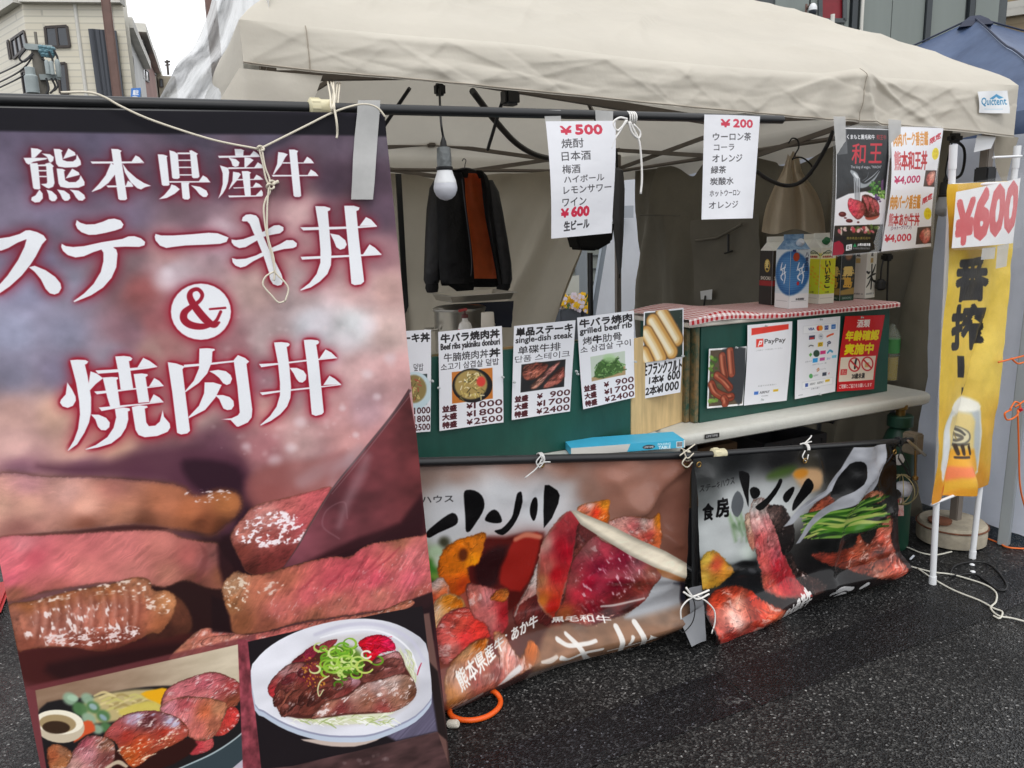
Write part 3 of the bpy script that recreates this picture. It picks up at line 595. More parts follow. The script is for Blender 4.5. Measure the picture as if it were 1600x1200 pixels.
    M([(490,850),(560,760),(620,715),(760,680),(860,600),(1000,560),(1130,520),(1210,540),(1245,640),(1200,720),(1080,790),(900,800),(760,810),(620,830)],[(560,800,(150,90,76)),(640,740,(166,110,92)),(700,780,(130,56,56)),(820,660,(176,136,124)),(960,600,(190,156,150)),(900,720,(150,96,76)),(1080,580,(196,166,156)),(1180,600,(150,110,90)),(1000,770,(150,70,66)),(1100,700,(160,110,90)),(1210,660,(120,76,56))],(120,72,60),8,-30,14,70,.18,34,.35,.85,.58,seed=46,**kw)
    M([(830,300),(880,260),(960,240),(1030,250),(1090,300),(1090,350),(1000,370),(930,430),(880,420),(860,350)],[(960,320,(206,14,44)),(1050,300,(216,30,80)),(900,380,(190,16,30))],(190,20,50),5,-20,8,50,.3,20,.3,.12,.7,seed=47,**kw)
    for i in range(34): x,y = q.uniform(860,1070),q.uniform(255,370); p.line([(x,y,3),(x + q.uniform(10,50),y + q.uniform(-20,26),4)],[(236,30,84),(170,10,30),(244,70,120)][i % 3],2,.7,smooth=False)
    p.ell(720,430,150,110,0,(96,130,40),26,.9)
    for i in range(46):
        x,y = 720 + q.gauss(0,78),420 + q.gauss(0,62); r = q.uniform(24,54); a0 = q.uniform(0,6.28); cc = [(150,196,60),(196,220,120),(106,160,40),(220,232,160),(80,130,30)][i % 5]
        p.line([(x + r * math.cos(a0 + t),y + .72 * r * math.sin(a0 + t),6 + 3 * math.sin(t)) for t in np.linspace(0,4.4,9)],cc,2.5,.95)
    for cx,cy,r,cc in [(890,385,34,(240,235,220)),(640,470,56,(150,196,70)),(740,440,60,(176,214,90)),(830,440,50,(196,220,120)),(880,470,60,(200,214,110)),(720,340,50,(120,180,50))]:
        p.line([(cx + r * math.cos(t),cy + .78 * r * math.sin(t),8) for t in np.linspace(.5,5.6,12)],cc,2.5,1)
    p.line([(620,540,5),(560,580,6),(540,640,5),(552,686,4),(580,640,4)],(226,226,170),2,.95); p.line([(1250,520,5),(1262,480,7),(1280,440,5)],(190,60,90),3,.9)
    # ---- lettering
    p.crop(0,0,1); Mk = np.zeros((p.H,p.W),np.float32)
    def P(c,polys,sm=1):
        p.crop(*c)
        for q in polys: p.poly(q,None,.9 * p.sc / 1.6,1,0,mask=Mk)
    def Bl(c,strokes):
        p.crop(*c)
        for q in strokes: p.line(q,None,.8 * p.sc / 1.6,1,mask=Mk)
    c = (30,220,6.667)      # the two first characters
    P(c,[[(122,75),(190,82),(240,102),(165,178),(128,178)],[(45,178),(300,178),(280,196),(150,220),(100,250),(72,232)],[(110,235),(190,232),(200,260),(222,500),(205,508),(160,505),(145,490)],
          [(270,240),(320,226),(362,265),(350,280),(370,440),(355,480),(310,498),(285,490),(225,452),(285,446),(292,430),(280,260)],[(190,250),(300,245),(300,266),(195,266)],[(195,305),(290,305),(290,320),(198,320)],[(205,366),(290,366),(290,380),(208,380)],
          [(358,83),(420,86),(455,105),(440,118),(455,200),(500,215),(560,215),(592,190),(600,138),(640,210),(645,250),(600,275),(480,280),(410,270),(385,240)],[(455,192),(512,78),(580,120),(590,150)],
          [(390,290),(450,292),(482,308),(468,322),(480,410),(520,432),(590,430),(625,400),(640,358),(682,430),(680,465),(620,490),(500,494),(430,480),(410,445)],[(482,395),(552,290),(622,330),(630,356)],
          [(212,508),(245,550),(248,600),(215,640),(165,645),(125,620),(130,590),(170,570)],[(285,510),(340,525),(390,570),(398,600),(375,630),(340,632),(312,610),(305,560)],[(395,508),(470,520),(525,560),(535,600),(510,625),(475,628),(450,605),(430,560)],[(525,508),(620,520),(680,565),(690,600),(660,626),(620,622),(590,590),(565,545)],[(235,132),(320,140),(362,170),(355,210),(330,230),(310,215),(290,170)],
          [(958,82),(1030,86),(1068,104),(1055,122),(1125,605),(1105,620),(1050,618),(1032,605)],[(742,215),(1200,215),(1300,230),(1300,234),(760,238)],[(1168,218),(1212,152),(1250,170),(1302,228)],[(955,230),(1000,260),(1000,350),(930,440),(850,500),(760,533),(755,528),(830,450),(900,360)],[(1075,235),(1130,310),(1220,390),(1300,440),(1375,470),(1310,485),(1270,508),(1230,495),(1160,430),(1100,330)],[(905,465),(1185,465),(1188,480),(925,486)],[(1110,470),(1132,414),(1170,440),(1188,470)]])
    c = (240,220,5.926)
    P(c,[[(38,122),(90,124),(130,138),(122,152),(148,405),(135,415),(90,416),(76,405)],[(146,84),(190,96),(225,118),(243,340),(225,352),(185,350),(172,340)],[(330,90),(350,84),(412,118),(400,130),(426,330),(410,344),(370,345),(356,335),(338,120)],[(220,106),(340,106),(340,122),(220,122)],[(228,172),(345,172),(345,184),(228,184)],[(232,238),(350,238),(350,250),(232,250)],[(240,308),(358,308),(358,320),(240,320)],
          [(140,372),(420,372),(526,378),(526,384),(146,386)],[(415,378),(458,318),(495,340),(524,380)],[(255,385),(330,385),(332,395),(325,402),(338,530),(320,544),(285,542),(268,530)],[(165,402),(205,415),(244,448),(195,490),(120,530),(48,542),(100,500),(150,440)],[(345,410),(430,425),(490,460),(506,495),(490,520),(460,520),(425,495),(390,450)],
          [(748,76),(810,78),(840,92),(832,102),(830,140),(756,140)],[(597,138),(900,138),(980,146),(980,154),(606,158)],[(885,145),(925,96),(960,120),(985,150)],[(692,155),(760,170),(795,200),(785,235),(755,244),(730,230),(718,190)],[(840,155),(890,160),(925,182),(855,248),(840,248)],[(690,245),(930,248),(1012,252),(1012,258),(690,262)],[(925,256),(962,202),(1000,225),(1014,256)],[(614,226),(690,250),(700,290),(690,380),(670,440),(640,490),(598,535),(620,480),(640,400),(640,300)],
          [(735,286),(790,296),(808,312),(770,370),(700,450),(696,446),(730,370)],[(815,282),(870,282),(902,296),(890,310),(900,515),(846,518)],[(770,354),(940,356),(1012,360),(1012,364),(768,368)],[(920,362),(950,316),(985,335),(1012,362)],[(735,432),(1005,428),(1005,434),(745,442)],[(915,432),(945,388),(980,405),(1006,430)],[(690,506),(1000,508),(1003,518),(700,524)],[(940,510),(995,455),(1010,480),(1010,512)],
          [(1150,108),(1200,115),(1240,130),(1215,160),(1180,230),(1110,318),(1102,312),(1140,220)],[(1250,85),(1300,85),(1336,98),(1325,118),(1364,515),(1345,525),(1305,524),(1292,512)],[(1195,203),(1420,205),(1482,208),(1482,212),(1185,216)],[(1380,210),(1418,150),(1455,175),(1482,210)],[(1090,320),(1430,320),(1522,326),(1522,330),(1100,336)],[(1420,326),(1452,268),(1495,295),(1524,328)]])
    c = (0,320,5.333)
    P(c,[[(-30,284),(80,268),(165,243),(215,214),(250,212),(310,228),(365,256),(388,290),(352,330),(300,430),(255,498),(180,590),(80,680),(-30,755),(-30,690),(60,590),(150,460),(205,350),(222,288),(150,315),(70,360),(10,382),(-30,382)],[(240,520),(290,508),(380,545),(460,600),(505,655),(512,695),(490,735),(455,748),(415,738),(380,700),(340,620),(290,560)],
          [(640,128),(670,150),(720,165),(790,162),(860,140),(905,120),(955,115),(1005,130),(1030,165),(1015,195),(960,215),(880,235),(800,250),(740,252),(680,230),(645,200),(630,165)],
          [(515,325),(550,345),(610,352),(700,345),(850,312),(1020,285),(1070,264),(1120,262),(1175,280),(1210,310),(1205,338),(1160,352),(1040,350),(945,355),(970,375),(980,410),(970,520),(930,610),(860,690),(760,755),(620,812),(612,803),(700,740),(780,660),(840,560),(862,470),(862,400),(845,374),(780,395),(700,430),(630,440),(565,420),(525,385),(510,350)]],0)
    c = (240,320,5.0)
    P(c,[[(15,228),(60,240),(150,240),(300,230),(430,218),(500,222),(560,245),(586,375-120),(570,290),(520,305),(400,312),(250,318),(150,330),(100,338),(50,320),(15,280),(8,250)]],0)
    c = (300,310,5.0)
    P(c,[[(388,175),(395,148),(420,128),(455,124),(500,135),(520,160),(535,220),(560,300),(600,390),(650,490),(700,590),(715,640),(700,675),(670,682),(635,670),(610,630),(600,570),(560,450),(510,330),(480,270),(450,200),(430,180),(400,180)],
          [(308,320),(345,325),(400,318),(480,290),(560,258),(640,212),(680,208),(715,225),(715,250),(690,272),(620,285),(560,300),(480,345),(420,380),(370,388),(330,370),(310,345)],
          [(312,465),(350,475),(420,470),(500,445),(600,395),(690,355),(740,325),(790,325),(822,350),(818,375),(790,388),(720,395),(640,415),(560,450),(480,490),(420,530),(380,540),(340,525),(318,500)],
          [(962,60),(1040,62),(1082,75),(1080,92),(1062,100),(1080,290),(1092,420),(1088,520),(1060,590),(1000,650),(930,695),(852,720),(848,714),(920,660),(975,590),(1005,500),(1005,400),(990,220)],[(1190,56),(1265,56),(1310,70),(1305,90),(1285,98),(1305,300),(1345,650),(1320,672),(1270,678),(1245,665),(1225,400)],
          [(845,225),(1230,218),(1445,212),(1445,222),(1230,236),(870,250)],[(1310,214),(1360,145),(1400,165),(1446,216)],[(850,455),(1240,440),(1480,432),(1480,442),(1240,456),(862,478)],[(1335,440),(1388,358),(1430,385),(1480,436)],[(1080,272),(1150,285),(1200,325),(1212,360),(1195,390),(1160,400),(1130,380),(1110,330)]])
    c = (80,530,6.154)
    P(c,[[(182,202),(250,196),(330,200),(358,215),(345,235),(325,245),(350,350),(385,560),(385,700),(365,800),(320,900),(250,1010),(165,1072),(160,1068),(220,970),(260,860),(278,720),(270,600),(240,420)],[(155,415),(200,480),(235,550),(238,590),(210,640),(160,660),(110,645),(85,610),(95,580),(140,530)],[(378,308),(440,330),(500,375),(430,430),(370,495),(358,440)],
          [(382,722),(460,725),(530,755),(565,800),(560,845),(525,875),(480,872),(450,840),(425,770)],
          [(615,165),(700,160),(760,168),(782,185),(770,205),(748,212),(790,478),(668,484),(648,330)],[(425,300),(640,288),(930,262),(1020,258),(1018,268),(940,282),(640,318),(450,332)],[(828,272),(885,178),(950,210),(1020,262)],
          [(495,368),(580,362),(640,365),(645,380),(628,392),(665,650),(570,655),(540,560)],[(792,335),(870,328),(925,335),(930,350),(908,365),(945,605),(838,612),(820,500)],[(412,502),(700,480),(1080,440),(1080,452),(700,496),(440,530)],[(940,455),(990,372),(1040,400),(1080,445)],[(458,655),(700,632),(1080,600),(1080,608),(720,648),(485,690)],[(942,612),(985,528),(1040,560),(1080,602)],
          [(612,668),(700,655),(755,665),(758,685),(738,695),(742,770),(720,850),(670,930),(580,1000),(450,1040),(335,1060),(330,1054),(430,1015),(540,940),(600,850),(625,750)],[(775,650),(850,635),(920,640),(930,655),(900,668),(915,800),(940,835),(1000,830),(1045,790),(1072,680),(1085,745),(1140,810),(1145,850),(1120,890),(1020,930),(900,942),(840,920),(810,870)],
          [(1120,220),(1200,232),(1285,262),(1262,290),(1335,880),(1310,905),(1250,916),(1210,900),(1165,520)],[(1275,245),(1600,222),(1600,240),(1275,272)],[(1425,90),(1500,86),(1570,92),(1575,105),(1550,120),(1545,220),(1500,330),(1420,420),(1288,512),(1285,500),(1370,400),(1420,280)],[(1475,415),(1560,415),(1640,440),(1580,560),(1480,680),(1320,762),(1322,745),(1420,640),(1470,520)]])
    c = (320,520,6.667)
    P(c,[[(60,312),(310,286),(310,306),(60,332)],[(300,285),(345,232),(420,262),(464,300),(435,325),(496,800),(490,880),(450,935),(350,980),(330,975),(270,910),(175,902),(280,890),(345,860),(365,830),(340,560),(305,320)],[(45,400),(140,385),(220,400),(270,440),(285,480),(265,530),(230,545),(190,525),(150,470),(100,430)],[(105,650),(190,648),(260,670),(300,710),(305,760),(280,800),(235,806),(195,790),(170,740),(150,690)],
          [(722,100),(800,96),(870,104),(888,118),(878,138),(856,148),(885,360),(902,560),(895,680),(860,770),(790,850),(690,920),(585,968),(578,962),(680,870),(750,770),(785,650),(785,520),(765,320)],[(1032,74),(1110,70),(1180,78),(1196,95),(1185,115),(1164,125),(1190,300),(1245,830),(1225,852),(1160,868),(1118,852),(1095,600),(1060,280)],
          [(565,325),(760,315),(1060,280),(1380,255),(1380,266),(1060,298),(760,334),(590,360)],[(1195,270),(1260,172),(1320,205),(1380,262)],[(575,622),(790,600),(1090,568),(1425,536),(1425,546),(1090,586),(790,618),(600,650)],[(1238,545),(1302,446),(1360,480),(1428,540)],[(885,365),(960,365),(1030,395),(1060,440),(1055,490),(1020,520),(985,515),(955,480),(925,420)]])
    A = np.zeros_like(Mk); p.crop(0,0,1); p.ell(314,487,47,44,0,None,1,mask=Mk)
    halo = np.clip(box_blur(Mk,4.2 * k) * 3.4,0,1); halo = np.maximum(halo,np.clip(box_blur(Mk,8.5 * k) * 2.2,0,1) * .75); halo = np.maximum(halo,Mk)
    hy = np.clip((Y / p.H - .05) / .2,0,1)[...,None]; hc = rgb((100,44,62)) * (1 - hy) + rgb((158,34,54)) * hy
    p.img = p.img * (1 - halo[...,None]) + hc * halo[...,None]; p.img = p.img * (1 - Mk[...,None]) + rgb((236,238,242)) * Mk[...,None]
    amp = [[(372,507),(360,499),(345,488),(330,470),(318,462),(303,460)]]
    p.line([(345,487,2.2),(336,503,2.6),(318,510,4.5),(299,508,5.5),(288,500,5.5),(288,489,5),(298,480,3.8),(312,470,2.6),(316,460,2.8),(309,452,3),(299,455,3.2),(297,465,4.6),(306,481,5.6),(322,500,5.8),(334,508,4.4),(342,504,2)],(158,34,54),.8)
    p.line([(328,483,1.6),(352,481,1.8)],(158,34,54),.7); p.grain(.012,1.6)
# artwork of the two low banners
def mottled(p,amp,big,small,seed=3):
    Y,X = np.mgrid[0:p.H,0:p.W].astype(np.float32); k = p.k
    return 1 + (fbm(X / (big * k),Y / (big * k),seed,3) - .5)[...,None] * amp + (fbm(X / (small * k),Y / (small * k),seed + 4,3) - .5)[...,None] * amp * .4
def art_brown(p):
    p.crop(0,0,1)
    p.img[:] = p.field([(660,735,(150,128,118)),(720,735,(158,130,118)),(800,730,(176,134,118)),(880,735,(168,122,104)),(950,740,(170,122,106)),(1060,735,(160,112,96)),(1060,800,(140,94,80)),(960,780,(160,114,98)),
        (700,780,(206,206,208)),(780,770,(210,208,208)),(840,790,(214,216,218)),(880,770,(190,180,176)),(900,800,(150,140,138)),(690,830,(190,196,190)),(920,770,(160,124,110)),(1050,860,(124,80,66)),(1000,830,(150,104,88)),
        (660,870,(110,130,70)),(760,860,(120,40,24)),(830,860,(110,30,24)),(780,920,(70,20,20)),(700,960,(190,90,70)),(760,1000,(120,60,54)),(860,990,(90,54,44)),(950,990,(140,106,84)),(900,1030,(120,96,88)),(1000,980,(110,74,54)),(800,1060,(90,60,58)),(1040,960,(40,30,36)),(1000,930,(150,152,158)),(1060,1010,(60,50,46))],3.2)
    p.img *= mottled(p,.12,60,12)
    for x,y,rx,ry in [(700,800,60,34),(770,785,60,50),(850,790,50,48),(730,830,80,28)]: p.ell(x,y,rx,ry,-8,(222,224,228),26,.75)
    p.crop(650,700,3)
    for x,y,r,c in [(130,440,26,(60,60,40)),(90,490,36,(190,214,180)),(60,560,40,(70,140,50)),(80,620,36,(120,160,60)),(110,530,30,(210,220,200)),(60,640,30,(40,60,30))]: p.ell(x,y,r,r,0,c,16,.9)
    p.poly([(280,430),(420,420),(600,400),(590,560),(520,660),(480,760),(300,760),(240,600)],(90,22,18),16,1,1)
    p.poly([(470,420),(540,405),(588,412),(560,560),(500,680),(400,640),(400,560)],(160,36,28),10,1,1); p.line([(470,430,10),(520,410,12),(585,420,10)],(226,150,120),8,.8)
    p.poly([(330,480),(430,460),(400,560),(380,640),(300,660),(270,560)],(46,12,16),18,.9,1)
    M = p.meat; kw = dict(soft=3,jit=5,fold=.3)
    M([(100,540),(130,470),(190,430),(260,410),(325,395),(320,450),(290,540),(240,560),(250,640),(180,690),(110,620)],[(160,560,(240,130,20)),(220,480,(226,120,14)),(290,430,(222,128,30)),(140,640,(200,90,20)),(260,520,(240,150,20)),(220,640,(196,70,20))],(170,80,16),6,60,10,50,.2,34,.3,.2,.66,seed=51,**kw)
    p.ell(218,498,22,30,10,(96,40,14),10,.9)
    M([(45,660),(110,600),(150,650),(140,700),(80,740),(50,740)],[(90,640,(230,200,190)),(70,700,(226,96,60)),(120,680,(230,120,70))],(240,210,200),10,20,8,40,.2,24,.3,.6,.55,seed=52,**kw)
    M([(60,860),(70,740),(130,680),(200,690),(225,740),(160,760),(110,800),(80,880)],[(90,760,(236,190,150)),(150,700,(240,150,40)),(200,720,(230,130,30))],(244,210,180),8,-40,8,40,.2,24,.3,.7,.55,seed=53,**kw)
    M([(80,860),(130,780),(230,740),(330,820),(345,880),(260,900),(180,960),(130,1000),(90,960)],[(120,880,(210,96,90)),(200,820,(206,80,64)),(280,850,(226,60,50)),(220,880,(226,60,60)),(110,960,(190,110,104)),(160,930,(214,120,110))],(190,90,80),8,20,8,50,.25,26,.4,.5,.6,seed=54,**kw)
    M([(230,640),(300,640),(370,660),(430,660),(440,720),(430,840),(360,900),(320,820),(260,780)],[(260,700,(196,110,96)),(330,700,(206,130,130)),(350,800,(206,120,116)),(410,700,(186,50,54)),(420,780,(176,30,40))],(160,70,60),6,74,7,90,.3,30,.3,.5,.62,seed=55,**kw)
    M([(345,700),(390,664),(438,670),(430,720),(380,720)],[(390,690,(210,110,40)),(420,690,(206,120,50))],(150,70,30),5,20,6,30,.2,20,.3,.4,.6,seed=56,**kw)
    M([(460,790),(480,740),(560,700),(690,640),(690,860),(560,820),(480,840)],[(500,760,(130,50,44)),(600,740,(90,30,30)),(520,820,(110,50,46))],(110,44,40),6,-60,8,60,.2,26,.3,.2,seed=57,**kw)
    M([(470,780),(540,640),(575,540),(585,620),(580,690),(500,740),(478,790)],[(560,620,(226,206,200)),(520,700,(206,150,140))],(236,220,214),5,-70,6,50,.2,24,.2,.3,seed=58,**kw)
    M([(110,1170),(100,1080),(180,960),(260,895),(335,890),(330,940),(380,960),(360,860),(420,880),(470,960),(540,900),(560,960),(440,1030),(300,1090),(160,1150)],[(120,1100,(196,130,70)),(220,940,(236,180,130)),(300,910,(240,130,40)),(380,920,(226,180,160)),(440,960,(206,140,130)),(250,1040,(170,90,80)),(520,930,(200,110,50)),(160,1050,(216,160,130)),(350,1010,(150,80,74))],(200,120,70),8,-62,9,80,.25,30,.3,.5,.62,seed=59,**kw)
    p.line([(110,1200,10),(180,1160,14),(270,1105,10)],(210,196,190),5,.9); p.line([(350,1065,4),(400,1030,12),(455,995,10)],(226,222,220),4,.95); p.line([(550,980,6),(600,965,12),(628,945,10)],(200,186,178),4,.95)
    p.poly([(120,1180),(300,1090),(560,1000),(690,930),(690,1080),(400,1120),(120,1240)],(96,70,66),20,.55)
    # --- right half
    p.crop(820,740,3.75)
    p.poly([(600,790),(740,580),(880,620),(890,700),(840,790),(760,830),(560,830)],(170,172,176),14,.95,1); p.poly([(840,620),(900,640),(880,760),(800,830),(880,840),(980,760),(1000,640)],(34,36,50),18,.95)
    M([(310,215),(350,180),(420,165),(492,150),(488,200),(490,260),(470,290),(400,270)],[(360,210,(220,120,90)),(420,230,(226,60,30)),(470,180,(230,150,40)),(460,250,(226,110,30)),(380,190,(230,190,180))],(220,130,50),10,-30,7,40,.25,24,.3,.5,.6,seed=60,**kw)
    M([(480,295),(560,240),(660,230),(720,245),(790,230),(785,300),(770,420),(740,450),(600,400)],[(540,280,(206,150,140)),(620,290,(206,110,110)),(700,270,(220,160,150)),(700,350,(220,90,80)),(770,270,(230,140,30)),(750,360,(214,110,60)),(660,260,(220,190,180))],(200,110,60),8,50,8,50,.25,26,.3,.5,.6,seed=61,**kw)
    M([(90,480),(120,380),(200,270),(270,220),(330,260),(310,400),(300,500),(260,640),(220,760),(200,860),(140,840),(90,760),(80,600)],[(130,420,(206,150,140)),(240,300,(176,60,66)),(220,420,(176,26,44)),(250,470,(186,20,44)),(200,600,(176,16,30)),(150,560,(186,100,90)),(110,640,(200,130,90)),(170,780,(186,30,20)),(120,760,(190,110,40)),(280,380,(140,40,50))],(206,160,140),14,78,8,80,.16,34,.22,.12,.68,seed=62,emb=.5,**kw)
    M([(300,420),(320,290),(400,330),(420,370),(330,480),(290,560)],[(350,380,(96,44,44)),(320,460,(120,60,54))],(130,80,70),6,60,7,50,.3,26,.35,.2,seed=63,**kw)
    M([(300,500),(400,370),(470,400),(600,440),(760,520),(770,560),(740,620),(680,720),(580,800),(460,850),(340,890),(190,850),(230,760),(260,640)],[(380,440,(150,90,90)),(480,440,(170,60,76)),(560,500,(150,30,60)),(440,560,(130,20,50)),(380,650,(176,20,54)),(440,660,(190,60,84)),(520,640,(140,20,46)),(300,640,(150,70,70)),(320,720,(186,50,66)),(250,830,(170,90,50)),(400,800,(130,24,40)),(560,740,(120,40,36)),(660,640,(130,54,44)),(720,560,(140,80,66)),(640,520,(150,80,90)),(340,860,(130,50,40)),(480,820,(70,24,24)),(580,780,(60,24,22))],(130,70,44),9,58,9,90,.22,36,.3,.4,.66,seed=64,emb=.8,**kw)
    p.glint([(300,640),(400,480),(580,450),(660,560),(540,740),(360,740)],15,.62,(240,206,212),58,2.4,.75,10,4); p.glint([(210,840),(420,820),(520,800),(430,880),(260,880)],9,.58,(236,190,170),0,1.5,.7,6,6)
    def stick(X,Y,d,T): return np.clip(rgb((226,216,196)) * (.82 + .3 * sstep(0,p.rad(34),d))[...,None] + (fbm(X / p.rad(60),Y / p.rad(20),3,3) - .5)[...,None] * .1,0,1)
    p.poly([(275,222),(300,218),(480,290),(640,370),(800,440),(940,520),(985,545),(985,660),(930,620),(880,590),(760,545),(600,470),(440,370),(330,300)],stick,3)
    p.poly([(740,535),(820,560),(960,620),(900,618),(770,580)],(160,106,60),5,.85)
    p.poly([(170,900),(420,880),(800,760),(960,720),(1000,900),(980,1000),(560,1080),(0,1180),(0,1090)],lambda X,Y,d,T: rgb((146,112,88)) * (1 + (fbm(X / p.rad(120),Y / p.rad(60),3,3) - .5)[...,None] * .7),20,.85)
    p.poly([(700,900),(1000,780),(1000,960),(760,1010)],(70,46,36),26,.9); p.poly([(-10,1130),(300,1060),(560,1020),(720,1010),(560,1100),(-10,1220)],(150,138,134),18,.8)
    W_ = (232,230,226)
    for q in ([(185,965,12),(230,980,9),(320,960,9),(372,940,8)],[(172,1040,14),(220,1050,10),(300,1010,9),(400,980,9)],[(240,938,10),(275,975,13),(310,1030,14),(360,1082,18)],[(500,870,15),(505,960,16),(520,1010,14),(500,1060,4)],[(600,840,16),(615,900,16),(640,960,18),(665,1006,20)],[(436,996,4),(560,950,4),(690,900,5)],[(560,900,10),(545,940,10)]): p.line(q,W_,3,.95)
    p.poly([(650,880),(690,895),(645,915)],W_,2); p.line([(60,1062,6),(110,1054,14),(145,1036,10)],(216,204,194),3,.95)
    p.crop(0,0,1)
    p.text('熊本県産牛',704,1043,786,1062,(246,244,240),-.62,.16,.025); p.text('・',790,992,794,996,(246,244,240)); p.text('あか牛',800,984,842,1004,(246,244,240),-.55,.1,.03)
    p.text('黒毛和牛',866,968,950,977,(240,238,234),-.1,0,.035)
    p.line([(940,948,1.6),(960,944,1.6),(1000,930,1.2)],(206,200,196),1,.8)
    # --- brush lettering
    p.text('ステーキハウス',588,777,706,788,(22,20,22),-.045,.05,.004)
    p.crop(650,700,3); K = (14,13,15)
    p.poly([(45,395),(60,375),(120,325),(165,300),(188,315),(190,345),(165,365),(100,395),(62,417),(46,412)],K,2,1,1)
    p.poly([(216,205),(228,190),(265,192),(298,215),(312,255),(305,295),(275,350),(250,388),(234,390),(228,370),(225,300),(218,240)],K,2,1,1)
    p.poly([(318,325),(335,295),(360,284),(385,300),(402,335),(395,350),(360,350),(325,340)],K,2,1,1)
    p.poly([(478,203),(490,205),(495,250),(485,310),(455,365),(420,402),(398,408),(372,395),(370,385),(400,378),(435,345),(455,310),(462,250),(468,215)],K,2,1,1)
    p.poly([(560,230),(570,245),(573,290),(565,330),(553,344),(538,315),(536,275),(545,240)],K,2,1,1)
    p.poly([(600,172),(622,172),(665,200),(678,225),(672,262),(640,330),(602,378),(601,300)],K,2,1,0)
    p.crop(0,0,1); p.grain(.015,1.5)
def art_black(p):
    p.crop(0,0,1)
    p.img[:] = p.field([(1095,730,(66,68,68)),(1150,725,(38,40,42)),(1220,725,(34,34,36)),(1300,715,(26,26,28)),(1380,710,(18,18,20)),(1100,790,(130,134,134)),(1140,790,(190,192,192)),(1200,790,(206,206,206)),(1250,780,(170,166,160)),(1100,840,(170,176,176)),(1140,840,(226,230,228)),(1160,860,(200,210,200)),(1110,880,(70,74,76)),(1150,880,(70,76,74)),
        (1200,880,(60,60,60)),(1140,910,(40,42,44)),(1170,930,(34,36,40)),(1290,860,(20,22,22)),(1350,800,(30,34,30)),(1380,860,(60,36,34)),(1270,900,(30,26,28)),(1100,960,(60,56,58)),(1300,930,(40,34,36)),(1380,900,(60,50,50)),(1200,960,(60,44,44)),(1280,800,(50,48,46)),(1260,745,(90,84,70)),(1300,760,(60,56,50)),(1110,1000,(60,40,40)),(1250,990,(120,100,92))],3.2)
    p.img *= mottled(p,.2,40,8)
    Y,X = np.mgrid[0:p.H,0:p.W].astype(np.float32)
    for x,y,rx,ry,a in [(1120,840,40,46,.9),(1180,790,60,44,.75),(1240,780,50,40,.7),(1150,880,14,30,.5)]: p.ell(x,y,rx,ry,0,(226,230,230),22,a)
    p.crop(1050,680,3.43)
    p.ell(590,200,80,26,-20,(90,120,50),22,.8); p.poly([(650,210),(700,180),(770,175),(800,210),(790,290),(720,300)],(226,190,150),16,.95,1); p.ell(690,205,36,26,-20,(226,160,60),12,.9)
    for i in range(9): p.line([(290 + i * 12,420 + (i % 3) * 26,9),(330 + i * 8,560 - (i % 4) * 30,6)],[(130,170,110),(170,190,160),(90,130,80)][i % 3],12,.5)
    p.poly([(130,660),(300,690),(440,660),(480,780),(500,860),(300,800),(140,760)],(36,38,42),18,.9); p.line([(300,720,16),(360,690,18),(430,690,14)],(14,14,16),8,.9); p.ell(410,715,22,14,20,(120,120,124),10,.6)
    M = p.meat; kw = dict(soft=3,jit=6,fold=.35)
    M([(140,690),(180,625),(230,620),(300,690),(310,720),(250,790),(160,825),(140,790)],[(180,660,(236,204,96)),(230,690,(230,110,80)),(280,710,(230,170,70)),(170,760,(226,190,90)),(210,790,(206,160,60))],(220,180,70),8,20,10,40,.12,30,.2,.1,seed=71,emb=.5,**kw)
    M([(390,440),(410,415),(430,430),(450,560),(440,600),(420,610),(400,560)],[(410,480,(230,200,180)),(430,560,(216,150,130))],(206,140,110),6,80,6,50,.15,20,.2,.1,seed=72,**kw)
    M([(420,440),(440,350),(520,350),(545,420),(560,500),(600,600),(640,700),(720,830),(640,850),(520,850),(480,800),(450,680),(430,540)],[(450,380,(214,210,206)),(500,400,(190,176,170)),(460,460,(230,186,180)),(500,470,(220,150,150)),(470,560,(216,110,110)),(540,560,(206,130,130)),(480,680,(214,110,104)),(560,700,(196,40,60)),(560,640,(210,110,120)),(600,780,(190,50,64)),(540,820,(226,110,96)),(680,820,(190,90,90)),(490,780,(230,130,110))],(226,160,140),8,72,7,80,.2,24,.35,.25,.64,seed=73,**kw)
    M([(520,400),(600,380),(640,440),(660,500),(650,600),(600,640),(570,540)],[(560,420,(120,96,90)),(620,440,(60,48,46)),(620,560,(40,32,32)),(650,500,(50,38,36))],(30,24,24),6,70,6,30,.3,18,.5,.3,.66,seed=74,**kw)
    M([(570,520),(600,640),(650,640),(690,720),(790,780),(720,840),(660,740),(600,620)],[(620,600,(30,24,24)),(680,700,(90,70,66)),(700,760,(70,50,46)),(640,660,(70,56,54))],(50,40,38),6,60,6,30,.3,18,.6,.7,.58,seed=75,**kw)
    M([(170,920),(200,840),(270,805),(340,800),(420,830),(480,880),(600,920),(560,980),(480,1050),(360,1060),(260,1110),(180,1050)],[(240,850,(206,80,50)),(330,830,(214,90,60)),(420,870,(200,70,44)),(340,880,(230,170,150)),(290,960,(226,190,180)),(400,960,(190,70,50)),(480,940,(206,100,70)),(250,1040,(190,70,60)),(360,1030,(190,90,80)),(430,1040,(80,40,36)),(520,980,(220,140,110))],(190,80,56),8,30,10,50,.25,30,.6,.55,.6,seed=76,**kw)
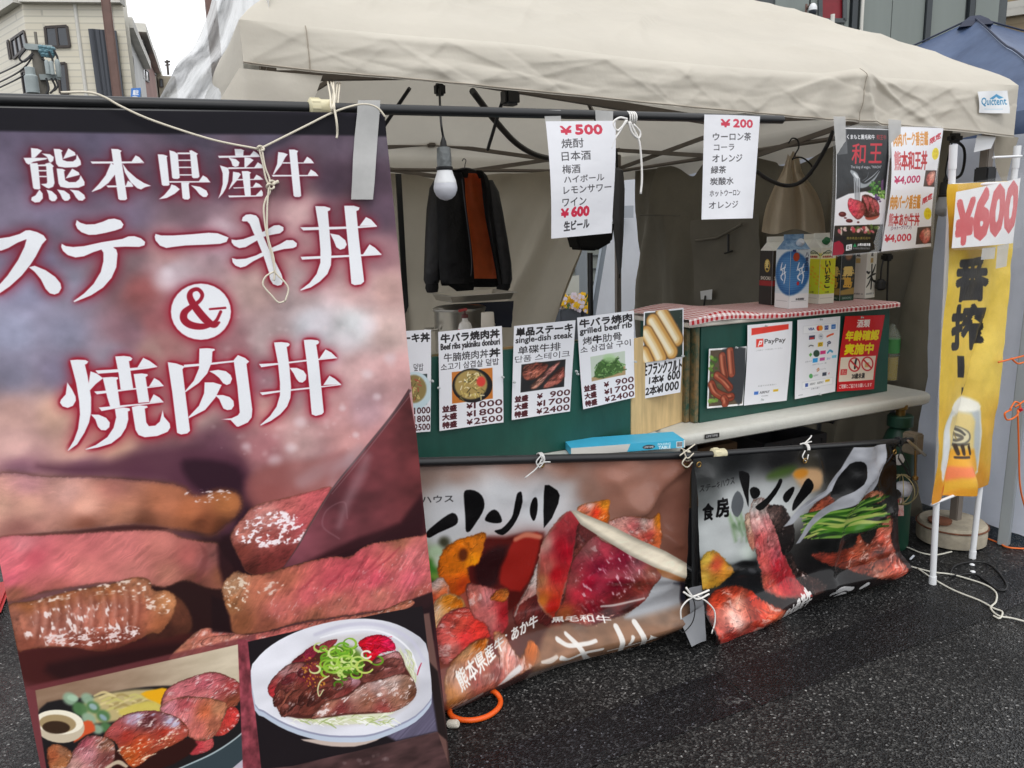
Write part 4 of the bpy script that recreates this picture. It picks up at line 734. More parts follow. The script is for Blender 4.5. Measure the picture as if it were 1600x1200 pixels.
    M([(750,640),(830,620),(960,590),(980,520),(1040,570),(1110,430),(1160,440),(1150,540),(1170,680),(1120,740),(1000,730),(900,710),(800,680)],[(800,650,(150,70,56)),(900,640,(130,56,36)),(1000,600,(200,110,80)),(1000,680,(130,60,40)),(1100,540,(226,120,100)),(1130,480,(200,130,110)),(1080,620,(110,50,34)),(1140,680,(200,100,80)),(1040,700,(180,110,90))],(110,50,34),8,-20,8,50,.25,26,.5,.5,.62,seed=77,**kw)
    M([(940,350),(1000,300),(1110,290),(1120,340),(1000,370)],[(1000,330,(140,80,56)),(1080,320,(190,130,100))],(90,50,40),6,-20,8,50,.25,20,.4,.3,seed=78,**kw); M([(740,430),(800,350),(860,320),(850,400),(780,460)],[(800,400,(196,110,80)),(840,350,(160,90,70))],(110,60,44),6,-50,8,50,.25,20,.4,.3,seed=79,**kw)
    q = random.Random(8)
    for i in range(46):
        x0,y0 = q.uniform(690,800),q.uniform(430,560); x1,y1 = q.uniform(980,1150),q.uniform(310,480); g = [(96,150,50),(60,110,36),(140,180,90),(40,80,28),(190,200,120)][i % 5]
        p.line([(x0,y0,3),((x0 + x1) / 2,(y0 + y1) / 2 + q.uniform(-24,20),q.uniform(5,10)),(x1,y1,4)],g,3,.9)
    def flow(X,Y,d,T): return rgb((198,200,206)) * (.95 + (fbm(X / p.rad(90),Y / p.rad(50),3,3) - .5)[...,None] * .3)
    p.poly([(960,60),(1140,40),(1120,180),(1060,290),(960,350),(850,410),(760,490),(690,580),(668,586),(720,500),(790,420),(900,320),(990,250),(1014,190),(1005,150),(980,132),(940,150),(890,230),(850,310),(740,400),(650,480),(600,494),(640,450),(740,360),(830,290),(900,180)],flow,3)
    p.poly([(940,150),(980,132),(1005,150),(1014,190),(990,250),(900,320),(850,330),(890,230)],(16,16,18),2,1,1)
    p.poly([(600,490),(720,400),(860,300),(900,180),(880,240),(830,300),(720,400)],(198,200,206),2)
    K = (14,13,15)
    p.poly([(360,195),(400,200),(418,220),(412,300),(412,385),(395,340),(370,270)],K,2,1,1); p.poly([(345,296),(370,320),(382,360),(372,405),(345,435),(318,420),(305,380),(318,330)],(122,126,130),3,1,1)
    p.poly([(418,295),(440,278),(470,290),(478,320),(460,342),(432,338)],K,2,1,1); p.poly([(588,235),(594,250),(570,320),(520,385),(480,408),(455,390),(470,375),(520,340),(560,280),(575,240)],K,2,1,1)
    p.poly([(650,280),(664,285),(660,320),(640,360),(620,365),(608,340),(620,310)],K,2,1,1); p.poly([(732,230),(756,265),(750,310),(700,380),(662,412),(664,380),(690,310),(710,250)],K,2,1,1)
    p.crop(0,0,1)
    p.text('ステーキハウス',1091,757,1148,768,(30,30,32),-.22,-.1,.004); p.text('食',1095,786,1110,812,(18,18,20),-.1,.06,.03); p.text('房',1114,777,1133,806,(18,18,20),-.1,.05,.03)
    p.text('熊本県産牛',1212,946,1256,976,(244,242,240),-.75,.1,.03)
    for q in ([(1252,962,3),(1264,950,5),(1272,956,4),(1262,968,2)],[(1288,922,4),(1300,916,6),(1318,914,4)],[(1292,940,3),(1308,925,5),(1318,940,6)],[(1300,950,3),(1312,938,5)],[(1332,912,3),(1337,905,4)]):
        p.line([(x,y,w + 1.6) for x,y,w in q],(24,22,24),1); p.line(q,(240,240,240),1)
    p.grain(.015,1.5)
# artwork of the papers (each laid out inside its surveyed corners)
class Lay:
    """fractions (0..1, 0..1) of a four-cornered sheet -> survey coordinates"""
    def __init__(s,pr,q): s.p = pr; s.q = np.array(q,float)
    def xy(s,a,b):
        tl,tr,br,bl = s.q; return (tl * (1 - a) + tr * a) * (1 - b) + (bl * (1 - a) + br * a) * b
    def text(s,st,a0,b0,a1,b1,col=(24,22,24),weight=0.,alpha=1.,tilt=0.):
        x0,y0 = s.xy(a0,b0); x1,y1 = s.xy(a1,b0); xb,yb = s.xy(a0,b1)
        s.p.crop(0,0,1); s.p.text(st,x0,y0,x1,yb,col,(y1 - y0) / (x1 - x0) + tilt,(xb - x0) / max(1e-6,(yb - y0)),weight,alpha)
    def rect(s,a0,b0,a1,b1,col,soft=.5,alpha=1.):
        s.p.crop(0,0,1); s.p.poly([s.xy(a0,b0),s.xy(a1,b0),s.xy(a1,b1),s.xy(a0,b1)],col,soft,alpha)
    def poly(s,pts,col,soft=.6,alpha=1.,smooth=0): s.p.crop(0,0,1); s.p.poly([s.xy(*q) for q in pts],col,soft,alpha,smooth)
    def line(s,pts,w,col,soft=.5,alpha=1.,smooth=True): s.p.crop(0,0,1); s.p.line([tuple(s.xy(*q[:2])) + (q[2] if len(q) > 2 else w,) for q in pts],col,soft,alpha,smooth=smooth)
    def ell(s,a,b,rx,ry,col,soft=.6,alpha=1.,ang=0): s.p.crop(0,0,1); x,y = s.xy(a,b); s.p.ell(x,y,rx,ry,ang,col,soft,alpha)
    def meat(s,pts,cols,*a,**k): s.p.crop(0,0,1); s.p.meat([tuple(s.xy(*q)) for q in pts],[tuple(s.xy(x,y)) + (c,) for x,y,c in cols],*a,**k)
RED,INK = (206,44,74),(52,50,54)
def art_500(l):
    t = l.text; t('¥',.2,.045,.36,.115,RED,.05); t('500',.42,.035,.80,.115,RED,.07)
    for st,a0,b0,a1,b1 in [('焼酎',.20,.155,.52,.235),('日本酒',.19,.265,.62,.345),('梅酒',.19,.38,.46,.455),('ハイボール',.21,.475,.83,.535),('レモンサワー',.20,.565,.95,.63),('ワイン',.18,.665,.56,.735)]: t(st,a0,b0,a1,b1,INK,.012,.95,-.03)
    t('¥',.16,.755,.28,.825,RED,.06); t('600',.33,.745,.61,.825,RED,.08); t('生ビール',.21,.865,.62,.945,INK,.03,1,-.06)
def art_200(l):
    t = l.text; t('¥',.28,.045,.44,.115,RED,.05); t('200',.50,.04,.86,.115,RED,.06)
    for st,a0,b0,a1,b1 in [('ウーロン茶',.15,.175,.84,.25),('コーラ',.17,.285,.52,.345),('オレンジ',.15,.385,.68,.455),('緑茶',.13,.495,.38,.565),('炭酸水',.12,.605,.52,.675),('ホットウーロン',.12,.725,.66,.785),('オレンジ',.11,.835,.62,.9)]: t(st,a0,b0,a1,b1,INK,.014,.95,-.03)
def art_menu(l,kind):
    K,M_ = (26,22,24),(74,22,30); t = l.text
    h = {0: ('テーキ丼','','','덮밥'),1: ('牛バラ焼肉丼','Beef ribs yakiniku donburi','牛腩焼肉丼','소고기 삼겹살 덮밥'),2: ('単品ステーキ','single-dish steak','单碟牛排','단품 스테이크'),3: ('牛バラ焼肉','grilled beef rib','烤牛肋骨','소 삼겹살 구이')}[kind]
    pr = {0: ('¥1000','¥1800','¥2500'),1: ('¥1000','¥1800','¥2500'),2: ('¥  900','¥1700','¥2400'),3: ('¥  900','¥1700','¥2400')}[kind]
    t(h[0],.04,.03,.96,.115,K,.05)
    if h[1]: t(h[1],.035,.125,.96,.205,K,.03)
    if h[2]: t(h[2],.08,.225,.78,.31,K,.008)
    if h[2]: t(h[2][-1] if kind == 1 else '牛',*((.80,.225,.96,.31) if kind == 1 else (.26,.225,.42,.31)),K,.05) if kind != 2 else None
    t(h[3],.03 if h[1] else .55,.325,.94 if h[1] else .8,.395,(60,58,62),.005)
    if kind == 1:
        l.rect(.2,.42,.84,.74,(200,120,50)); l.ell(.52,.58,32,27,(30,28,30)); l.ell(.5,.57,26,23,(176,150,90),2); q = random.Random(3)
        for i in range(60): a,b = q.uniform(.33,.7),q.uniform(.46,.7); l.line([(a,b),(a + q.uniform(-.07,.07),b + q.uniform(-.04,.04))],.9,[(230,214,150),(120,110,60),(210,190,110),(90,80,50),(236,226,190)][i % 5] if b > .53 or i % 3 else (240,230,190),.5,.9)
        l.ell(.66,.55,7,8,(222,70,60),2)
    elif kind == 2:
        l.rect(.14,.42,.88,.72,(40,40,42))
        l.meat([(.16,.46),(.3,.42),(.46,.42),(.6,.46),(.5,.55),(.35,.6),(.2,.58)],[(.25,.5,(150,84,70)),(.45,.45,(120,60,50)),(.4,.55,(170,100,80))],(90,50,40),2,-30,1.5,10,.25,6,.4,.4,.62,soft=1,jit=1,seed=3)
        l.meat([(.3,.67),(.5,.55),(.74,.44),(.78,.46),(.62,.58),(.4,.7)],[(.4,.65,(196,140,120)),(.6,.54,(206,130,120))],(120,70,56),2,-30,1.5,10,.25,6,.3,.2,soft=1,jit=1,seed=4); l.meat([(.52,.7),(.7,.56),(.86,.5),(.86,.64),(.7,.7)],[(.6,.67,(186,110,96)),(.8,.56,(170,90,76))],(90,50,40),2,-30,1.5,10,.25,6,.3,.2,soft=1,jit=1,seed=6)
    elif kind == 3:
        l.rect(.2,.45,.84,.72,(196,208,192)); l.poly([(.2,.68),(.84,.62),(.84,.72),(.2,.72)],(176,150,110)); q = random.Random(5)
        l.poly([(.26,.66),(.34,.54),(.5,.49),(.66,.52),(.8,.62),(.76,.68),(.4,.71)],(70,104,52),1.5,1,1)
        for i in range(70): a,b = q.uniform(.3,.78),q.uniform(.52,.69); l.line([(a,b),(a + q.uniform(-.08,.08),b + q.uniform(-.03,.03))],.9,[(104,150,80),(46,76,36),(130,170,104),(60,96,46)][i % 4],.5,.85)
        l.ell(.55,.5,10,6,(170,206,150),3,.8)
    else:
        l.rect(.3,.43,.9,.73,(56,66,66)); l.ell(.56,.59,27,30,(206,226,232),1); l.ell(.54,.57,20,22,(150,130,80),2); q = random.Random(2)
        for i in range(30): a,b = q.uniform(.4,.68),q.uniform(.46,.68); l.line([(a,b),(a + q.uniform(-.1,.1),b + q.uniform(-.04,.04))],1,[(210,190,120),(110,100,50),(180,90,70)][i % 3],.5,.9)
    for i in range(3):
        b = .755 + i * .082; t(('並盛','大盛','特盛')[i],.05,b,.27,b + .062,M_,.06); t('¥',.43,b + .006,.52,b + .058,M_,.05)
        n = pr[i].replace('¥','').strip(); t(n,.985 - .105 * len(n) - .02,b,.985,b + .062,M_,.035)
def art_frank(l):
    t = l.text; l.rect(.03,.03,.97,.985,(44,58,50)); q = random.Random(7)
    for i in range(60): l.ell(q.uniform(.05,.95),q.uniform(.05,.95),.7,.7,(150,160,150),.5,.5)
    def roll(P,w):
        l.line([(a,b) for a,b in P],w + 1.5,(120,84,50),1.5); l.line(P,w,(206,156,84),1.5); l.line([(a - .03,b) for a,b in P],w * .62,(232,204,150),2); l.line([(a - .05,b - .01) for a,b in P],w * .3,(246,236,210),1.5,.9)
    roll([(.44,.06),(.62,.3),(.84,.62)],9.5); roll([(.22,.2),(.44,.5),(.7,.86)],9.5); roll([(.08,.42),(.3,.74),(.42,.95)],9.5); roll([(.03,.8),(.14,1.0)],8)
def art_price(l):
    t = l.text; K = (30,26,26); t('生フランクフルト',.02,.03,1.0,.36,K,.03); t('1本¥',.2,.40,.56,.63,K,.03); t('600',.66,.36,.97,.60,K,.03); t('2本¥',.13,.68,.52,.93,K,.03); t('1000',.53,.66,.95,.90,K,.03)
def art_sausage(l):
    l.rect(0,0,1,1,(240,240,240)); l.rect(.04,.03,.97,.97,(92,78,62)); l.p.img *= mottled(l.p,.3,14,3); q = random.Random(4)
    l.poly([(.36,.03),(.97,.03),(.97,.93),(.76,.9),(.5,.6),(.3,.3)],(58,62,66),2,1,1)
    for i in range(36): a,b = q.uniform(.06,.34),q.uniform(.1,.95); l.ell(a,b,q.uniform(2,4.4),q.uniform(1.5,3),[(96,140,50),(140,180,80),(60,96,36),(120,160,70)][i % 4],.8,.8 if (b < .5 or b > .75) else .15,q.uniform(0,90))
    def sg(P,c):
        l.line(P,6.2,(74,34,24),1); l.line(P,5.4,c,1.2); l.line([(a - .03,b - .012) for a,b in P],1.6,(206,130,100),1.2,.8); l.line([(a + .05,b + .01) for a,b in P],1.2,(84,36,26),1,.6)
    sg([(.36,.14),(.40,.32),(.46,.48)],(150,74,54)); sg([(.56,.06),(.60,.26),(.64,.44)],(160,82,60)); sg([(.24,.46),(.42,.55),(.60,.68)],(150,70,50)); sg([(.10,.60),(.22,.74),(.52,.84),(.66,.84)],(146,66,46)); sg([(.46,.86),(.5,.9),(.5,.94)],(150,70,50))
def art_pay(l):
    l.poly([(.09,.045),(.92,.03),(.92,.095),(.09,.13)],(226,62,52)); l.rect(.2,.185,.36,.285,(232,64,54),.8); l.line([(.25,.27),(.28,.215),(.33,.215),(.31,.25),(.27,.25)],.9,(250,246,246),.5,1,False)
    l.text('PayPay',.39,.195,.86,.265,(70,68,70),.02); l.text('このQRコードを読み取ってください',.2,.315,.8,.335,(150,150,152)); l.text('お店でのお支払い',.3,.765,.72,.785,(140,140,142))
    l.rect(.22,.84,.32,.88,(70,120,200)); l.text('AIRPAY',.35,.845,.58,.875,(90,90,94),.02); l.rect(.66,.84,.78,.868,(226,190,50)); l.text('COIN',.4,.9,.55,.915,(120,120,124))
def art_cards(l):
    l.rect(.13,.08,.95,.185,(220,222,226)); l.rect(.145,.088,.935,.178,(240,241,244))
    l.text('VISA',.26,.115,.40,.145,(40,50,120),.04); l.ell(.5,.13,3.2,4,(226,50,40)); l.ell(.55,.13,3.2,4,(240,150,40)); l.rect(.64,.105,.73,.16,(60,80,150)); l.text('JCB',.65,.12,.72,.145,(240,240,240)); l.rect(.80,.1,.9,.158,(40,110,190)); l.text('AE',.82,.12,.88,.142,(240,240,244))
    l.rect(.28,.215,.42,.265,(60,66,96)); l.rect(.3,.24,.4,.262,(200,60,60)); l.ell(.56,.24,4,5,(206,210,216)); l.line([(.54,.235),(.58,.24)],.7,(120,130,150)); l.rect(.70,.22,.86,.26,(236,236,238)); l.line([(.71,.25),(.78,.235),(.85,.225)],1.2,(226,90,50))
    l.ell(.34,.345,6,5,(230,232,234)); l.line([(.29,.35),(.33,.34),(.39,.35)],.7,(90,90,96)); l.rect(.50,.315,.62,.37,(222,184,40)); l.text('ID',.53,.325,.59,.36,(60,60,60)); l.line([(.73,.33),(.77,.32),(.8,.34),(.74,.35),(.74,.375)],.9,(80,84,110))
    l.poly([(.34,.435),(.38,.46),(.34,.49),(.30,.46)],(96,170,80)); l.ell(.48,.455,5,5.4,(50,80,70)); l.rect(.57,.43,.7,.475,(214,60,130)); l.line([(.75,.465),(.8,.44),(.86,.46)],1.4,(70,160,200))
    l.text('メルペイ',.22,.535,.38,.555,(100,104,120)); l.rect(.4,.515,.52,.57,(50,160,226)); l.rect(.57,.52,.69,.56,(200,80,150)); l.text('au',.74,.53,.82,.555,(120,150,200)); l.rect(.86,.51,.97,.545,(120,200,226)); l.text('対応ブランド一覧',.4,.59,.74,.605,(130,132,140))
    l.line([(.52,.67),(.55,.655),(.57,.675),(.53,.69)],.9,(200,150,120)); l.text('UnionPay',.6,.66,.74,.685,(180,180,186)); l.ell(.38,.74,3,3.6,(90,170,100)); l.text('ALIPAY',.44,.73,.56,.752,(120,124,130)); l.rect(.66,.72,.76,.765,(60,70,90)); l.text('d',.8,.73,.83,.755,(180,60,80))
    l.rect(.17,.80,.93,.895,(214,216,222)); l.rect(.18,.807,.92,.888,(240,241,244)); l.rect(.25,.825,.32,.87,(60,90,170)); l.text('AIRPAY',.36,.83,.5,.86,(80,84,90)); l.text('AIRPAY',.54,.83,.70,.86,(80,84,90)); l.rect(.74,.82,.85,.85,(226,190,50)); l.text('お取り扱い',.4,.9,.62,.918,(90,90,96)); l.text('AIRREGI',.08,.955,.2,.967,(120,120,126))
def art_age(l):
    l.rect(-.02,-.02,1.02,1.02,(206,22,36)); t = l.text; Y_ = (246,226,30); W_ = (246,240,236); t('酒類',.33,.055,.65,.155,W_,.035)
    t('年齢確認',.09,.2,.93,.33,Y_,.05); t('実施中',.12,.375,.85,.515,Y_,.05)
    l.rect(.04,.55,.96,.875,(236,222,204)); t('20歳未満',.38,.775,.72,.845,(40,36,38),.03); l.rect(.07,.71,.24,.785,(214,60,66)); t('禁止',.1,.72,.22,.775,(236,222,204))
    for cx in (.42,.76): l.ell(cx,.655,9.6,11.4,(206,30,42)); l.ell(cx,.655,7.6,9.4,(240,228,212))
    l.line([(.44,.7),(.44,.64),(.45,.59)],1.8,(40,36,40)); l.rect(.70,.63,.80,.70,(214,170,110),.8); l.rect(.70,.61,.80,.635,(246,244,240),.8)
    for cx in (.42,.76): l.line([(cx - .12,.595),(cx + .12,.715)],1.1,(206,30,42),.5,1,False)
    t('ご理解とご協力をお願いします',.06,.91,.93,.965,W_,.02)
def art_wagyu(p):
    p.img[:] = rgb((236,236,238)); p.crop(1290,180,5.4526); K = (22,26,30)
    p.poly([(90,116),(536,130),(506,910),(492,1160),(52,1198),(72,700)],K,3); p.poly([(96,118),(172,118),(172,330),(92,340)],(96,98,100),3,.8)
    p.img *= mottled(p,.2,18,3); p.crop(1290,180,5.4526)
    p.text('くまもと黒毛和牛',172,165,400,205,(226,226,228),.02,0,.03); p.text('和王牛',415,168,500,210,(150,30,36),.05,0,.02)
    p.text('和',212,245,325,415,(196,34,52),0,-.05,.012); p.text('王',358,245,470,408,(196,34,52),0,-.05,.012); p.text('The king of wagyu, "WAOH"',196,430,465,462,(190,190,194),0,0,.01)
    p.poly([(70,720),(180,670),(330,650),(430,670),(520,720),(510,900),(500,940),(60,945)],(226,224,226),5,1,0)
    p.line([(200,480,10),(240,520,22),(270,590,20),(330,600,12),(400,550,9),(450,480,3)],(150,156,160),5); p.line([(225,500,8),(260,540,10)],(226,230,232),5,.9); p.line([(320,570,3),(390,520,4),(440,470,2)],(190,196,200),3,.8); p.line([(300,560,2),(340,530,3),(350,490,2)],(120,126,130),3,.8)
    for i in range(4): p.line([(225 + i * 16,540,4),(232 + i * 14,640,5),(240 + i * 12,745,3)],(176,180,184),2,.95); p.line([(231 + i * 16,540,2),(238 + i * 14,640,2.5),(246 + i * 12,745,1.5)],(60,62,66),2,.8)
    q = random.Random(3)
    for i in range(60): a,b = q.gauss(0,1),q.gauss(0,1); p.ell(412 + a * 22,625 + b * 24,q.uniform(6,14),q.uniform(6,12),0,[(60,120,44),(96,160,60),(40,84,34)][i % 3],3,.9)
    for i in range(26): p.ell(480 + q.gauss(0,16),670 + q.gauss(0,22),q.uniform(6,13),q.uniform(6,12),0,[(130,180,80),(170,210,120),(96,140,60)][i % 3],3,.9)
    for i in range(20): p.ell(440 + q.gauss(0,16),705 + q.gauss(0,12),10,8,0,[(110,80,130),(80,56,100)][i % 2],3,.9)
    p.poly([(470,560),(490,545),(495,640),(472,640)],(96,60,100),3); p.ell(405,862,66,30,-10,(170,84,70),5)
    M = p.meat; M([(360,680),(448,735),(445,800),(470,850),(330,860),(300,700)],[(400,740,(90,40,36)),(430,760,(150,80,74)),(340,800,(60,26,26)),(450,830,(90,46,40))],(50,24,24),5,60,5,30,.2,14,.3,.3,soft=3,jit=2,seed=80)
    for x,y in ((300,690),(350,700),(395,720)): M([(x,y),(x+40,y+4),(x+72,y+56),(x+66,y+130),(x+40,y+80)],[(x+30,y+20,(196,96,100)),(x+55,y+80,(176,80,84))],(96,40,38),4,60,4,30,.2,12,.2,.2,soft=3,jit=1,seed=81)
    M([(182,712),(240,720),(305,740),(340,790),(320,860),(262,886),(182,800)],[(200,740,(214,80,96)),(240,800,(206,70,90)),(290,760,(190,80,84)),(300,850,(176,70,74)),(320,800,(120,50,50)),(200,790,(206,60,80))],(140,60,56),5,70,5,30,.2,14,.3,.25,soft=3,jit=2,seed=82)
    for x,y,rx,ry in [(130,845,34,22),(195,900,32,16),(158,876,14,6),(278,912,12,8)]: p.ell(x,y,rx,ry,4,(84,30,32),3); p.ell(x - 4,y - 4,rx * .5,ry * .3,4,(160,90,90),4,.7)
    p.poly([(64,942),(506,930),(500,1012),(60,1034)],(40,40,36),3)
    for i in range(34): x = q.uniform(80,490); p.ell(x,q.uniform(950,1005),q.uniform(10,26),q.uniform(8,18),q.uniform(0,90),[(206,110,116),(230,190,190),(90,120,60),(190,70,80),(220,200,180),(60,50,40)][i % 6],4,.85)
    p.text('熊本県産の黒毛和牛',180,1036,400,1060,(130,116,60),0,0,.02); p.poly([(180,1106),(232,1098),(230,1148),(178,1156)],(236,236,236),2); p.text('和王',188,1110,226,1146,(60,60,62),0,0,.02)
    p.poly([(240,1122),(258,1090),(276,1122)],(40,140,90),2); p.text('JA熊本経済連',284,1090,398,1118,(232,232,234),0,0,.03); p.text('熊本県経済農業協同組合',242,1126,396,1144,(190,190,192),0,0,.01)
    p.poly([(62,1085),(110,1068),(150,1100),(165,1160),(150,1186),(56,1196)],(150,30,52),3,1,0)
def art_4000(p,k):
    p.img[:] = rgb((234,235,240)); p.crop(1290,180,5.4526); O_ = (214,146,66); R_ = (190,52,58); P_ = (190,46,96)
    y = (0,535)[k]; x = (0,-28)[k]; B = lambda a,b: (a + x,b + y)
    p.text('肉肉パーク番吉鑑',566 + x,150 + y,850 + x,268 + y,O_,-.03,0,.02); p.text(('熊本和王丼','熊本あか牛丼')[k],566 + x,312 + y - k * 8,850 + x,470 + y - k * 60,R_,-.02,0,.02)
    p.poly([B(560,312),B(612,312),B(612,470 - k * 60),B(556,472 - k * 60)],(236,232,236),8,.45)
    if k: p.text('(シャトーブリアン)',566,945,752,985,(120,80,110),-.06,0,.01)
    py = (525,1020)[k]; px = (566,518)[k]; p.text('¥4,000',px,py,px + 236,py + 72,P_ if not k else (206,50,74),-.06,-.05,.03)
    p.text('限定',866 + x * .8,205 + (0,505)[k],962 + x * 1.2,255 + (0,505)[k],(196,50,66),-.62,0,.04); cx,cy = (924,330) if not k else (892,838)
    p.ell(cx,cy,32,50,0,(234,216,50),3); p.text('予約',cx - 20,cy - 30,cx + 20,cy - 4,(206,170,40)); p.text('必要',cx - 20,cy + 4,cx + 20,cy + 30,(206,170,40))
    a,b,c,d = [(846,470),(950,470),(944,610),(838,606)] if not k else [(806,955),(920,945),(908,1090),(786,1102)]
    p.poly([a,b,c,d],(84,72,70),2); M = p.meat; w,h = b[0] - a[0],d[1] - a[1]
    M([(a[0] + w * .1,a[1] + h * .5),(a[0] + w * .4,a[1] + h * .1),(a[0] + w * .9,a[1] + h * .06),(a[0] + w * .85,a[1] + h * .7),(a[0] + w * .4,a[1] + h * .95)],[(a[0] + w * .3,a[1] + h * .5,(190,90,84)),(a[0] + w * .6,a[1] + h * .4,(226,170,150)),(a[0] + w * .7,a[1] + h * .8,(206,110,100))],(150,70,60),5,70,6,30,.25,16,.3,.3,soft=4,jit=3,seed=90 + k)
def art_600(l):
    l.text('¥',.04,.2,.27,.93,(206,40,48),.04,1,-.02); l.text('600',.30,.08,.98,.86,(206,40,48),.05,1,-.02)
def art_beer(p):
    p.crop(0,0,1); p.img[:] = p.field([(1500,300,(226,186,50)),(1480,400,(232,198,66)),(1560,420,(236,204,84)),(1480,560,(232,196,70)),(1550,560,(238,208,96)),(1470,700,(226,180,50)),(1540,700,(216,172,60)),(1500,650,(236,204,96)),(1470,770,(226,150,40)),(1520,750,(206,140,30))],3)
    p.img *= mottled(p,.14,40,6); p.crop(1400,200,2.61)
    K = (30,28,28)
    p.text('番',224,536,380,700,K,-.02,-.03,.035); p.text('搾',218,728,372,898,K,-.02,-.03,.035)
    p.poly([(240,928),(272,930),(275,1018),(244,1016)],K,1.2); p.poly([(322,922),(328,926),(306,1040),(284,1056),(296,1020)],(110,88,40),2,.9); p.poly([(270,1058),(284,1060),(286,1082),(272,1088)],K,1.2)
    p.crop(1360,640,3.53)
    p.poly([(372,330),(392,120),(430,20),(470,-40),(540,-60),(590,-30),(596,60),(585,200),(572,320),(560,350),(470,380)],(214,216,206),5,1,1)
    p.poly([(400,120),(440,30),(480,40),(450,200),(430,330),(395,400),(380,330)],(236,240,240),8,.95,1); p.poly([(560,0),(588,10),(580,180),(566,310),(548,300)],(184,192,194),6,.9,1)
    p.poly([(440,-10),(480,-60),(540,-76),(590,-40),(592,0),(540,16),(480,24)],(248,246,232),7,1,1)
    p.poly([(452,40),(560,24),(560,120),(548,250),(520,330),(440,330),(440,200)],(232,206,130),10,.9,1); p.poly([(440,230),(556,215),(566,330),(500,390),(400,470),(386,420),(420,330)],(236,168,44),9,.95,0)
    p.ell(503,146,42,52,8,(120,116,104),3); p.ell(503,145,36,45,8,(226,216,178),3); p.line([(478,128,4),(495,108,5),(518,118,5),(528,140,4)],(96,92,84),2.5); p.line([(482,150,4),(500,140,5),(520,155,5),(505,175,5),(488,170,4)],(110,104,92),2.5); p.line([(465,184,3),(498,200,4),(536,188,3)],(96,92,84),2.5); p.line([(500,120,3),(506,168,3)],(150,130,80),2)
    for pts in ([(450,230,7),(478,226,7)],[(498,206,7),(500,246,6)],[(514,204,6),(515,244,6)],[(533,202,6),(536,240,6)],[(490,268,4),(530,260,4)]): p.line(pts,(70,54,40),2)
    p.poly([(432,340),(470,318),(528,308),(540,340),(480,380),(430,430),(418,420)],(240,126,84),8,.9); p.poly([(392,470),(440,410),(480,372),(560,350),(560,380),(470,430),(398,520)],(226,176,50),9,.8); p.poly([(390,430),(410,400),(400,460),(384,480)],(216,84,36),6,.8)
    p.crop(0,0,1); p.grain(.02,1.5)
# setting: ground
def asphalt(name,base,agg,rough0,rough1,crack=False):
    m = bpy.data.materials.new(name); m.use_nodes = True; n = m.node_tree; b = n.nodes['Principled BSDF']; l = n.links.new; N = n.nodes.new
    t = N('ShaderNodeTexCoord')
    def noise(sc,det=5,ro=.6):
        z = N('ShaderNodeTexNoise'); z.inputs['Scale'].default_value = sc; z.inputs['Detail'].default_value = det; z.inputs['Roughness'].default_value = ro; l(t.outputs['Object'],z.inputs['Vector']); return z.outputs['Fac']
    def ramp(f,stops):
        r = N('ShaderNodeValToRGB'); l(f,r.inputs[0])
        while len(r.color_ramp.elements) < len(stops): r.color_ramp.elements.new(.5)
        for e,(p,c) in zip(r.color_ramp.elements,stops): e.position = p; e.color = (*c,1) if len(c) == 3 else c
        return r.outputs[0]
    def mix(f,a,c,mode='MIX'):
        x = N('ShaderNodeMixRGB'); x.blend_type = mode; l(f,x.inputs[0]) if not isinstance(f,float) else setattr(x.inputs[0],'default_value',f)
        for i,v in ((1,a),(2,c)):
            if isinstance(v,tuple): x.inputs[i].default_value = v
            else: l(v,x.inputs[i])
        return x.outputs[0]
    v = N('ShaderNodeTexVoronoi'); v.inputs['Scale'].default_value = 165.; v.inputs['Randomness'].default_value = 1; l(t.outputs['Object'],v.inputs['Vector'])
    sep = N('ShaderNodeSeparateColor'); l(v.outputs['Color'],sep.inputs[0])
    stone = ramp(sep.outputs[0],[(.0,tuple(x * .5 for x in base)),(.5,base),(.8,agg),(.93,tuple(x * 2.2 for x in agg)),(.985,tuple(x * 3 for x in agg)),(1.,tuple(x * 9 for x in agg))])
    big = ramp(noise(1.0,7),[(.36,(.45,.46,.5)),(.64,(1.4,1.38,1.34))])  # broad wet sheen also put into the colour as lighter and darker areas
    col = mix(1.0,stone,big,'MULTIPLY')
    if crack:
        v2 = N('ShaderNodeTexVoronoi'); v2.feature = 'DISTANCE_TO_EDGE'; v2.inputs['Scale'].default_value = 11.; l(t.outputs['Object'],v2.inputs['Vector'])
        wob = N('ShaderNodeTexNoise'); wob.inputs['Scale'].default_value = 14.; l(t.outputs['Object'],wob.inputs['Vector'])
        ad = N('ShaderNodeMixRGB'); ad.inputs[0].default_value = .12; l(t.outputs['Object'],ad.inputs[1]); l(wob.outputs['Color'],ad.inputs[2]); l(ad.outputs[0],v2.inputs['Vector'])
        line = ramp(v2.outputs['Distance'],[(.0,(1,1,1)),(.028,(0,0,0))]); pat = ramp(noise(9,6,.7),[(.5,(0,0,0)),(.68,(1,1,1))])
        f = mix(1.0,line,pat,'MULTIPLY'); g = N('ShaderNodeRGBToBW'); l(f,g.inputs[0]); col = mix(g.outputs[0],col,(.16,.16,.155,1))
    l(col,b.inputs['Base Color']); b.inputs['Specular IOR Level'].default_value = .22
    rr = ramp(noise(2.2,5),[(.40,(rough0 * .8,) * 3),(.60,(rough1,) * 3)]); l(rr,b.inputs['Roughness'])
    bu = N('ShaderNodeBump'); bu.inputs['Strength'].default_value = .6; bu.inputs['Distance'].default_value = .006; l(v.outputs['Distance'],bu.inputs['Height'])
    bu2 = N('ShaderNodeBump'); bu2.inputs['Strength'].default_value = .3; bu2.inputs['Distance'].default_value = .01; l(noise(30,6),bu2.inputs['Height']); l(bu.outputs[0],bu2.inputs['Normal']); l(bu2.outputs[0],b.inputs['Normal'])
    return m
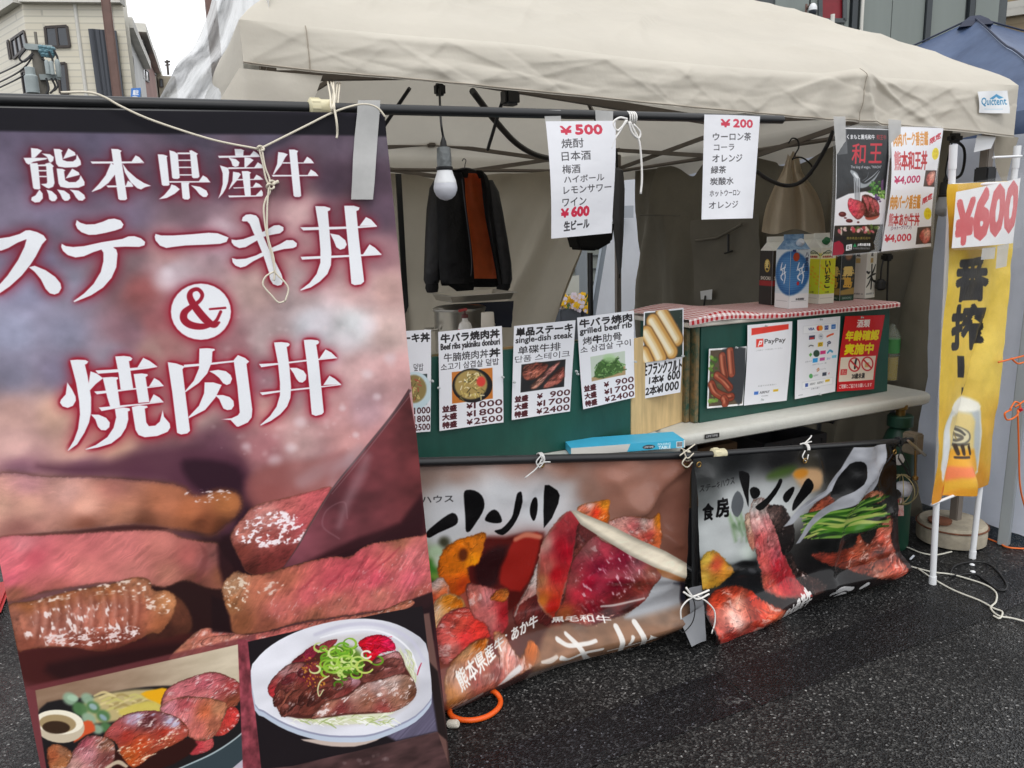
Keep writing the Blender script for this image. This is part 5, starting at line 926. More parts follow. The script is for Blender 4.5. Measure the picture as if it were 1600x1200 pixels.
mb = MB(); mb.face([(-220,-120,0),(260,-120,0),(260,320,0),(-220,320,0)]); mb.build('ground',asphalt('wet asphalt',(.0095,.0098,.0105),(.029,.029,.0285),.3,.6),kind='structure')
def ragged(name,x0,x1,f0,f1,m,z,endj):
    """a strip of surfacing with uneven edges"""
    n = int((x1 - x0) / .03); lo = [(x0 + (x1 - x0) * i / n,f0(i / n) + .03 * (float(fbm(i * .09,1.7,3,4)) - .5)) for i in range(n + 1)]; hi = [(x0 + (x1 - x0) * i / n,f1(i / n) + .03 * (float(fbm(i * .09,5.1,8,4)) - .5)) for i in range(n + 1)]
    mb = MB(); G = np.zeros((2,n + 1,3))
    for i in range(n + 1): G[0,i] = (*lo[i],z); G[1,i] = (*hi[i],z)
    G[1,-1,0] += endj; mb.grid(G); mb.build(name,m,kind='structure')
ragged('worn_marking',-3,1.60,lambda t: 1.66 + .01 * t,lambda t: 1.84 + .04 * t,asphalt('worn marking',(.006,.0064,.0078),(.0135,.014,.016),.26,.45,True),.0015,.03)
ragged('road_patch',1.625,9,lambda t: 1.675 + .085 * t,lambda t: 1.885 + .095 * t,asphalt('sealed seam',(.006,.0064,.0074),(.013,.0135,.015),.26,.45),.0015,0)
# buildings beyond the tents
glass = mat('dark window glass',C(46,52,60),.12,spec=.8,var=.15,vscale=2); frame_m = mat('dark window frame',C(60,52,48),.5)
def facade_pt(x,y,a,b):
    """sight line cut with the upright plane through plan points a, b"""
    a = np.array(a[:2]); b = np.array(b[:2]); n = np.array([-(b - a)[1],(b - a)[0]]); d = ray(x,y); t = (n @ (a - EYEP[:2])) / (n @ d[:2]); return EYEP + d * t
def window_on(root,quad,a,b,inset=.06,bars=1,fm=None):
    P = [facade_pt(x,y,a,b) for x,y in quad]; n = np.array([-(b[1] - a[1]),b[0] - a[0],0.]); n /= np.linalg.norm(n)
    if n @ (EYEP - P[0]) < 0: n = -n
    f = MB(); w = .03
    for i in range(4): f.bar(P[i] + n * .03,P[(i + 1) % 4] + n * .03,w,.06)
    for k in range(bars):
        s = (k + 1) / (bars + 1); f.bar(P[0] * (1 - s) + P[1] * s + n * .03,P[3] * (1 - s) + P[2] * s + n * .03,.03,.05)
    wn = f.build('window',fm or frame_m,root); g = MB(); g.prism([p + n * .012 for p in P],n * .008); g.build('pane',glass,wn)
def tile_mat(name,c1,c2,sx=.3,sy=.11,mort=None):
    m = bpy.data.materials.new(name); m.use_nodes = True; n = m.node_tree; b = n.nodes['Principled BSDF']; l = n.links.new
    t = n.nodes.new('ShaderNodeTexCoord'); s = n.nodes.new('ShaderNodeSeparateXYZ'); l(t.outputs['Object'],s.inputs[0]); a = n.nodes.new('ShaderNodeMath'); a.operation = 'ADD'; l(s.outputs[0],a.inputs[0]); l(s.outputs[1],a.inputs[1])
    c = n.nodes.new('ShaderNodeCombineXYZ'); l(a.outputs[0],c.inputs[0]); l(s.outputs[2],c.inputs[1]); k = n.nodes.new('ShaderNodeTexBrick'); l(c.outputs[0],k.inputs['Vector'])
    k.inputs['Color1'].default_value = c1; k.inputs['Color2'].default_value = c2; k.inputs['Mortar'].default_value = mort or tuple(x * .75 for x in c1[:3]) + (1,); k.inputs['Scale'].default_value = 1.; k.inputs['Brick Width'].default_value = sx; k.inputs['Row Height'].default_value = sy; k.inputs['Mortar Size'].default_value = .018
    z = n.nodes.new('ShaderNodeTexNoise'); z.inputs['Scale'].default_value = .7; z.inputs['Detail'].default_value = 7; l(t.outputs['Object'],z.inputs['Vector']); x = n.nodes.new('ShaderNodeMixRGB'); x.blend_type = 'MULTIPLY'; x.inputs[0].default_value = .18
    l(k.outputs['Color'],x.inputs[1]); l(z.outputs['Color'],x.inputs[2]); z2 = n.nodes.new('ShaderNodeRGBToBW'); l(z.outputs['Color'],z2.inputs[0]); l(z2.outputs[0],x.inputs[2]); l(x.outputs[0],b.inputs['Base Color']); b.inputs['Roughness'].default_value = .4
    return m
tiles = tile_mat('cream glazed tile',C(228,222,203),C(219,212,192),3.0,.16); plaster = mat('pale render',C(214,212,204),.8,var=.1,vscale=1.2)
def block(name,plan,z0,z1,m,label,cat='building'):
    c = np.mean(np.array([p[:2] for p in plan]),0); r = thing(name,(c[0],c[1],0),label,cat)
    mb = MB(); mb.prism([(p[0],p[1],z0) for p in plan],(0,0,z1 - z0)); mb.build('wall',m,r); return r
K,F,E_ = far(45,80,24),far(198,60,23.2),far(-75,80,30); K[2] = F[2] = E_[2] = 0
back = F * 1.5; backl = E_ * 1.4; topz = facade_pt(45,4,K,F)[2]
r = block('corner_building',[E_,K,F,back,backl],0,topz,tiles,'cream tiled corner building with tall dark louvred bay, behind the utility pole')
dirf = (F - K) / np.linalg.norm(F - K); nf = np.array([dirf[1],-dirf[0],0.]); nf = nf if nf @ (EYEP - K) > 0 else -nf
mb = MB()
for q in ((E_,K),(K,F)): mb.bar(np.array([*q[0][:2],topz + .12]),np.array([*q[1][:2],topz + .12]),.4,.3)
mb.build('coping',plaster,r)
window_on(r,[(71,43),(105,41),(110,73),(74,74)],K,F); window_on(r,[(91,100),(103,99),(108,146),(95,146)],K,F,bars=0); window_on(r,[(97,160),(110,160),(112,176),(99,176)],K,F,bars=0)
window_on(r,[(19,63),(39,49),(44,72),(23,92)],K,E_,bars=2); window_on(r,[(13,66),(15,64),(19,90),(17,92)],K,E_,bars=0); window_on(r,[(35,113),(40,110),(46,146),(40,148)],K,E_,bars=0)
for x0,x1 in ((122,136),(178,188)):
    b0 = facade_pt((x0 + x1) / 2,100,K,F); mb = MB(); mb.tube([(b0[0],b0[1],0),(b0[0],b0[1],topz + .3)],.05,8); mb.build('rib',plaster,r,smooth=60)
P = [facade_pt(x,y,K,F) + nf * .02 for x,y in ((143,47),(182,50),(196,170),(160,172))]; mb = MB(); mb.prism(P,nf * .02); lv = mb.build('louvre_bay',mat('dark recess',C(40,42,48),.6),r)
mb = MB()
for i in range(11):
    s = (i + .5) / 11; mb.bar(P[0] * (1 - s) + P[1] * s + nf * .09,P[3] * (1 - s) + P[2] * s + nf * .09,.06,.12)
mb.build('louvre',mat('louvre metal',C(66,70,78),.45),lv,kind='stuff')
pq = far(72,0,27); mb = MB(); mb.box((pq[0],pq[1],topz + .45),(1.6,1.6,.9)); mb.build('parapet',plaster,r)
# rounded white tower beside it and the receding row
a,b = far(186,50,24.5),far(199,40,25.5); r = block('stair_tower',[a,b,b * 1.15,a * 1.15],0,facade_pt(186,-8,a,b)[2],plaster,'narrow pale rounded tower at the right end of the cream tiled building')
mb = MB(); mb.bar((*((a + b) / 2)[:2],0),(*((a + b) / 2)[:2],10.5),.3,.3); mb.build('downpipe',plaster,r)
row = [(194,217,27,33,40,C(206,206,204),'white rendered building first in the receding row, one window'),(217,234,33.5,41,47,C(150,116,108),'reddish brown building second in the receding row'),(234,250,42,54,86,C(160,150,140),'greyish building far end of the receding row')]
for x0,x1,d0,d1,y,c,lb in row:
    a,b = far(x0,y,d0),far(x1,y,d1); z = a[2]; a[2] = b[2] = 0; r = block('row_building',[a,b,b * 1.3,a * 1.3],0,z,mat('row wall',c,.8,var=.12,vscale=.6),lb)
    mb = MB(); mb.bar((*a[:2],z + .1),(*b[:2],z + .1),.5,.3); mb.build('coping',plaster,r)
    if x0 == 194: window_on(r,[(200,82),(206,90),(208,114),(202,107)],a,b,bars=0)
    elif x0 == 217:
        window_on(r,[(206 + 14,62),(230,76),(231,96),(221,84)],a,b,bars=1); window_on(r,[(221,104),(231,112),(232,128),(222,122)],a,b,bars=1)
    else: window_on(r,[(237,100),(243,106),(244,118),(238,113)],a,b,bars=0)
a,b = far(246,118,46),far(274,118,46); z = a[2]; a[2] = b[2] = 0; r = block('low_building',[a,b,b * 1.2,a * 1.2],0,z,mat('low wall',C(166,158,140),.8,var=.1),'low tan building far off beside the clear plastic sheet')
window_on(r,[(249,124),(254,124),(255,136),(250,136)],a,b,bars=0)
p0 = far(263,117,47); mb = MB(); mb.tube([p0,far(261,94,47)],.06,6); mb.bar(far(257,97,47),far(266,96,47),.08); mb.bar(far(258,102,47),far(266,101,47),.06); o = mb.build('roof_antenna',frame_m,label='thin roof antenna standing above the low tan building',cat='antenna')
# street furniture on the left
rust = mat('brown painted steel',C(110,84,76),.55,var=.15,vscale=5); conc = mat('pole concrete',C(120,116,108),.85,var=.15,vscale=4); grey_can = mat('grey transformer steel',C(150,160,160),.5,var=.1,vscale=5)
a,b = far(160,-30,13.5),far(176,80,13.5); mb = MB(); mb.bar((a[0] * .5 + b[0] * .5,a[1] * .5 + b[1] * .5,0),(a[0] * .5 + b[0] * .5,a[1] * .5 + b[1] * .5,a[2] + .3),.13,.13,.02); mb.build('steel_post',rust,label='tall brown steel post in front of the cream tiled building',cat='post')
D = 16; ub = far(62,110,D); r = thing('utility_pole',(ub[0],ub[1],0),'concrete utility pole crowded with grey transformers, cables and insulators','utility pole')
mb = MB(); mb.tube([(ub[0],ub[1],0),(ub[0],ub[1],far(58,72,D)[2])],[.14,.09],12); mb.build('pole',conc,r,smooth=50); mb = MB(); mb.tube([far(58,74,D),far(55,50,D)],.025,6); mb.build('spike',conc,r)
for q in (((38,73),(82,76)),((62,121),(94,121))): mb = MB(); mb.bar(far(*q[0],D - .1),far(*q[1],D - .1),.09); mb.build('crossarm',grey_can,r)
for x,y,w,h in ((47,112,.075,.07),(50,132,.1,.15),(74,106,.035,.11),(81,107,.035,.11),(91,108,.04,.14)):
    c = far(x,y,D - .25); mb = MB(); mb.lathe([(w * .7,-h),(w,-h * .9),(w,h * .85),(w * .8,h),(w * .3,h * 1.15)],c,14); mb.build('transformer',grey_can,r,smooth=40)
for k in range(7):
    c = far(64 + k * 3.2,77 + (k * 5) % 9,D - .15); mb = MB(); mb.lathe([(.03,-.07),(.05,-.03),(.03,0),(.045,.04),(.02,.07)],c,8); mb.build('insulator',mat('insulator glaze',C(96,130,140),.3) if k == 0 else bpy.data.materials['insulator glaze'],r)
mb = MB()
for q in ([(84,78),(90,92),(88,112)],[(72,122),(76,138),(72,147)],[(80,122),(86,136),(78,146)],[(86,122),(90,134),(84,142)],[(40,76),(30,90),(38,96),(52,84)],[(76,80),(82,94),(80,104)],[(66,92),(72,96),(78,100)]): mb.tube(smoothline([far(x,y,D - .2) for x,y in q],5),.018,5)
mb.build('drop_cable',mat('black cable sheath',C(34,34,36),.5),r)
for i,(q,lb) in enumerate([([(56,78),(30,100),(-30,128)],'upper overhead wire sagging left from the utility pole'),([(54,84),(30,112),(-30,142)],'middle overhead wire sagging left from the utility pole'),([(58,104),(26,124),(-30,150)],'lowest overhead wire sagging left from the utility pole')]):
    mb = MB(); mb.tube(smoothline([far(x,y,D + (x < 0) * 2) for x,y in q],6),.014,5); mb.build('overhead_wire',bpy.data.materials['black cable sheath'],label=lb,cat='wire',group='overhead wires on the left')
def sign_board(x0,y0,x1,y1,d,paint,label,name='street_sign'):
    P = [far(x,y,d) for x,y in ((x0,y0),(x1,y0),(x1,y1),(x0,y1))]; A = P[1] - P[0]; w = np.linalg.norm(A); A /= w; B = np.array([0,0,-1.]); h = P[0][2] - P[3][2]
    pr = Print(name,P[0],A,B,w,h,120); paint(pr); r = thing(name,((P[0] + P[1])[0] / 2,(P[0] + P[1])[1] / 2,0),label,'sign')
    G,UV = pr.quad_mesh([(x0,y0),(x1,y0),(x1,y1),(x0,y1)],1,1,lambda a,b: .012); mb = MB(); mb.grid(G,UV); mb.build('sign_face',mat_image(name + ' print',pr.image(),.5,wave=0),r,recalc=False)
    c = (P[0] + P[1]) / 2 + [0,.06,0]; mb = MB(); mb.box(c + [0,-.03,-h / 2],(w,.02,h),Matrix.Rotation(math.atan2(A[1],A[0]),3,'Z')); mb.build('back_plate',grey_can,r); mb = MB(); mb.tube([(c[0],c[1] + .03,0),(c[0],c[1] + .03,P[0][2])],.03,8); mb.build('post',grey_can,r)
def blue(p): p.img[:] = rgb((70,130,210)); p.crop(0,0,1); p.text('駐',208,141,217,149,(240,244,250),0,0,.04); p.text('P',208,151,217,163,(240,244,250),0,0,.04)
def redw(p): p.img[:] = rgb((236,236,240)); p.crop(0,0,1); p.line([(178,160,3),(190,168,3),(204,163,3)],(216,40,50)); p.line([(206,170,2),(214,162,2),(222,170,2)],(60,120,210))
sign_board(205,138,220,176,19,blue,'small blue and white street sign showing above and below the black pole'); sign_board(176,161,203,176,18,redw,'white street sign with red marks just under the black pole')
# grey panelled building behind the tents, right
a,b = far(1100,30,17),far(1572,30,19.5); a[2] = b[2] = 0; dv = (b - a) / np.linalg.norm(b - a); nn = np.array([dv[1],-dv[0],0.]); nn = nn if nn @ (EYEP - a) > 0 else -nn
dark = mat('dark steel trim',C(72,78,80),.5,var=.08); gp = mat('grey cladding',C(122,130,126),.5,var=.06,vscale=1.5,bump=.12,bscale=3,stretch=(1,1,.1))
a = a - dv * 6; r = block('panelled_building',[a,b,b - nn * 9,a - nn * 9],0,14,dark,'dark grey building clad in tall grey panels behind the beige canopy')
H0,H1 = .3,13.6
def strip(x0,x1,m,name='panel',off=.05,z0=H0,z1=H1):
    p,q = facade_pt(x0,40,a,b),facade_pt(x1,40,a,b); mb = MB(); mb.prism([(p[0],p[1],z0),(q[0],q[1],z0),(q[0],q[1],z1),(p[0],p[1],z1)],nn * off); return mb.build(name,m,r)
for x0,x1 in ((1000,1060),(1062,1120),(1122,1176),(1209,1261),(1264,1279),(1317,1324),(1341,1390),(1391,1441),(1451,1504),(1520,1556)): strip(x0,x1,gp)
z = facade_pt(1298,33,a,b)[2]; strip(1280,1316,gp,'panel',.05,H0,z)
for x in (1331,1446,1512): strip(x - 4,x + 4,mat('black joint cover',C(54,60,64),.5),'trim',.12)
red = mat('red room glimpsed inside',C(126,14,30),.4,var=.25,vscale=2); w0 = strip(1281,1315,red,'window',.03,z,z + 2.4); P = [facade_pt(x,y,a,b) + nn * .08 for x,y in ((1279,-40),(1317,-40),(1317,34),(1279,34))]; mb = MB()
for i in range(4): mb.bar(P[i],P[(i + 1) % 4],.05,.08)
mb.build('frame',dark,w0)
mb = MB(); p0 = facade_pt(1341,40,a,b) + nn * .15; mb.tube([(p0[0],p0[1],0),(p0[0],p0[1],14)],.03,8); mb.build('downpipe',plaster,r)
for x,y in ((1284,44),): p0 = facade_pt(x,y,a,b) + nn * .5; mb = MB(); mb.tube([p0 - [0,0,2],p0 + [0,0,.13]],.04,8); mb.build('white_stub',plaster,r)
c = facade_pt(1259,24,a,b) + nn * .35; r = thing('security_camera',c,'white dome security camera on a bracket on the grey panelled building','camera')
mb = MB(); mb.lathe([(.01,-.11),(.055,-.09),(.075,-.04),(.08,0)],c,16); mb.build('dome',glass,r,smooth=60); mb = MB(); mb.lathe([(.08,0),(.08,.06),(.055,.11),(.03,.13)],c,16); mb.build('housing',mat('white plastic',C(226,228,230),.4),r,smooth=40); mb = MB(); mb.bar(c + [0,0,.12],c - nn * .34 + [0,0,.12],.04); mb.boxmm(c - nn * .34 + [-.05,-.04,-.1],c - nn * .34 + [.05,.04,.2]); mb.build('bracket',rust,r)
c = facade_pt(1448,26,a,b) + nn * .1
a2,b2 = far(1556,10,26),far(1660,10,26); a2[2] = b2[2] = 0; r = block('tan_building',[a2,b2,b2 + [4,8,0],a2 + [4,8,0]],0,15,tile_mat('tan brick',C(176,156,122),C(160,140,108),.6,.2),'tan brick building with a pale ledge at the top right edge')
for y in (14,24): p,q = facade_pt(1556,y,a2,b2),facade_pt(1650,y,a2,b2); mb = MB(); mb.bar(p,(q[0],q[1],p[2]),.3,.2); mb.build('ledge',plaster,r)
mb = MB(); p = facade_pt(1560,10,a2,b2); mb.tube([(p[0],p[1] - .1,0),(p[0],p[1] - .1,14)],.08,8); mb.build('downpipe',rust,r)
r = block('shutter_wall',[(1.6,9.6,0),(9.5,9.6,0),(9.5,9.9,0),(1.6,9.9,0)],0,2.9,mat('grey green shutter',C(112,116,110),.6,var=.1,vscale=2),'grey green wall across the lane seen through the gap in the tent','wall')
mb = MB()
for k in range(14): mb.boxmm((1.6,9.56,.2 + k * .19),(9.5,9.62,.21 + k * .19))
mb.build('rail',dark,r)
# the beige pop-up canopy
canvas = mat('beige canopy cloth',C(218,212,199),.75,var=.04,vscale=2.2,bump=.25,bscale=26,bdist=.008,transl=.30,spec=.3)
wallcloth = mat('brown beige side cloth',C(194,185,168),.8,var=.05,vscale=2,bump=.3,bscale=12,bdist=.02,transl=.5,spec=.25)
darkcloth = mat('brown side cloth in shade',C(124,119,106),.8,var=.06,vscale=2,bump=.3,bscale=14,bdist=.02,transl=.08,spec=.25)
tube_m = mat('dark grey powder coat',C(118,110,102),.5,var=.08); black_m = mat('black steel',C(26,27,29),.4,spec=.6); white_pl = mat('white plastic',C(222,222,222),.4) if 'white plastic' not in bpy.data.materials else bpy.data.materials['white plastic']
U0,U1,V0,V1,ZE = .29,3.44,2.18,5.22,2.08; PK = np.array([1.87,3.7,2.93])
can = thing('pop_up_canopy',((U0 + U1) / 2,(V0 + V1) / 2,0),'beige pop-up canopy over the steak stall with crumpled front valance','canopy tent')
cor = [np.array([U0,V0,ZE]),np.array([U1,V0,ZE]),np.array([U1,V1,ZE]),np.array([U0,V1,ZE])]
def zlow(s): return np.interp(s,[0,.06,.25,.43,.7,1],[1.945,1.93,1.905,1.885,1.86,1.838])
def eave_push(u):   # the centre bulge and folds of the front valance
    return .045 * math.exp(-((u - 2.45) / .10) ** 2) + .02 * math.exp(-((u - 1.1) / .3) ** 2)
CRS = [(2.45 + .02 * math.cos(k),2.06,2.45 + (.25 + .3 * (k % 3) / 2) * math.cos(k * .52 - .3),2.06 - .24 * math.sin(.35 + k * .41) ** 2,.010) for k in range(8)]
for k in range(84):
    cx,cz,an,ln = rnd.uniform(.3,3.4),rnd.uniform(1.86,2.08),rnd.choice([-1,1]) * rnd.uniform(.15,1.0),rnd.uniform(.05,.30); CRS.append((cx - ln * math.cos(an),cz - ln * math.sin(an) * .6,cx + ln * math.cos(an),cz + ln * math.sin(an) * .6,rnd.uniform(.0015,.0055) * rnd.choice([1,1,-1])))
CRF = [(.32,2.10,.32 + 1.2 * math.cos(a),2.10 + .5 * math.sin(a),.012) for a in (.25,.5,.8,1.1)]
for k in range(70): cx,cz,an,ln = rnd.uniform(.4,3.0),rnd.uniform(2.10,2.6),rnd.uniform(-.5,1.0),rnd.uniform(.1,.6); CRF.append((cx - ln * math.cos(an),cz - ln * math.sin(an) * .5,cx + ln * math.cos(an),cz + ln * math.sin(an) * .5,rnd.uniform(.004,.012)))
def crease(X,Z,segs):
    """sharp straight folds: a ridge with one steep and one soft flank"""
    o = np.zeros_like(X)
    for x0,z0,x1,z1,h in segs:
        ex,ez = x1 - x0,z1 - z0; L2 = ex * ex + ez * ez + 1e-9; t = ((X - x0) * ex + (Z - z0) * ez) / L2; sd_ = ((X - x0) * ez - (Z - z0) * ex) / math.sqrt(L2)
        o += h * np.where(sd_ > 0,np.exp(-sd_ / .007),np.exp(sd_ / .035)) * np.exp(-np.clip(np.abs(t - .5) - .35,0,None) * 9)
    return o
NS = 420
for k in range(4):
    A,B = cor[k],cor[(k + 1) % 4]; NT = 60 if k == 0 else 14; ns = NS if k == 0 else 40; G = np.zeros((NT + 1,ns + 1,3)); out = np.cross(B - A,[0,0,1.]); out /= np.linalg.norm(out)
    for i in range(NT + 1):
        t = i / NT
        for j in range(ns + 1):
            s = j / ns; P = (A * (1 - s) + B * s) * (1 - t) + PK * t; u = P[0]
            sag = -.05 * math.sin(math.pi * t) * math.sin(math.pi * s) - .02 * math.sin(math.pi * s) * (1 - t)
            w = (fbm(u * 2.2 + P[1] * .8,P[1] * 3 - u * .8,5,4) - .5) * .035 * min(1,(1 - t) * 6) + (abs(fbm(u * 1.3 - P[1],P[1] * 1.2 + u * .5,21,3) - .5)) * .03
            P = P + np.array([0,0,sag + float(w) * (0.15 + .85 * min(1,t * 10))])
            P[2] -= .028 * math.exp(-t / .018)
            if k == 0 and t < .25: P = P + np.array([0,0,.0]) - np.array([0,eave_push(u) * (1 - t * 4),-.35 * eave_push(u) * (1 - t * 4)])
            G[i,j] = P
    if k == 0: G[...,2] += crease(G[...,0],G[...,2],CRF) * np.clip(np.linspace(0,8,NT + 1),0,1)[:,None]
    mb = MB(); mb.grid(G); bmesh.ops.remove_doubles(mb.bm,verts=mb.bm.verts,dist=1e-5); o = mb.build('roof_panel',canvas,can,smooth=180)
    edge = G[0].copy(); NT = 34 if k == 0 else 12; G2 = np.zeros((NT + 1,ns + 1,3))
    for i in range(NT + 1):
        t = i / NT
        for j in range(ns + 1):
            s = j / ns; P = edge[j].copy(); lo = zlow(s) if k == 0 else 1.86 + .015 * math.sin(s * 20 + k)
            z = P[2] * (1 - t) + lo * t; ends = min(1,8 * min(s,1 - s)); q = s * np.linalg.norm(B - A)
            w = ((float(fbm(q * 2.4 + t * 1.2,t * 1.6 - q * .7,31 + k,4)) - .5) * .022 + abs(float(fbm(q * 1.6 - t * .9,t * 1.1 + q * .9,41 + k,3)) - .5) * .03 - .012) * ends * (.25 + .75 * math.sin(math.pi * min(1,t * .75)))
            w += .016 * math.sin(t * math.pi * .5) * ends
            if k == 0:
                d = abs(P[0] - 2.45); w += -.35 * eave_push(P[0]) * t + .014 * math.cos(d * 40 - t * 3) * math.exp(-d / .22) * t
            rr = .03 * (1 - math.exp(-t * 9)) * ends
            G2[i,j] = np.array([P[0],P[1],z]) + out * (w * min(1,t * 5) + rr)
    if k == 0: G2[...,1] -= crease(G2[...,0],G2[...,2],CRS) * np.clip(np.linspace(0,6,NT + 1),0,1)[:,None]
    mb = MB(); mb.grid(G2); va = mb.build('valance',canvas,can,smooth=180)
    if k == 0:
        F2 = G2
        mb = MB(); mb.tube([G2[NT - 1,j] * .75 + G2[NT - 2,j] * .25 + out * .0015 for j in range(0,ns + 1,2)],.0016,5); mb.build('seam',mat('seam thread',C(160,150,136),.8),va)
        mb = MB(); jj = 22; mb.tube([G2[i,jj] + out * .002 for i in range(NT + 1)],.0016,5); mb.build('seam',bpy.data.materials['seam thread'],va)
        mb = MB(); jj = 287; mb.tube([G2[i,jj] + out * .001 for i in range(NT + 1)],.0014,5); mb.build('seam',bpy.data.materials['seam thread'],va)
# maker's patch on the valance
Qp = [(1523,144),(1571,142),(1572,178),(1525,177)]
pr = vplane('patch',Qp,2.155,200); pr.paper((232,234,236)); l = Lay(pr,Qp); l.text('Quictent',.08,.30,.93,.70,(38,130,176),.015); l.poly([(.38,.34),(.62,.14),(.86,.3),(.72,.36),(.62,.26),(.5,.38)],(60,150,200)); l.rect(.2,.8,.8,.83,(160,200,220),.4,.7)
sheet_obj('maker_patch',pr,Qp,mat_image('patch print',pr.image(),.5),can,off=lambda a,b: .012 + .004 * math.sin(a * 5 + b * 3))
# corner gusset hanging under the left end of the valance, and the small tag at the right
def px_sheet(name,quad,v,m,parent=None,nu=10,nv=10,amp=.01,seed=3,**tags):
    tl,tr,br,bl = [on_v(x,y,v) if not hasattr(v,'__len__') else on_v(x,y,v[i]) for i,(x,y) in enumerate(quad)]; G = np.zeros((nv + 1,nu + 1,3))
    for i in range(nv + 1):
        for j in range(nu + 1):
            a,b = j / nu,i / nv; P = (tl * (1 - a) + tr * a) * (1 - b) + (bl * (1 - a) + br * a) * b; P[1] += (float(fbm(P[0] * 9,P[2] * 7,seed,3)) - .5) * 2 * amp; G[i,j] = P
    mb = MB(); mb.grid(G); return mb.build(name,m,parent,smooth=180,**tags)
px_sheet('corner_gusset',[(374,106),(504,118),(486,168),(334,172)],(2.165,2.17,2.175,2.165),canvas,can,16,10,.014)
px_sheet('care_tag',[(1527,211),(1556,214),(1548,232),(1522,238)],2.19,white_pl,can,3,3,.004)
px_sheet('corner_gusset',[(1548,205),(1592,215),(1570,290),(1556,262)],2.24,wallcloth,can,6,6,.012,9)
# frame
LX,RX,FY,BY = .36,3.36,2.24,5.14
for x,y in ((LX,FY),(RX,FY),(RX,BY),(LX,BY)):
    mb = MB(); mb.boxmm((x - .02,y - .02,.012),(x + .02,y + .02,2.06),.004); lg = mb.build('leg',tube_m,can,smooth=30); mb = MB(); mb.boxmm((x - .045,y - .045,0),(x + .045,y + .045,.012),.002); mb.build('foot',tube_m,lg); mb = MB(); mb.boxmm((x - .032,y - .032,1.62),(x + .032,y + .032,1.72),.006); mb.build('slider',black_m,lg)
def truss(a,b):
    a,b = np.array(a,float),np.array(b,float); mid = (a + b) / 2; hi,lo = (2.115,1.955) if a[1] + b[1] > 5 else (2.03,1.93); inw = (np.array([1.87,3.7]) - mid[:2]); inw = inw / np.linalg.norm(inw) * .03
    for p in (a,b):
        for z0,z1,o in ((lo,hi,0),(hi - .02,lo - .06,1)):
            mb = MB(); mb.bar((p[0] + inw[0] * o,p[1] + inw[1] * o,z0),(mid[0] + inw[0] * o,mid[1] + inw[1] * o,z1),.014,.028,.002); mb.build('truss_bar',tube_m,can)
    mb = MB(); mb.box((mid[0],mid[1],hi),(.06,.05,.05),None,.008); mb.build('truss_joint',black_m if a[1] < 3 else tube_m,can)
truss((LX,FY),(RX,FY)); truss((RX,FY),(RX,BY)); truss((LX,BY),(RX,BY)); truss((LX,FY),(LX,BY))
for q in (((LX,BY - .03),(RX,BY - .03)),((RX - .02,FY),(RX - .02,BY))): mb = MB(); mb.tube([(*q[0],1.935),(*q[1],1.935)],.0125,10); mb.build('wall_rail',tube_m,can,smooth=60)
for x,y in ((LX,FY),(RX,FY),(RX,BY),(LX,BY)): mb = MB(); mb.bar((x,y,1.98),(PK[0] + (x - PK[0]) * .03,PK[1] + (y - PK[1]) * .03,2.78),.018,.022); mb.build('roof_strut',tube_m,can)
mb = MB(); mb.tube([(PK[0],PK[1],2.5),(PK[0],PK[1],2.9)],.025,10); mb.build('peak_post',tube_m,can)
for q in ([(640,138),(598,200)],[(738,142),(775,190),(812,228),(852,246),(900,247)],[(785,158),(762,234)]): mb = MB(); mb.tube(smoothline([on_v(x,y,2.4 + .15 * i) for i,(x,y) in enumerate(q)],6),.011 if len(q) > 2 else .006,8); mb.build('hanging_strap' if len(q) == 2 else 'rubber_hose',black_m,can,smooth=60)
mb = MB(); p = on_v(797,152,2.28); mb.box(p,(.05,.05,.05),None,.008); mb.build('rail_clip',black_m,can)

# side cloths hung inside
def cloth(name,P4,m,label,nu,nv,fold,seed,axis,parent=None,dip=None,cat='tent wall',fr=9.,**kw):
    """hanging cloth: P4 = TL, TR, BR, BL; folds run down the cloth; axis = direction the folds push"""
    tl,tr,br,bl = [np.array(p,float) for p in P4]; axis = np.array(axis,float); G = np.zeros((nv + 1,nu + 1,3)); W_ = np.linalg.norm(tr - tl)
    for i in range(nv + 1):
        for j in range(nu + 1):
            a,b = j / nu,i / nv; P = (tl * (1 - a) + tr * a) * (1 - b) + (bl * (1 - a) + br * a) * b
            w = (.5 - abs(float(fbm(a * W_ * fr * .30 + b * .8,b * 1.0,seed,3)) - .5) * 4) * fold * (.45 + .55 * b) + (float(fbm(a * W_ * 3,b * 5,seed + 3,3)) - .5) * fold * .5
            P = P + axis * w
            if dip: P[2] -= dip(a) * (1 - b)
            G[i,j] = P
    mb = MB(); mb.grid(G); return mb.build(name,m,parent,smooth=180,label=label,cat=cat if parent is None else None,**kw)
yb = 5.06; TLb = on_v(612,263,yb); TRb = on_v(955,258,yb); E1 = on_v(895,390,yb); E2 = on_v(838,556,yb)
bb = E2 + (E2 - E1) / (E1[2] - E2[2]) * (E2[2] - .02)
bw = cloth('back_wall',[(.75,yb,1.92),(TRb[0],yb,1.93),(bb[0],yb,.02),(.75,yb,.02)],wallcloth,'beige back wall cloth pulled aside at its right edge, behind the jacket',90,24,.11,51,(0,1,0),dip=lambda a: .07 * math.exp(-((a - .49) / .10) ** 2) + .012 * abs(math.sin(a * 16)))
mb = MB(); zx = on_v(623,300,yb - .05); mb.boxmm((zx[0] - .018,yb - .07,.02),(zx[0] + .018,yb - .055,1.9)); mb.build('zip_strip',black_m,bw)
mb = MB()
ed = [np.array([TRb[0],yb - .006,1.93]) * (1 - t) + np.array([bb[0],yb - .006,.02]) * t for t in np.linspace(0,1,12)]; mb.tube(ed,.008,6); mb.build('hem',wallcloth,bw)
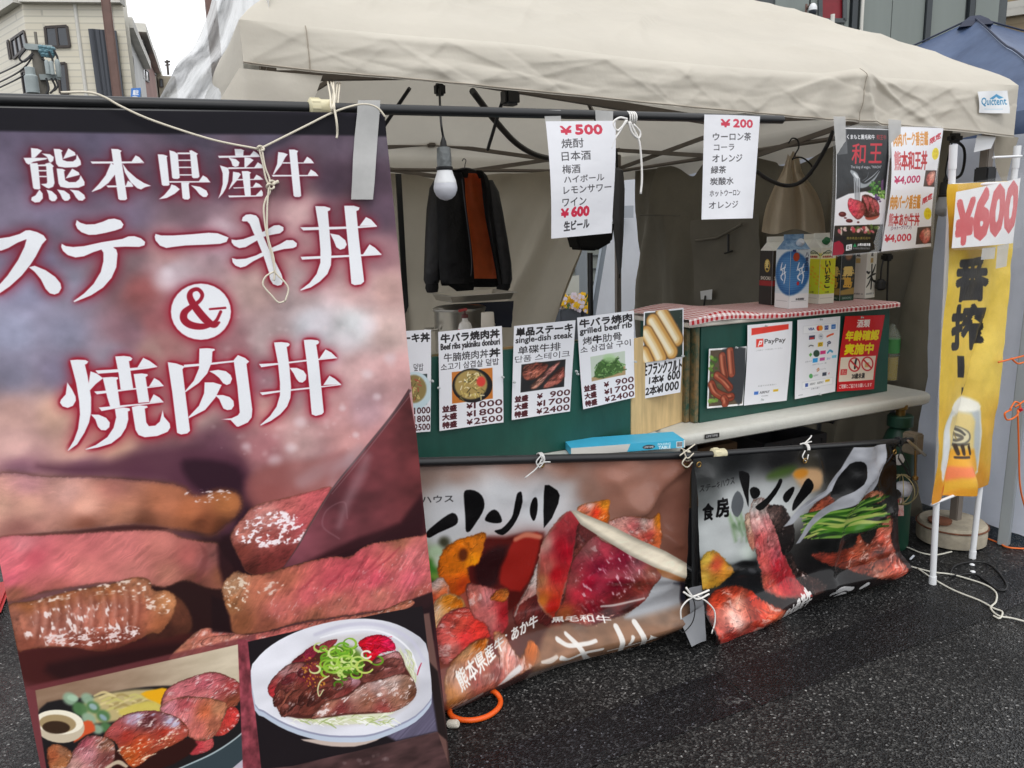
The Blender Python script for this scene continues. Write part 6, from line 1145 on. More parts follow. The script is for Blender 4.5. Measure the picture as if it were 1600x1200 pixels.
rw = cloth('side_wall',[(3.42,5.0,1.93),(3.40,2.46,1.93),(3.38,2.46,.02),(3.42,5.0,.02)],darkcloth,'brown right side wall cloth with a dark window flap, behind the drink cartons',150,26,.2,61,(1,0,0),dip=lambda a: .09 * math.exp(-((a - .27) / .05) ** 2) + .10 * math.exp(-((a - .62) / .1) ** 2),fr=9)
flap = mat('dark window flap',C(112,108,98),.7,var=.1,vscale=3,bump=.3,bscale=6,transl=.05)
def on_wall(x,y,off=.07): return on_u(x,y,3.40 - off)
def wall_sheet(name,quad,m,parent,off=.05,amp=.012,seed=2):
    tl,tr,br,bl = [on_wall(x,y,off) for x,y in quad]; G = np.zeros((11,11,3))
    for i in range(11):
        for j in range(11): a,b = j / 10,i / 10; P = (tl * (1 - a) + tr * a) * (1 - b) + (bl * (1 - a) + br * a) * b; P[0] += (float(fbm(a * 3,b * 3,seed,3)) - .5) * 2 * amp; G[i,j] = P
    mb = MB(); mb.grid(G); return mb.build(name,m,parent,smooth=180)
wall_sheet('window_flap',[(1078,345),(1185,335),(1196,480),(1088,480)],flap,rw,.13,.03); wall_sheet('window_gap',[(1094,455),(1113,452),(1112,468),(1095,468)],white_pl,rw,.18,0)
mb = MB(); mb.tube([on_wall(1138,366,.17),on_wall(1138,394,.17)],.008,6); mb.tube([on_wall(1132,396,.17),on_wall(1144,392,.17)],.006,6); mb.build('strap',black_m,rw)
mb = MB(); mb.tube([on_wall(1087,376,.16),on_wall(1120,372,.16),on_wall(1160,350,.16)],.008,6); mb.tube([on_wall(1000,336,.1),on_wall(1062,337,.1)],.004,6); mb.build('seam',flap,rw)
mb = MB(); mb.tube([on_wall(1102,462,.19),on_wall(1100,478,.19)],.006,6); mb.build('tie',black_m,rw)
# bright cloths of the neighbouring stalls
nb = mat('white tarpaulin',C(226,230,240),.5,var=.03,bump=.3,bscale=8,bdist=.02,transl=.45)
cloth('white_tarpaulin',[(3.66,5.2,1.95),(3.60,1.97,1.86),(3.58,1.97,.03),(3.66,5.2,.03)],nb,'white tarpaulin wall of the next stall, behind the yellow beer banner',80,22,.05,71,(1,0,0),fr=9)
wq = [on_v(950,262,5.9),on_v(1010,262,5.9),on_v(1010,545,5.9),on_v(922,545,5.9)]
wr = cloth('white_rear_sheet',wq,mat('white backlit sheet',C(240,243,250),.5,var=.02,bump=.3,bscale=8,bdist=.02,transl=.6),'white sheet behind the gap in the back wall, left of the brown side wall',16,24,.05,81,(0,1,0))
mb = MB(); mb.boxmm(on_v(950,322,5.84),on_v(990,340,5.80)); mb.build('tape_strip',mat('grey tape',C(176,182,190),.4),wr)
a,b = on_v(958,290,5.7),on_v(924,500,5.7); c = b + (b - a) / (a[2] - b[2]) * b[2]; mb = MB(); mb.bar(a + (a - b) * .1,c,.045,.045,.004); o = mb.build('tent_leg',mat('aluminium tube',C(150,158,166),.35,.6),label='leaning aluminium tent leg beside the white rear sheet',cat='tent leg'); 
# clear plastic sheet hung over the left end of the canopy
pm = bpy.data.materials.new('clear plastic film'); pm.use_nodes = True; n = pm.node_tree; b = n.nodes['Principled BSDF']; b.inputs['Base Color'].default_value = C(206,208,208); b.inputs['Roughness'].default_value = .38; b.inputs['Specular IOR Level'].default_value = .6
tr_ = n.nodes.new('ShaderNodeBsdfTransparent'); t2 = n.nodes.new('ShaderNodeBsdfTranslucent'); t2.inputs[0].default_value = (.8,.8,.82,1); m1 = n.nodes.new('ShaderNodeMixShader'); m1.inputs[0].default_value = .2; m2 = n.nodes.new('ShaderNodeMixShader')
tcn = n.nodes.new('ShaderNodeTexCoord'); mpn = n.nodes.new('ShaderNodeMapping'); mpn.inputs['Scale'].default_value = (7,7,1.6); nzn = n.nodes.new('ShaderNodeTexNoise'); nzn.inputs['Scale'].default_value = 3.; nzn.inputs['Detail'].default_value = 6; rmp = n.nodes.new('ShaderNodeValToRGB'); rmp.color_ramp.elements[0].position = .35; rmp.color_ramp.elements[0].color = (.72,) * 3 + (1,); rmp.color_ramp.elements[1].position = .7; rmp.color_ramp.elements[1].color = (.96,) * 3 + (1,)
bmp = n.nodes.new('ShaderNodeBump'); bmp.inputs['Strength'].default_value = .8; bmp.inputs['Distance'].default_value = .03
L = n.links.new; L(tcn.outputs['Object'],mpn.inputs[0]); L(mpn.outputs[0],nzn.inputs['Vector']); L(nzn.outputs['Fac'],rmp.inputs[0]); L(nzn.outputs['Fac'],bmp.inputs['Height']); L(bmp.outputs[0],b.inputs['Normal'])
L(b.outputs[0],m1.inputs[1]); L(t2.outputs[0],m1.inputs[2]); L(rmp.outputs[0],m2.inputs[0]); L(m1.outputs[0],m2.inputs[2]); L(tr_.outputs[0],m2.inputs[1]); L(m2.outputs[0],n.nodes['Material Output'].inputs[0])
rows = [((338,-60),(420,-50)),((331,0),(420,0)),((318,40),(420,45)),((300,78),(420,90)),((280,96),(415,112)),((266,122),(400,138)),((250,152),(385,164)),((236,182),(370,184))]
NU = 22; G = np.zeros((len(rows) * 3 - 2,NU + 1,3)); rr = smoothline([np.array([*a,*c]) for a,c in rows],3)
for i,q in enumerate(rr):
    for j in range(NU + 1):
        a = j / NU; x,y = q[0] * (1 - a) + q[2] * a,q[1] * (1 - a) + q[3] * a; v = 3.0 * (1 - a) + 2.22 * a + .10 * math.sin(a * 19 + i * .35) * (1 - a) + (float(fbm(a * 7,i * .25,5,3)) - .5) * .25 * (1 - a * .9); G[i,j] = on_v(x,y,v)
mb = MB(); mb.grid(G); mb.build('plastic_sheet',pm,smooth=180,label='wrinkled clear plastic sheet draped over the left corner of the beige canopy',cat='plastic sheet')
a,b = far(327,-20,14),far(331,30,14); mb = MB(); mb.bar((*((a + b) / 2)[:2],0),(*((a + b) / 2)[:2],a[2]),.16,.16); mb.build('lamp_post',rust,label='slim brown post rising behind the top of the clear plastic sheet',cat='post')
# neighbour's blue canopy
bluec = mat('blue canopy cloth',C(58,74,104),.5,var=.18,vscale=3,bump=.4,bscale=5,bdist=.03,transl=.05,col2=C(80,97,128)); bt = thing('blue_canopy',(5.2,3.65,0),'dark blue pop-up canopy of the next stall at the top right','canopy tent')
bp = np.array([5.15,3.6,2.80]); bc = [np.array(p) for p in ((3.72,2.12,1.98),(6.62,2.12,1.98),(6.62,5.08,1.98),(3.72,5.08,1.98))]
for k in range(4):
    A,B = bc[k],bc[(k + 1) % 4]; G = np.zeros((17,41,3)); out = np.cross(B - A,[0,0,1.]); out /= np.linalg.norm(out)
    for i in range(17):
        for j in range(41):
            t,s = i / 16,j / 40; P = (A * (1 - s) + B * s) * (1 - t) + bp * t; P[2] += -.10 * math.sin(math.pi * t) * math.sin(math.pi * s) + (float(fbm(P[0] * 2,P[1] * 2,15,4)) - .5) * .08 * (1 - t); G[i,j] = P
    mb = MB(); mb.grid(G); bmesh.ops.remove_doubles(mb.bm,verts=mb.bm.verts,dist=1e-5); mb.build('roof_panel',bluec,bt,smooth=180)
    G2 = np.stack([G[0] + np.array([0,0,-.16 * t]) + out * .015 * math.sin(t * 3) for t in np.linspace(0,1,6)]); mb = MB(); mb.grid(G2); mb.build('valance',bluec,bt,smooth=180)
    mb = MB(); mb.tube([G[i,0] + [0,0,.012] for i in range(17)],.006,6); mb.build('seam',mat('navy seam',C(24,34,58),.6) if k == 0 else bpy.data.materials['navy seam'],bt)
mb = MB(); mb.lathe([(.14,-.06),(.10,-.02),(.04,.015),(.0,.02)],bp,4); mb.build('peak_cap',bpy.data.materials['navy seam'],bt)
for i,(x,y) in enumerate(((3.74,2.13),(6.58,2.16),(6.58,5.04),(3.74,5.04))):
    mb = MB(); a = np.array([3.50,2.09,.0]) if i == 0 else np.array([x,y,0]); mb.bar(a,(x if i else 3.62,y,2.0),.045,.045,.004); mb.build('leg',mat('pale grey leg',C(158,164,166),.4,.3) if i == 0 else bpy.data.materials['pale grey leg'],bt)
mb = MB(); mb.box((3.575,2.08,1.02),(.07,.06,.06),None,.01); mb.build('slider',black_m,bt)
# poles and banners
cream = mat('cream plastic collar',C(214,206,172),.45); string_m = mat('cream string',C(214,206,188),.8); cord_w = mat('white cord',C(232,230,226),.6); tape_m = mat('translucent tape',C(190,190,188),.3,var=.08,vscale=12,alpha=.82)
BV = 1.985
def bar_thing(name,p,q,r,collar,label,cat='pole',cap=True):
    t = thing(name,(np.array(p) + np.array(q)) / 2,label,cat); mb = MB(); mb.tube([p,q],r,14); mb.build('tube',black_m,t,smooth=60)
    if collar is not None:
        a = np.array(p) + (np.array(q) - np.array(p)) * collar; d = np.array(q) - np.array(p); d = d / np.linalg.norm(d); mb = MB(); mb.lathe([(r * 1.25,-.032),(r * 1.75,-.027),(r * 1.75,-.005),(r * 1.55,.0),(r * 1.55,.022),(r * 1.2,.028)],a,16,d); c = mb.build('collar',cream,t,smooth=40); mb = MB()
        for k in range(10): e = V3(d).orthogonal().normalized(); e.rotate(Matrix.Rotation(k * .628,3,V3(d))); mb.bar(V3(a) + e * r * 1.72 - V3(d) * .026,V3(a) + e * r * 1.72 - V3(d) * .006,.003,.004)
        mb.build('grip_rib',cream,c)
    return t
Pa,Pb = on_v(-230,150,BV + .02),on_v(1222,187,2.06)
bar_thing('banner_pole',Pa,Pb,.0135,(on_v(503,163,BV + .03)[0] - Pa[0]) / (Pb[0] - Pa[0]),'long black pole with cream collar hung under the front of the beige canopy')
def string(name,pts,v,r,m,label,cat='string',parent=None,k=8,n=6):
    Q = smoothline([on_v(p[0],p[1],p[2] if len(p) > 2 else v) for p in pts],k); mb = MB(); mb.tube(Q,r,n); return mb.build(name,m,parent,smooth=180,label=label,cat=cat if parent is None else None)
def wraps(name,x,y,v,r,turns,width,m,parent,tails=()):
    c = on_v(x,y,v); P = [c + [width * (k / (turns * 14) - .5),r * math.cos(k * 2 * math.pi / 14),r * math.sin(k * 2 * math.pi / 14)] for k in range(turns * 14 + 1)]; mb = MB(); mb.tube(P,.0026,6); o = mb.build(name,m,parent,smooth=180)
    return o
# tall banner: hangs from the pole, its foot kicked out towards the street
tO = np.array([-.6,2.0,1.86]); tB = np.array([0,-.2,-1.8]); tB /= np.linalg.norm(tB); tA = np.array([1.,0,0])
tmp = Print('tmp',tO,tA,tB,1.,1.,10); C4 = [(-145,166),(601,178),(705,1224),(118,1460)]; q = tmp.plane(C4)
lo,hi = q.min(0),q.max(0); TB = Print('tall banner print',tO + tA * lo[0] + tB * lo[1],tA,tB,hi[0] - lo[0],hi[1] - lo[1],1040); art_tall(TB)
tb = thing('tall_banner',TB.O + TB.A * TB.w / 2 + TB.B * TB.h,'tall red and purple steak banner with big white Japanese lettering','banner')
def fold2(a,b,F):
    o = 0.
    for x0,y0,x1,y1,h in F:
        ex,ey = x1 - x0,y1 - y0; L2 = ex * ex + ey * ey; t = ((a - x0) * ex + (b - y0) * ey) / L2; q = ((a - x0) * ey - (b - y0) * ex) / math.sqrt(L2); o += h * (math.exp(-q / .02) if q > 0 else math.exp(q / .07)) * math.exp(-max(0,abs(t - .5) - .4) * 8)
    return o
TF = [(.98,.02,.62,.16,.005),(.95,.3,.7,.36,.004),(.05,.12,.3,.2,.004),(.9,.62,.6,.58,.004),(.1,.5,.25,.62,.003),(.4,.02,.45,.14,.004),(.7,.9,.95,.8,.005)]
def tall_off(a,b): return fold2(a,b,TF) + .006 * math.sin(a * 5 + b * 2) * b + (float(fbm(a * 3,b * 5,9,3)) - .5) * .016
sheet_obj('cloth',TB,C4,mat_image('tall banner cloth',TB.image(.97,1.06),.5,.14,.12,5.),tb,60,100,tall_off)
mb = MB(); a,b = TB.point(-155,166) + [0,.014,0],TB.point(603,181) + [0,.014,0]; mb.tube([a,b],.008,10); mb.build('hem_rod',black_m,tb,smooth=60)
def on_tall(x,y,off=.012): return TB.point(x,y) + np.array([0,-off,0])
G = np.array([[on_tall(x0 * (1 - j / 4) + x1 * j / 4,y,.010 + .004 * math.sin(y * .05)) for j in range(5)] for y,x0,x1 in ((158,557,592),(180,556,591),(215,553,589),(250,550,586),(285,548,583),(312,547,581))])
mb = MB(); mb.grid(G); mb.build('tape_strip',tape_m,tb,smooth=180)
def on_tall_line(pts,r,name,m=string_m,off=.012):
    mb = MB(); mb.tube(smoothline([on_tall(p[0],p[1],off) for p in pts],8),r,7); return mb.build(name,m,st,smooth=180)
st = thing('tie_string',on_tall(405,470),'cream string looped over the pole and knotted in front of the tall banner','string')
on_tall_line([(96,146),(140,146),(165,154),(190,168),(240,190),(330,219),(404,234)],.0026,'strand'); on_tall_line([(404,234),(440,216),(480,196),(516,178),(548,167),(570,164),(588,170),(600,184)],.0026,'strand')
on_tall_line([(404,234),(410,258),(414,278),(421,298),(414,312),(411,330),(416,368),(424,402),(428,422),(427,438)],.0024,'strand'); on_tall_line([(408,234),(413,262),(420,282),(418,300),(416,330),(417,368),(426,402),(429,425),(443,440),(449,452),(444,470)],.0022,'strand',off=.015); on_tall_line([(427,424),(414,432),(410,445),(424,462),(434,472),(444,470)],.0022,'strand')
for x,y,r in ((406,233,.006),(421,292,.007),(424,286,.005)): mb = MB(); p = on_tall(x,y,.014); mb.tube([p + [r * math.cos(k) * 1.2,r * .6 * math.sin(k * 2),r * math.sin(k) * .9] for k in np.linspace(0,12,40)],.0026,6); mb.build('knot',string_m,st,smooth=180)
on_tall_line([(424,288),(434,284)],.004,'strand')
t = thing('tie_string',on_v(520,165,2.02),'cream string wound round the pole beside the cream collar, short loose end','string')
for dx,tx in ((0,0),(5,2),(9,-3)): mb = MB(); mb.tube(smoothline([on_v(512 + dx,128,2.17),on_v(516 + dx + tx,150,2.05),on_v(517 + dx * .6,166,1.975),on_v(519 + dx * .5,176,1.99),on_v(518 + dx,170,2.03),on_v(520 + dx,150,2.10),on_v(522 + dx,130,2.18)],6),.0024,6); mb.build('strand',string_m,t,smooth=180)
mb = MB(); mb.tube(smoothline([on_v(522,168,1.975),on_v(526,190,1.96),on_v(527,208,1.965),on_v(526,216,1.965)],6),.0028,6); mb.build('strand',string_m,t,smooth=180)
t = thing('tie_string',on_v(985,185,2.04),'white cord bow on the pole between the two hanging drink price lists','string')
wraps('wrap',985,184,2.045,.017,4,.03,cord_w,t)
for P in ([(980,186),(968,184),(958,192),(964,204),(974,196),(980,188)],[(978,188),(968,206),(960,218),(955,232)],[(982,190),(988,208),(998,216),(1000,206),(990,194)],[(984,190),(992,206),(999,222),(1002,250),(1003,280),(1001,303)]): mb = MB(); mb.tube(smoothline([on_v(x,y,2.02) for x,y in P],6),.0034,6); mb.build('strand',cord_w,t,smooth=180)

# low poles with the two low banners
p1 = bar_thing('banner_pole',on_v(540,725,2.15),on_v(1092,711,2.155),.0145,None,'black horizontal pole along the top of the brown steak banner'); p2 = bar_thing('banner_pole',on_v(1066,713,2.125),on_v(1425,688,2.085),.0125,.14,'black horizontal pole with cream collar along the top of the black steak banner')
BF1 = [(.99,.02,.80,.30,.022),(.80,.30,.72,.08,.016),(.80,.30,.99,.52,.016),(.99,.70,.70,.62,.02),(.52,.01,.44,.2,.012),(.3,.02,.36,.25,.01),(.2,.75,.6,.70,.012),(.6,.86,.95,.72,.014),(.1,.9,.5,.82,.012)]
BF2 = [(.99,.02,.70,.45,.022),(.70,.45,.60,.95,.018),(.56,.02,.62,.3,.012),(.99,.5,.74,.62,.018),(.98,.8,.5,.84,.02),(.04,.05,.2,.5,.012),(.1,.62,.4,.72,.014),(.2,.98,.45,.80,.016),(.85,.02,.9,.5,.014)]
Qb = [(560,724),(1080,716),(1062,972),(575,1146)]
PB = vplane('brown banner print',Qb,2.165,760); art_brown(PB); bb_ = thing('low_banner',on_v(850,1050,2.165),'brown low banner showing red steak and black brush lettering, foot curled on the ground','banner')
def brown_off(a,b):
    w = (float(fbm(a * 4 + b,b * 4 - a,33,3)) - .5) * .035 + .02 * math.exp(-((a - .78 - .2 * b) / .05) ** 2) * (1 - b) - .015 * math.exp(-((a - .9) / .04) ** 2) * math.exp(-((b - .3) / .15) ** 2)
    w += fold2(a,b,BF1)
    return w + .075 * sstep(.80,.93,b) * (.4 + .6 * math.sin(math.pi * min(1,max(0,(b - .8) / .2)))) + .02 * b * math.sin(a * 9)
sheet_obj('cloth',PB,Qb,mat_image('brown banner cloth',PB.image(.95,1.1),.24,.3,.3,5.,coat=.06,drops=True),bb_,80,56,brown_off)
Qk = [(1084,717),(1399,692),(1396,892),(1100,1006)]
PKb = vplane('black banner print',[(1078,712),(1404,690),(1404,905),(1095,1014)],2.085,700); art_black(PKb); bk = thing('low_banner',on_v(1250,950,2.085),'black low banner with sliced steak and green onions, foot curled on the ground','banner')
def black_off(a,b):
    w = (float(fbm(a * 4 + b,b * 4 - a,43,3)) - .5) * .03 + .03 * math.exp(-((a - .82 + .25 * b) / .06) ** 2) * (1 - b) + .02 * b * math.sin(a * 7 + 1)
    w += fold2(a,b,BF2)
    return w + .06 * sstep(.80,.92,b) * (.5 + .5 * math.sin(math.pi * min(1,max(0,(b - .8) / .2))))
sheet_obj('cloth',PKb,Qk,mat_image('black banner cloth',PKb.image(.9,1.3),.2,.32,.3,5.,coat=.08),bk,76,54,black_off)
px_sheet('folded_corner',[(1062,968),(1100,945),(1102,1000),(1080,1010)],(2.08,2.06,2.04,2.02),mat('grey banner back',C(120,122,126),.5),bk,6,6,.012)
px_sheet('folded_corner',[(1078,920),(1098,915),(1100,950),(1078,962)],2.075,bpy.data.materials['grey banner back'],bk,4,4,.01)
brass = mat('brass eyelet',C(150,120,70),.35,.9)
for par,lst,v in ((bb_,[(846,722),(1072,724)],2.14),(bk,[(1092,722),(1258,716),(1398,702)],2.07)):
    for x,y in lst: c = on_v(x,y + 4,v); mb = MB(); mb.tube([c + [.009 * math.cos(k),0,.009 * math.sin(k)] for k in np.linspace(0,2 * math.pi,13)[:-1]],.003,6,closed=True); mb.build('eyelet',brass,par,smooth=180)
def tie(x,y,v,label,m,strands,r=.016,name='tie_string'):
    t = thing(name,on_v(x,y,v),label,'string'); wraps('wrap',x,y,v,r + .003,3,.014,m,t)
    for P in strands: mb = MB(); mb.tube(smoothline([on_v(a,b,v - .028) for a,b in P],6),.0024,6); mb.build('strand',m,t,smooth=180)
tie(845,716,2.152,'clear cable tie with a slanting loose end, on the pole over the brown banner',mat('clear nylon',C(206,206,204),.3),[[(846,718),(838,732),(820,747)],[(840,726),(852,722),(860,722)],[(846,712),(850,720),(843,730),(838,722),(845,712)]],.0145)
tie(1074,712,2.14,'grey string knot where the two low poles overlap',string_m,[[(1062,712),(1074,703),(1086,694)],[(1068,704),(1074,716),(1084,708)],[(1072,714),(1066,724),(1074,730),(1082,722)],[(1064,700),(1074,706)]])
tie(1258,700,2.10,'white string knot over the middle of the black banner',cord_w,[[(1258,704),(1254,714),(1260,720),(1263,710)],[(1256,694),(1266,684),(1268,680)],[(1250,694),(1258,692),(1268,690)]])
tie(1404,690,2.09,'black rope lashing at the right end of the low pole',mat('black rope',C(24,24,24),.8),[[(1404,694),(1412,712),(1420,730),(1424,748)],[(1396,692),(1410,686),(1416,684)],[(1408,700),(1404,716),(1412,726),(1418,734)]])
t = thing('tie_string',on_v(1085,930,2.05),'white string bow with dark thread joining the two low banners near the ground','string')
for P,m,r in (([(1068,925),(1080,932),(1094,928),(1108,922)],cord_w,.0036),([(1072,918),(1082,932),(1092,936),(1108,928)],cord_w,.0036),([(1084,932),(1072,940),(1064,952),(1064,968)],cord_w,.0028),([(1090,932),(1104,940),(1116,954),(1117,972),(1112,990)],cord_w,.0028),([(1082,930),(1086,950),(1082,972),(1068,988),(1062,984)],bpy.data.materials['black rope'],.0022),([(1076,934),(1090,938),(1098,936)],bpy.data.materials['black rope'],.002)): mb = MB(); mb.tube(smoothline([on_v(x,y,2.03) for x,y in P],6),r,6); mb.build('strand',m,t,smooth=180)

# price lists hanging from the pole and the valance
lam = dict(rough=.28,spec=.5,wave=.3,wscale=6.)
def paper_thing(name,Q,v,W,fn,label,cat='sign',lay=True,off=None,tapes=(),group=None,paper=(234,235,240),pins=()):
    pr = vplane(name + ' print',Q,v,W,.002); pr.paper(paper); fn(Lay(pr,Q) if lay else pr)
    P = np.mean([on_v(x,y,v) for x,y in Q[2:]],0); t = thing(name,P,label,cat,group)
    sheet_obj('sheet',pr,Q,mat_image(name + ' paper',pr.image(),**lam),t,8,12,off)
    for q in tapes: px_sheet('tape_strip',q,v - .006,tape_m,t,2,3,.001)
    for x,y in pins: mb = MB(); c = on_v(x,y,v - .012); mb.lathe([(.0045,0),(.0045,.002),(.002,.003),(.002,.007),(.004,.009),(.003,.011)],c,10,(0,-1,0)); mb.build('push_pin',pin_m,t,smooth=50)
    return t
pin_m = mat('clear pin',C(200,206,206),.2,alpha=.7)
Q5,Q2 = [(851,190),(957,190),(957,364),(860,373)],[(1100,179),(1187,182),(1177,341),(1097,343)]
paper_thing('price_list',Q5,2.035,330,art_500,'white handwritten drinks list headed in red 500, hung beside the bulb',off=lambda a,b: .012 * math.sin(b * 3.2 + a) + .006,tapes=[[(850,172),(876,172),(877,192),(852,191)],[(930,172),(958,174),(957,216),(931,192)]])
paper_thing('price_list',Q2,2.035,330,art_200,'white handwritten drinks list headed in red 200, curled, right of the 500 list',off=lambda a,b: .03 * (math.cos((a - .5) * 2.6) - .5) * (.3 + b * .7) + .004)
Qw,Qa,Qc = [(1306,199),(1391,203),(1383,393),(1299,400)],[(1391,198),(1470,201),(1463,295),(1388,297)],[(1388,296.5),(1463,295),(1456,385),(1380,393)]
paper_thing('poster',Qw,2.12,360,art_wagyu,'black poster of sliced beef and a fork, hung from the valance','poster',False,lambda a,b: .01 * math.sin(b * 3 + a * 2),[[(1302,182),(1321,182),(1322,242),(1307,243)]])
paper_thing('price_sign',Qa,2.115,320,lambda p: art_4000(p,0),'upper white 4,000 yen sign with orange and red lettering beside the black poster',lay=False,off=lambda a,b: .012 * math.sin(b * 2 + a * 2),tapes=[[(1388,186),(1408,188),(1407,214),(1389,252)]])
paper_thing('price_sign',Qc,2.113,320,lambda p: art_4000(p,1),'lower white 4,000 yen sign with purple brackets line, beside the black poster',lay=False,off=lambda a,b: .012 * math.sin(2 + b * 2 + a * 2))
px_sheet('poster_sleeve',[(1303,196),(1472,197),(1457,388),(1297,402)],2.128,mat('clear sleeve',C(226,230,232),.15,alpha=.25),None,6,8,.004,label='clear plastic sleeve holding the black poster and both 4,000 yen signs',cat='sleeve')

# counter: tables, panels, menu cards
tabm = mat('speckled white tabletop plastic',C(196,196,188),.5,var=.04,vscale=30,bump=.12,bscale=120); steel_d = mat('grey table leg',C(88,90,92),.4,.5)
def table(x0,x1,y0,y1,label):
    t = thing('folding_table',((x0 + x1) / 2,(y0 + y1) / 2,0),label,'table'); bm = MB(); R_ = .06; pts = []
    for cx,cy,a0 in ((x1 - R_,y0 + R_,-90),(x1 - R_,y1 - R_,0),(x0 + R_,y1 - R_,90),(x0 + R_,y0 + R_,180)): pts += [(cx + R_ * math.cos(math.radians(a0 + k * 15)),cy + R_ * math.sin(math.radians(a0 + k * 15)),0) for k in range(7)]
    prof = [(-.016,.668),(-.004,.676),(0,.690),(0,.704),(-.004,.714),(-.012,.72)]; cx,cy = (x0 + x1) / 2,(y0 + y1) / 2; rings = []
    for o,z in prof: rings.append([bm.bm.verts.new((p[0] + o * (1 if p[0] > cx else -1),p[1] + o * (1 if p[1] > cy else -1),z)) for p in pts])
    n = len(pts)
    for A,B in zip(rings,rings[1:]):
        for j in range(n): bm.bm.faces.new([A[j],A[(j + 1) % n],B[(j + 1) % n],B[j]])
    bm.bm.faces.new(rings[0][::-1]); bm.bm.faces.new(rings[-1]); bm.build('tabletop',tabm,t,smooth=35)
    for x in (x0 + .16,x1 - .16):
        mb = MB(); mb.tube([(x,y0 + .08,0),(x,y0 + .10,.665)],.0125,10); mb.build('leg',steel_d,t,smooth=60); mb = MB(); mb.tube([(x,y1 - .08,0),(x,y1 - .10,.665)],.0125,10); mb.build('leg',steel_d,t,smooth=60); mb = MB(); mb.tube([(x,y0 + .08,.1),(x,y1 - .08,.1)],.010,8); mb.build('crossbar',steel_d,t,smooth=60)
    return t
tR = table(1.77,3.24,2.30,2.92,'white plastic folding table under the green box and drink cartons'); tL = table(.30,1.755,2.22,2.92,'white plastic folding table behind the green menu board, mostly hidden')
Ql = [(1101,679),(1124,676),(1124,683),(1101,686)]; pr = vplane('badge',Ql,2.296,120); pr.img[:] = rgb((28,28,28)); Lay(pr,Ql).text('LIFETIME',.1,.25,.9,.75,(200,200,200),.02); sheet_obj('badge',pr,Ql,mat_image('badge print',pr.image(),.4,wave=0),tR,1,1)
green = mat('dark green painted board',C(20,72,62),.42,var=.22,vscale=5,bump=.3,bscale=14,stretch=(1,1,.4)); ply = mat('raw plywood',C(206,178,128),.6,var=.16,vscale=4,bump=.1,bscale=20,stretch=(8,8,1)); chipped = mat('chipped green edge',C(32,74,62),.6,col2=C(140,110,70),vscale=22)
gb = thing('menu_board',(1.0,2.36,.72),'dark green painted board carrying the row of white menu cards','board')
zt = on_v(791,547,2.36)[2]; zb = on_v(985,690,2.36)[2]; xr = on_v(986,620,2.36)[0]
mb = MB(); mb.boxmm((.42,2.36,.722),(xr,2.378,zt),.002); mb.build('panel',green,gb); mb = MB(); mb.boxmm((.42,2.376,zt - .004),(xr - .002,2.40,zt + .006),.002); mb.build('edge_strip',chipped,gb)
a,b = np.array([xr + .004,2.362,.722]),on_z(1072,657,.722); top = on_v(1036,478,(a[1] + b[1]) / 2)[2]
mb = MB(); mb.prism([a,b,b + [0,0,1.10 - .722],a + [0,0,1.10 - .722]],(-.012,.012,0)); mb.build('plywood_board',ply,label='bare plywood board joining the menu board to the green box',cat='board')
bx = thing('green_box',(2.53,2.6,.72),'dark green painted wooden box with a white top board on the folding table','box')
X0,X1,Y0,ZT = 1.972,3.075,2.42,1.115
mb = MB(); mb.prism([(X0,Y0,.722),(X1 + .01,Y0 + .02,.722),(X1 - .02,Y0 + .01,ZT),(X0,Y0,ZT - .004)],(0,.02,0)); mb.build('front_panel',green,bx)
for x in (X0 + .001,X1 - .03): mb = MB(); mb.boxmm((x,Y0 + .022,.722),(x + .02,Y0 + .42,ZT - .006),.002); mb.build('side_panel',green,bx)
mb = MB(); mb.boxmm((X0 - .024,Y0 + .004,.722),(X0 - .002,Y0 + .05,ZT),.003); mb.boxmm((X0 - .05,Y0 + .03,.722),(X0 - .028,Y0 + .09,ZT - .01),.003); mb.build('corner_post',chipped,bx)
mb = MB(); mb.boxmm((X0 - .07,Y0 - .012,ZT),(X1,Y0 + .46,ZT + .018),.004); mb.build('top_board',mat('worn white board',C(206,200,190),.6,var=.12,vscale=10),bx)
# gingham cloth
gm = bpy.data.materials.new('red gingham'); gm.use_nodes = True; n = gm.node_tree; b_ = n.nodes['Principled BSDF']; L = n.links.new; tcg = n.nodes.new('ShaderNodeUVMap'); tcg.uv_map = 'UVMap'; sp = n.nodes.new('ShaderNodeSeparateXYZ'); L(tcg.outputs[0],sp.inputs[0]); fs = []
for k in (0,1):
    a = n.nodes.new('ShaderNodeMath'); a.operation = 'FRACT'; L(sp.outputs[k],a.inputs[0]); c = n.nodes.new('ShaderNodeMath'); c.operation = 'GREATER_THAN'; c.inputs[1].default_value = .5; L(a.outputs[0],c.inputs[0]); fs.append(c)
ad = n.nodes.new('ShaderNodeMath'); ad.operation = 'ADD'; L(fs[0].outputs[0],ad.inputs[0]); L(fs[1].outputs[0],ad.inputs[1]); dv2 = n.nodes.new('ShaderNodeMath'); dv2.operation = 'MULTIPLY'; dv2.inputs[1].default_value = .5; L(ad.outputs[0],dv2.inputs[0]); rg = n.nodes.new('ShaderNodeValToRGB'); rg.color_ramp.elements[0].color = C(232,222,220); rg.color_ramp.elements[1].color = C(168,24,34); L(dv2.outputs[0],rg.inputs[0]); L(rg.outputs[0],b_.inputs['Base Color']); b_.inputs['Roughness'].default_value = .8
NU,NV = 90,26; G = np.zeros((NV + 1,NU + 1,3)); UV = np.zeros((NV + 1,NU + 1,2))
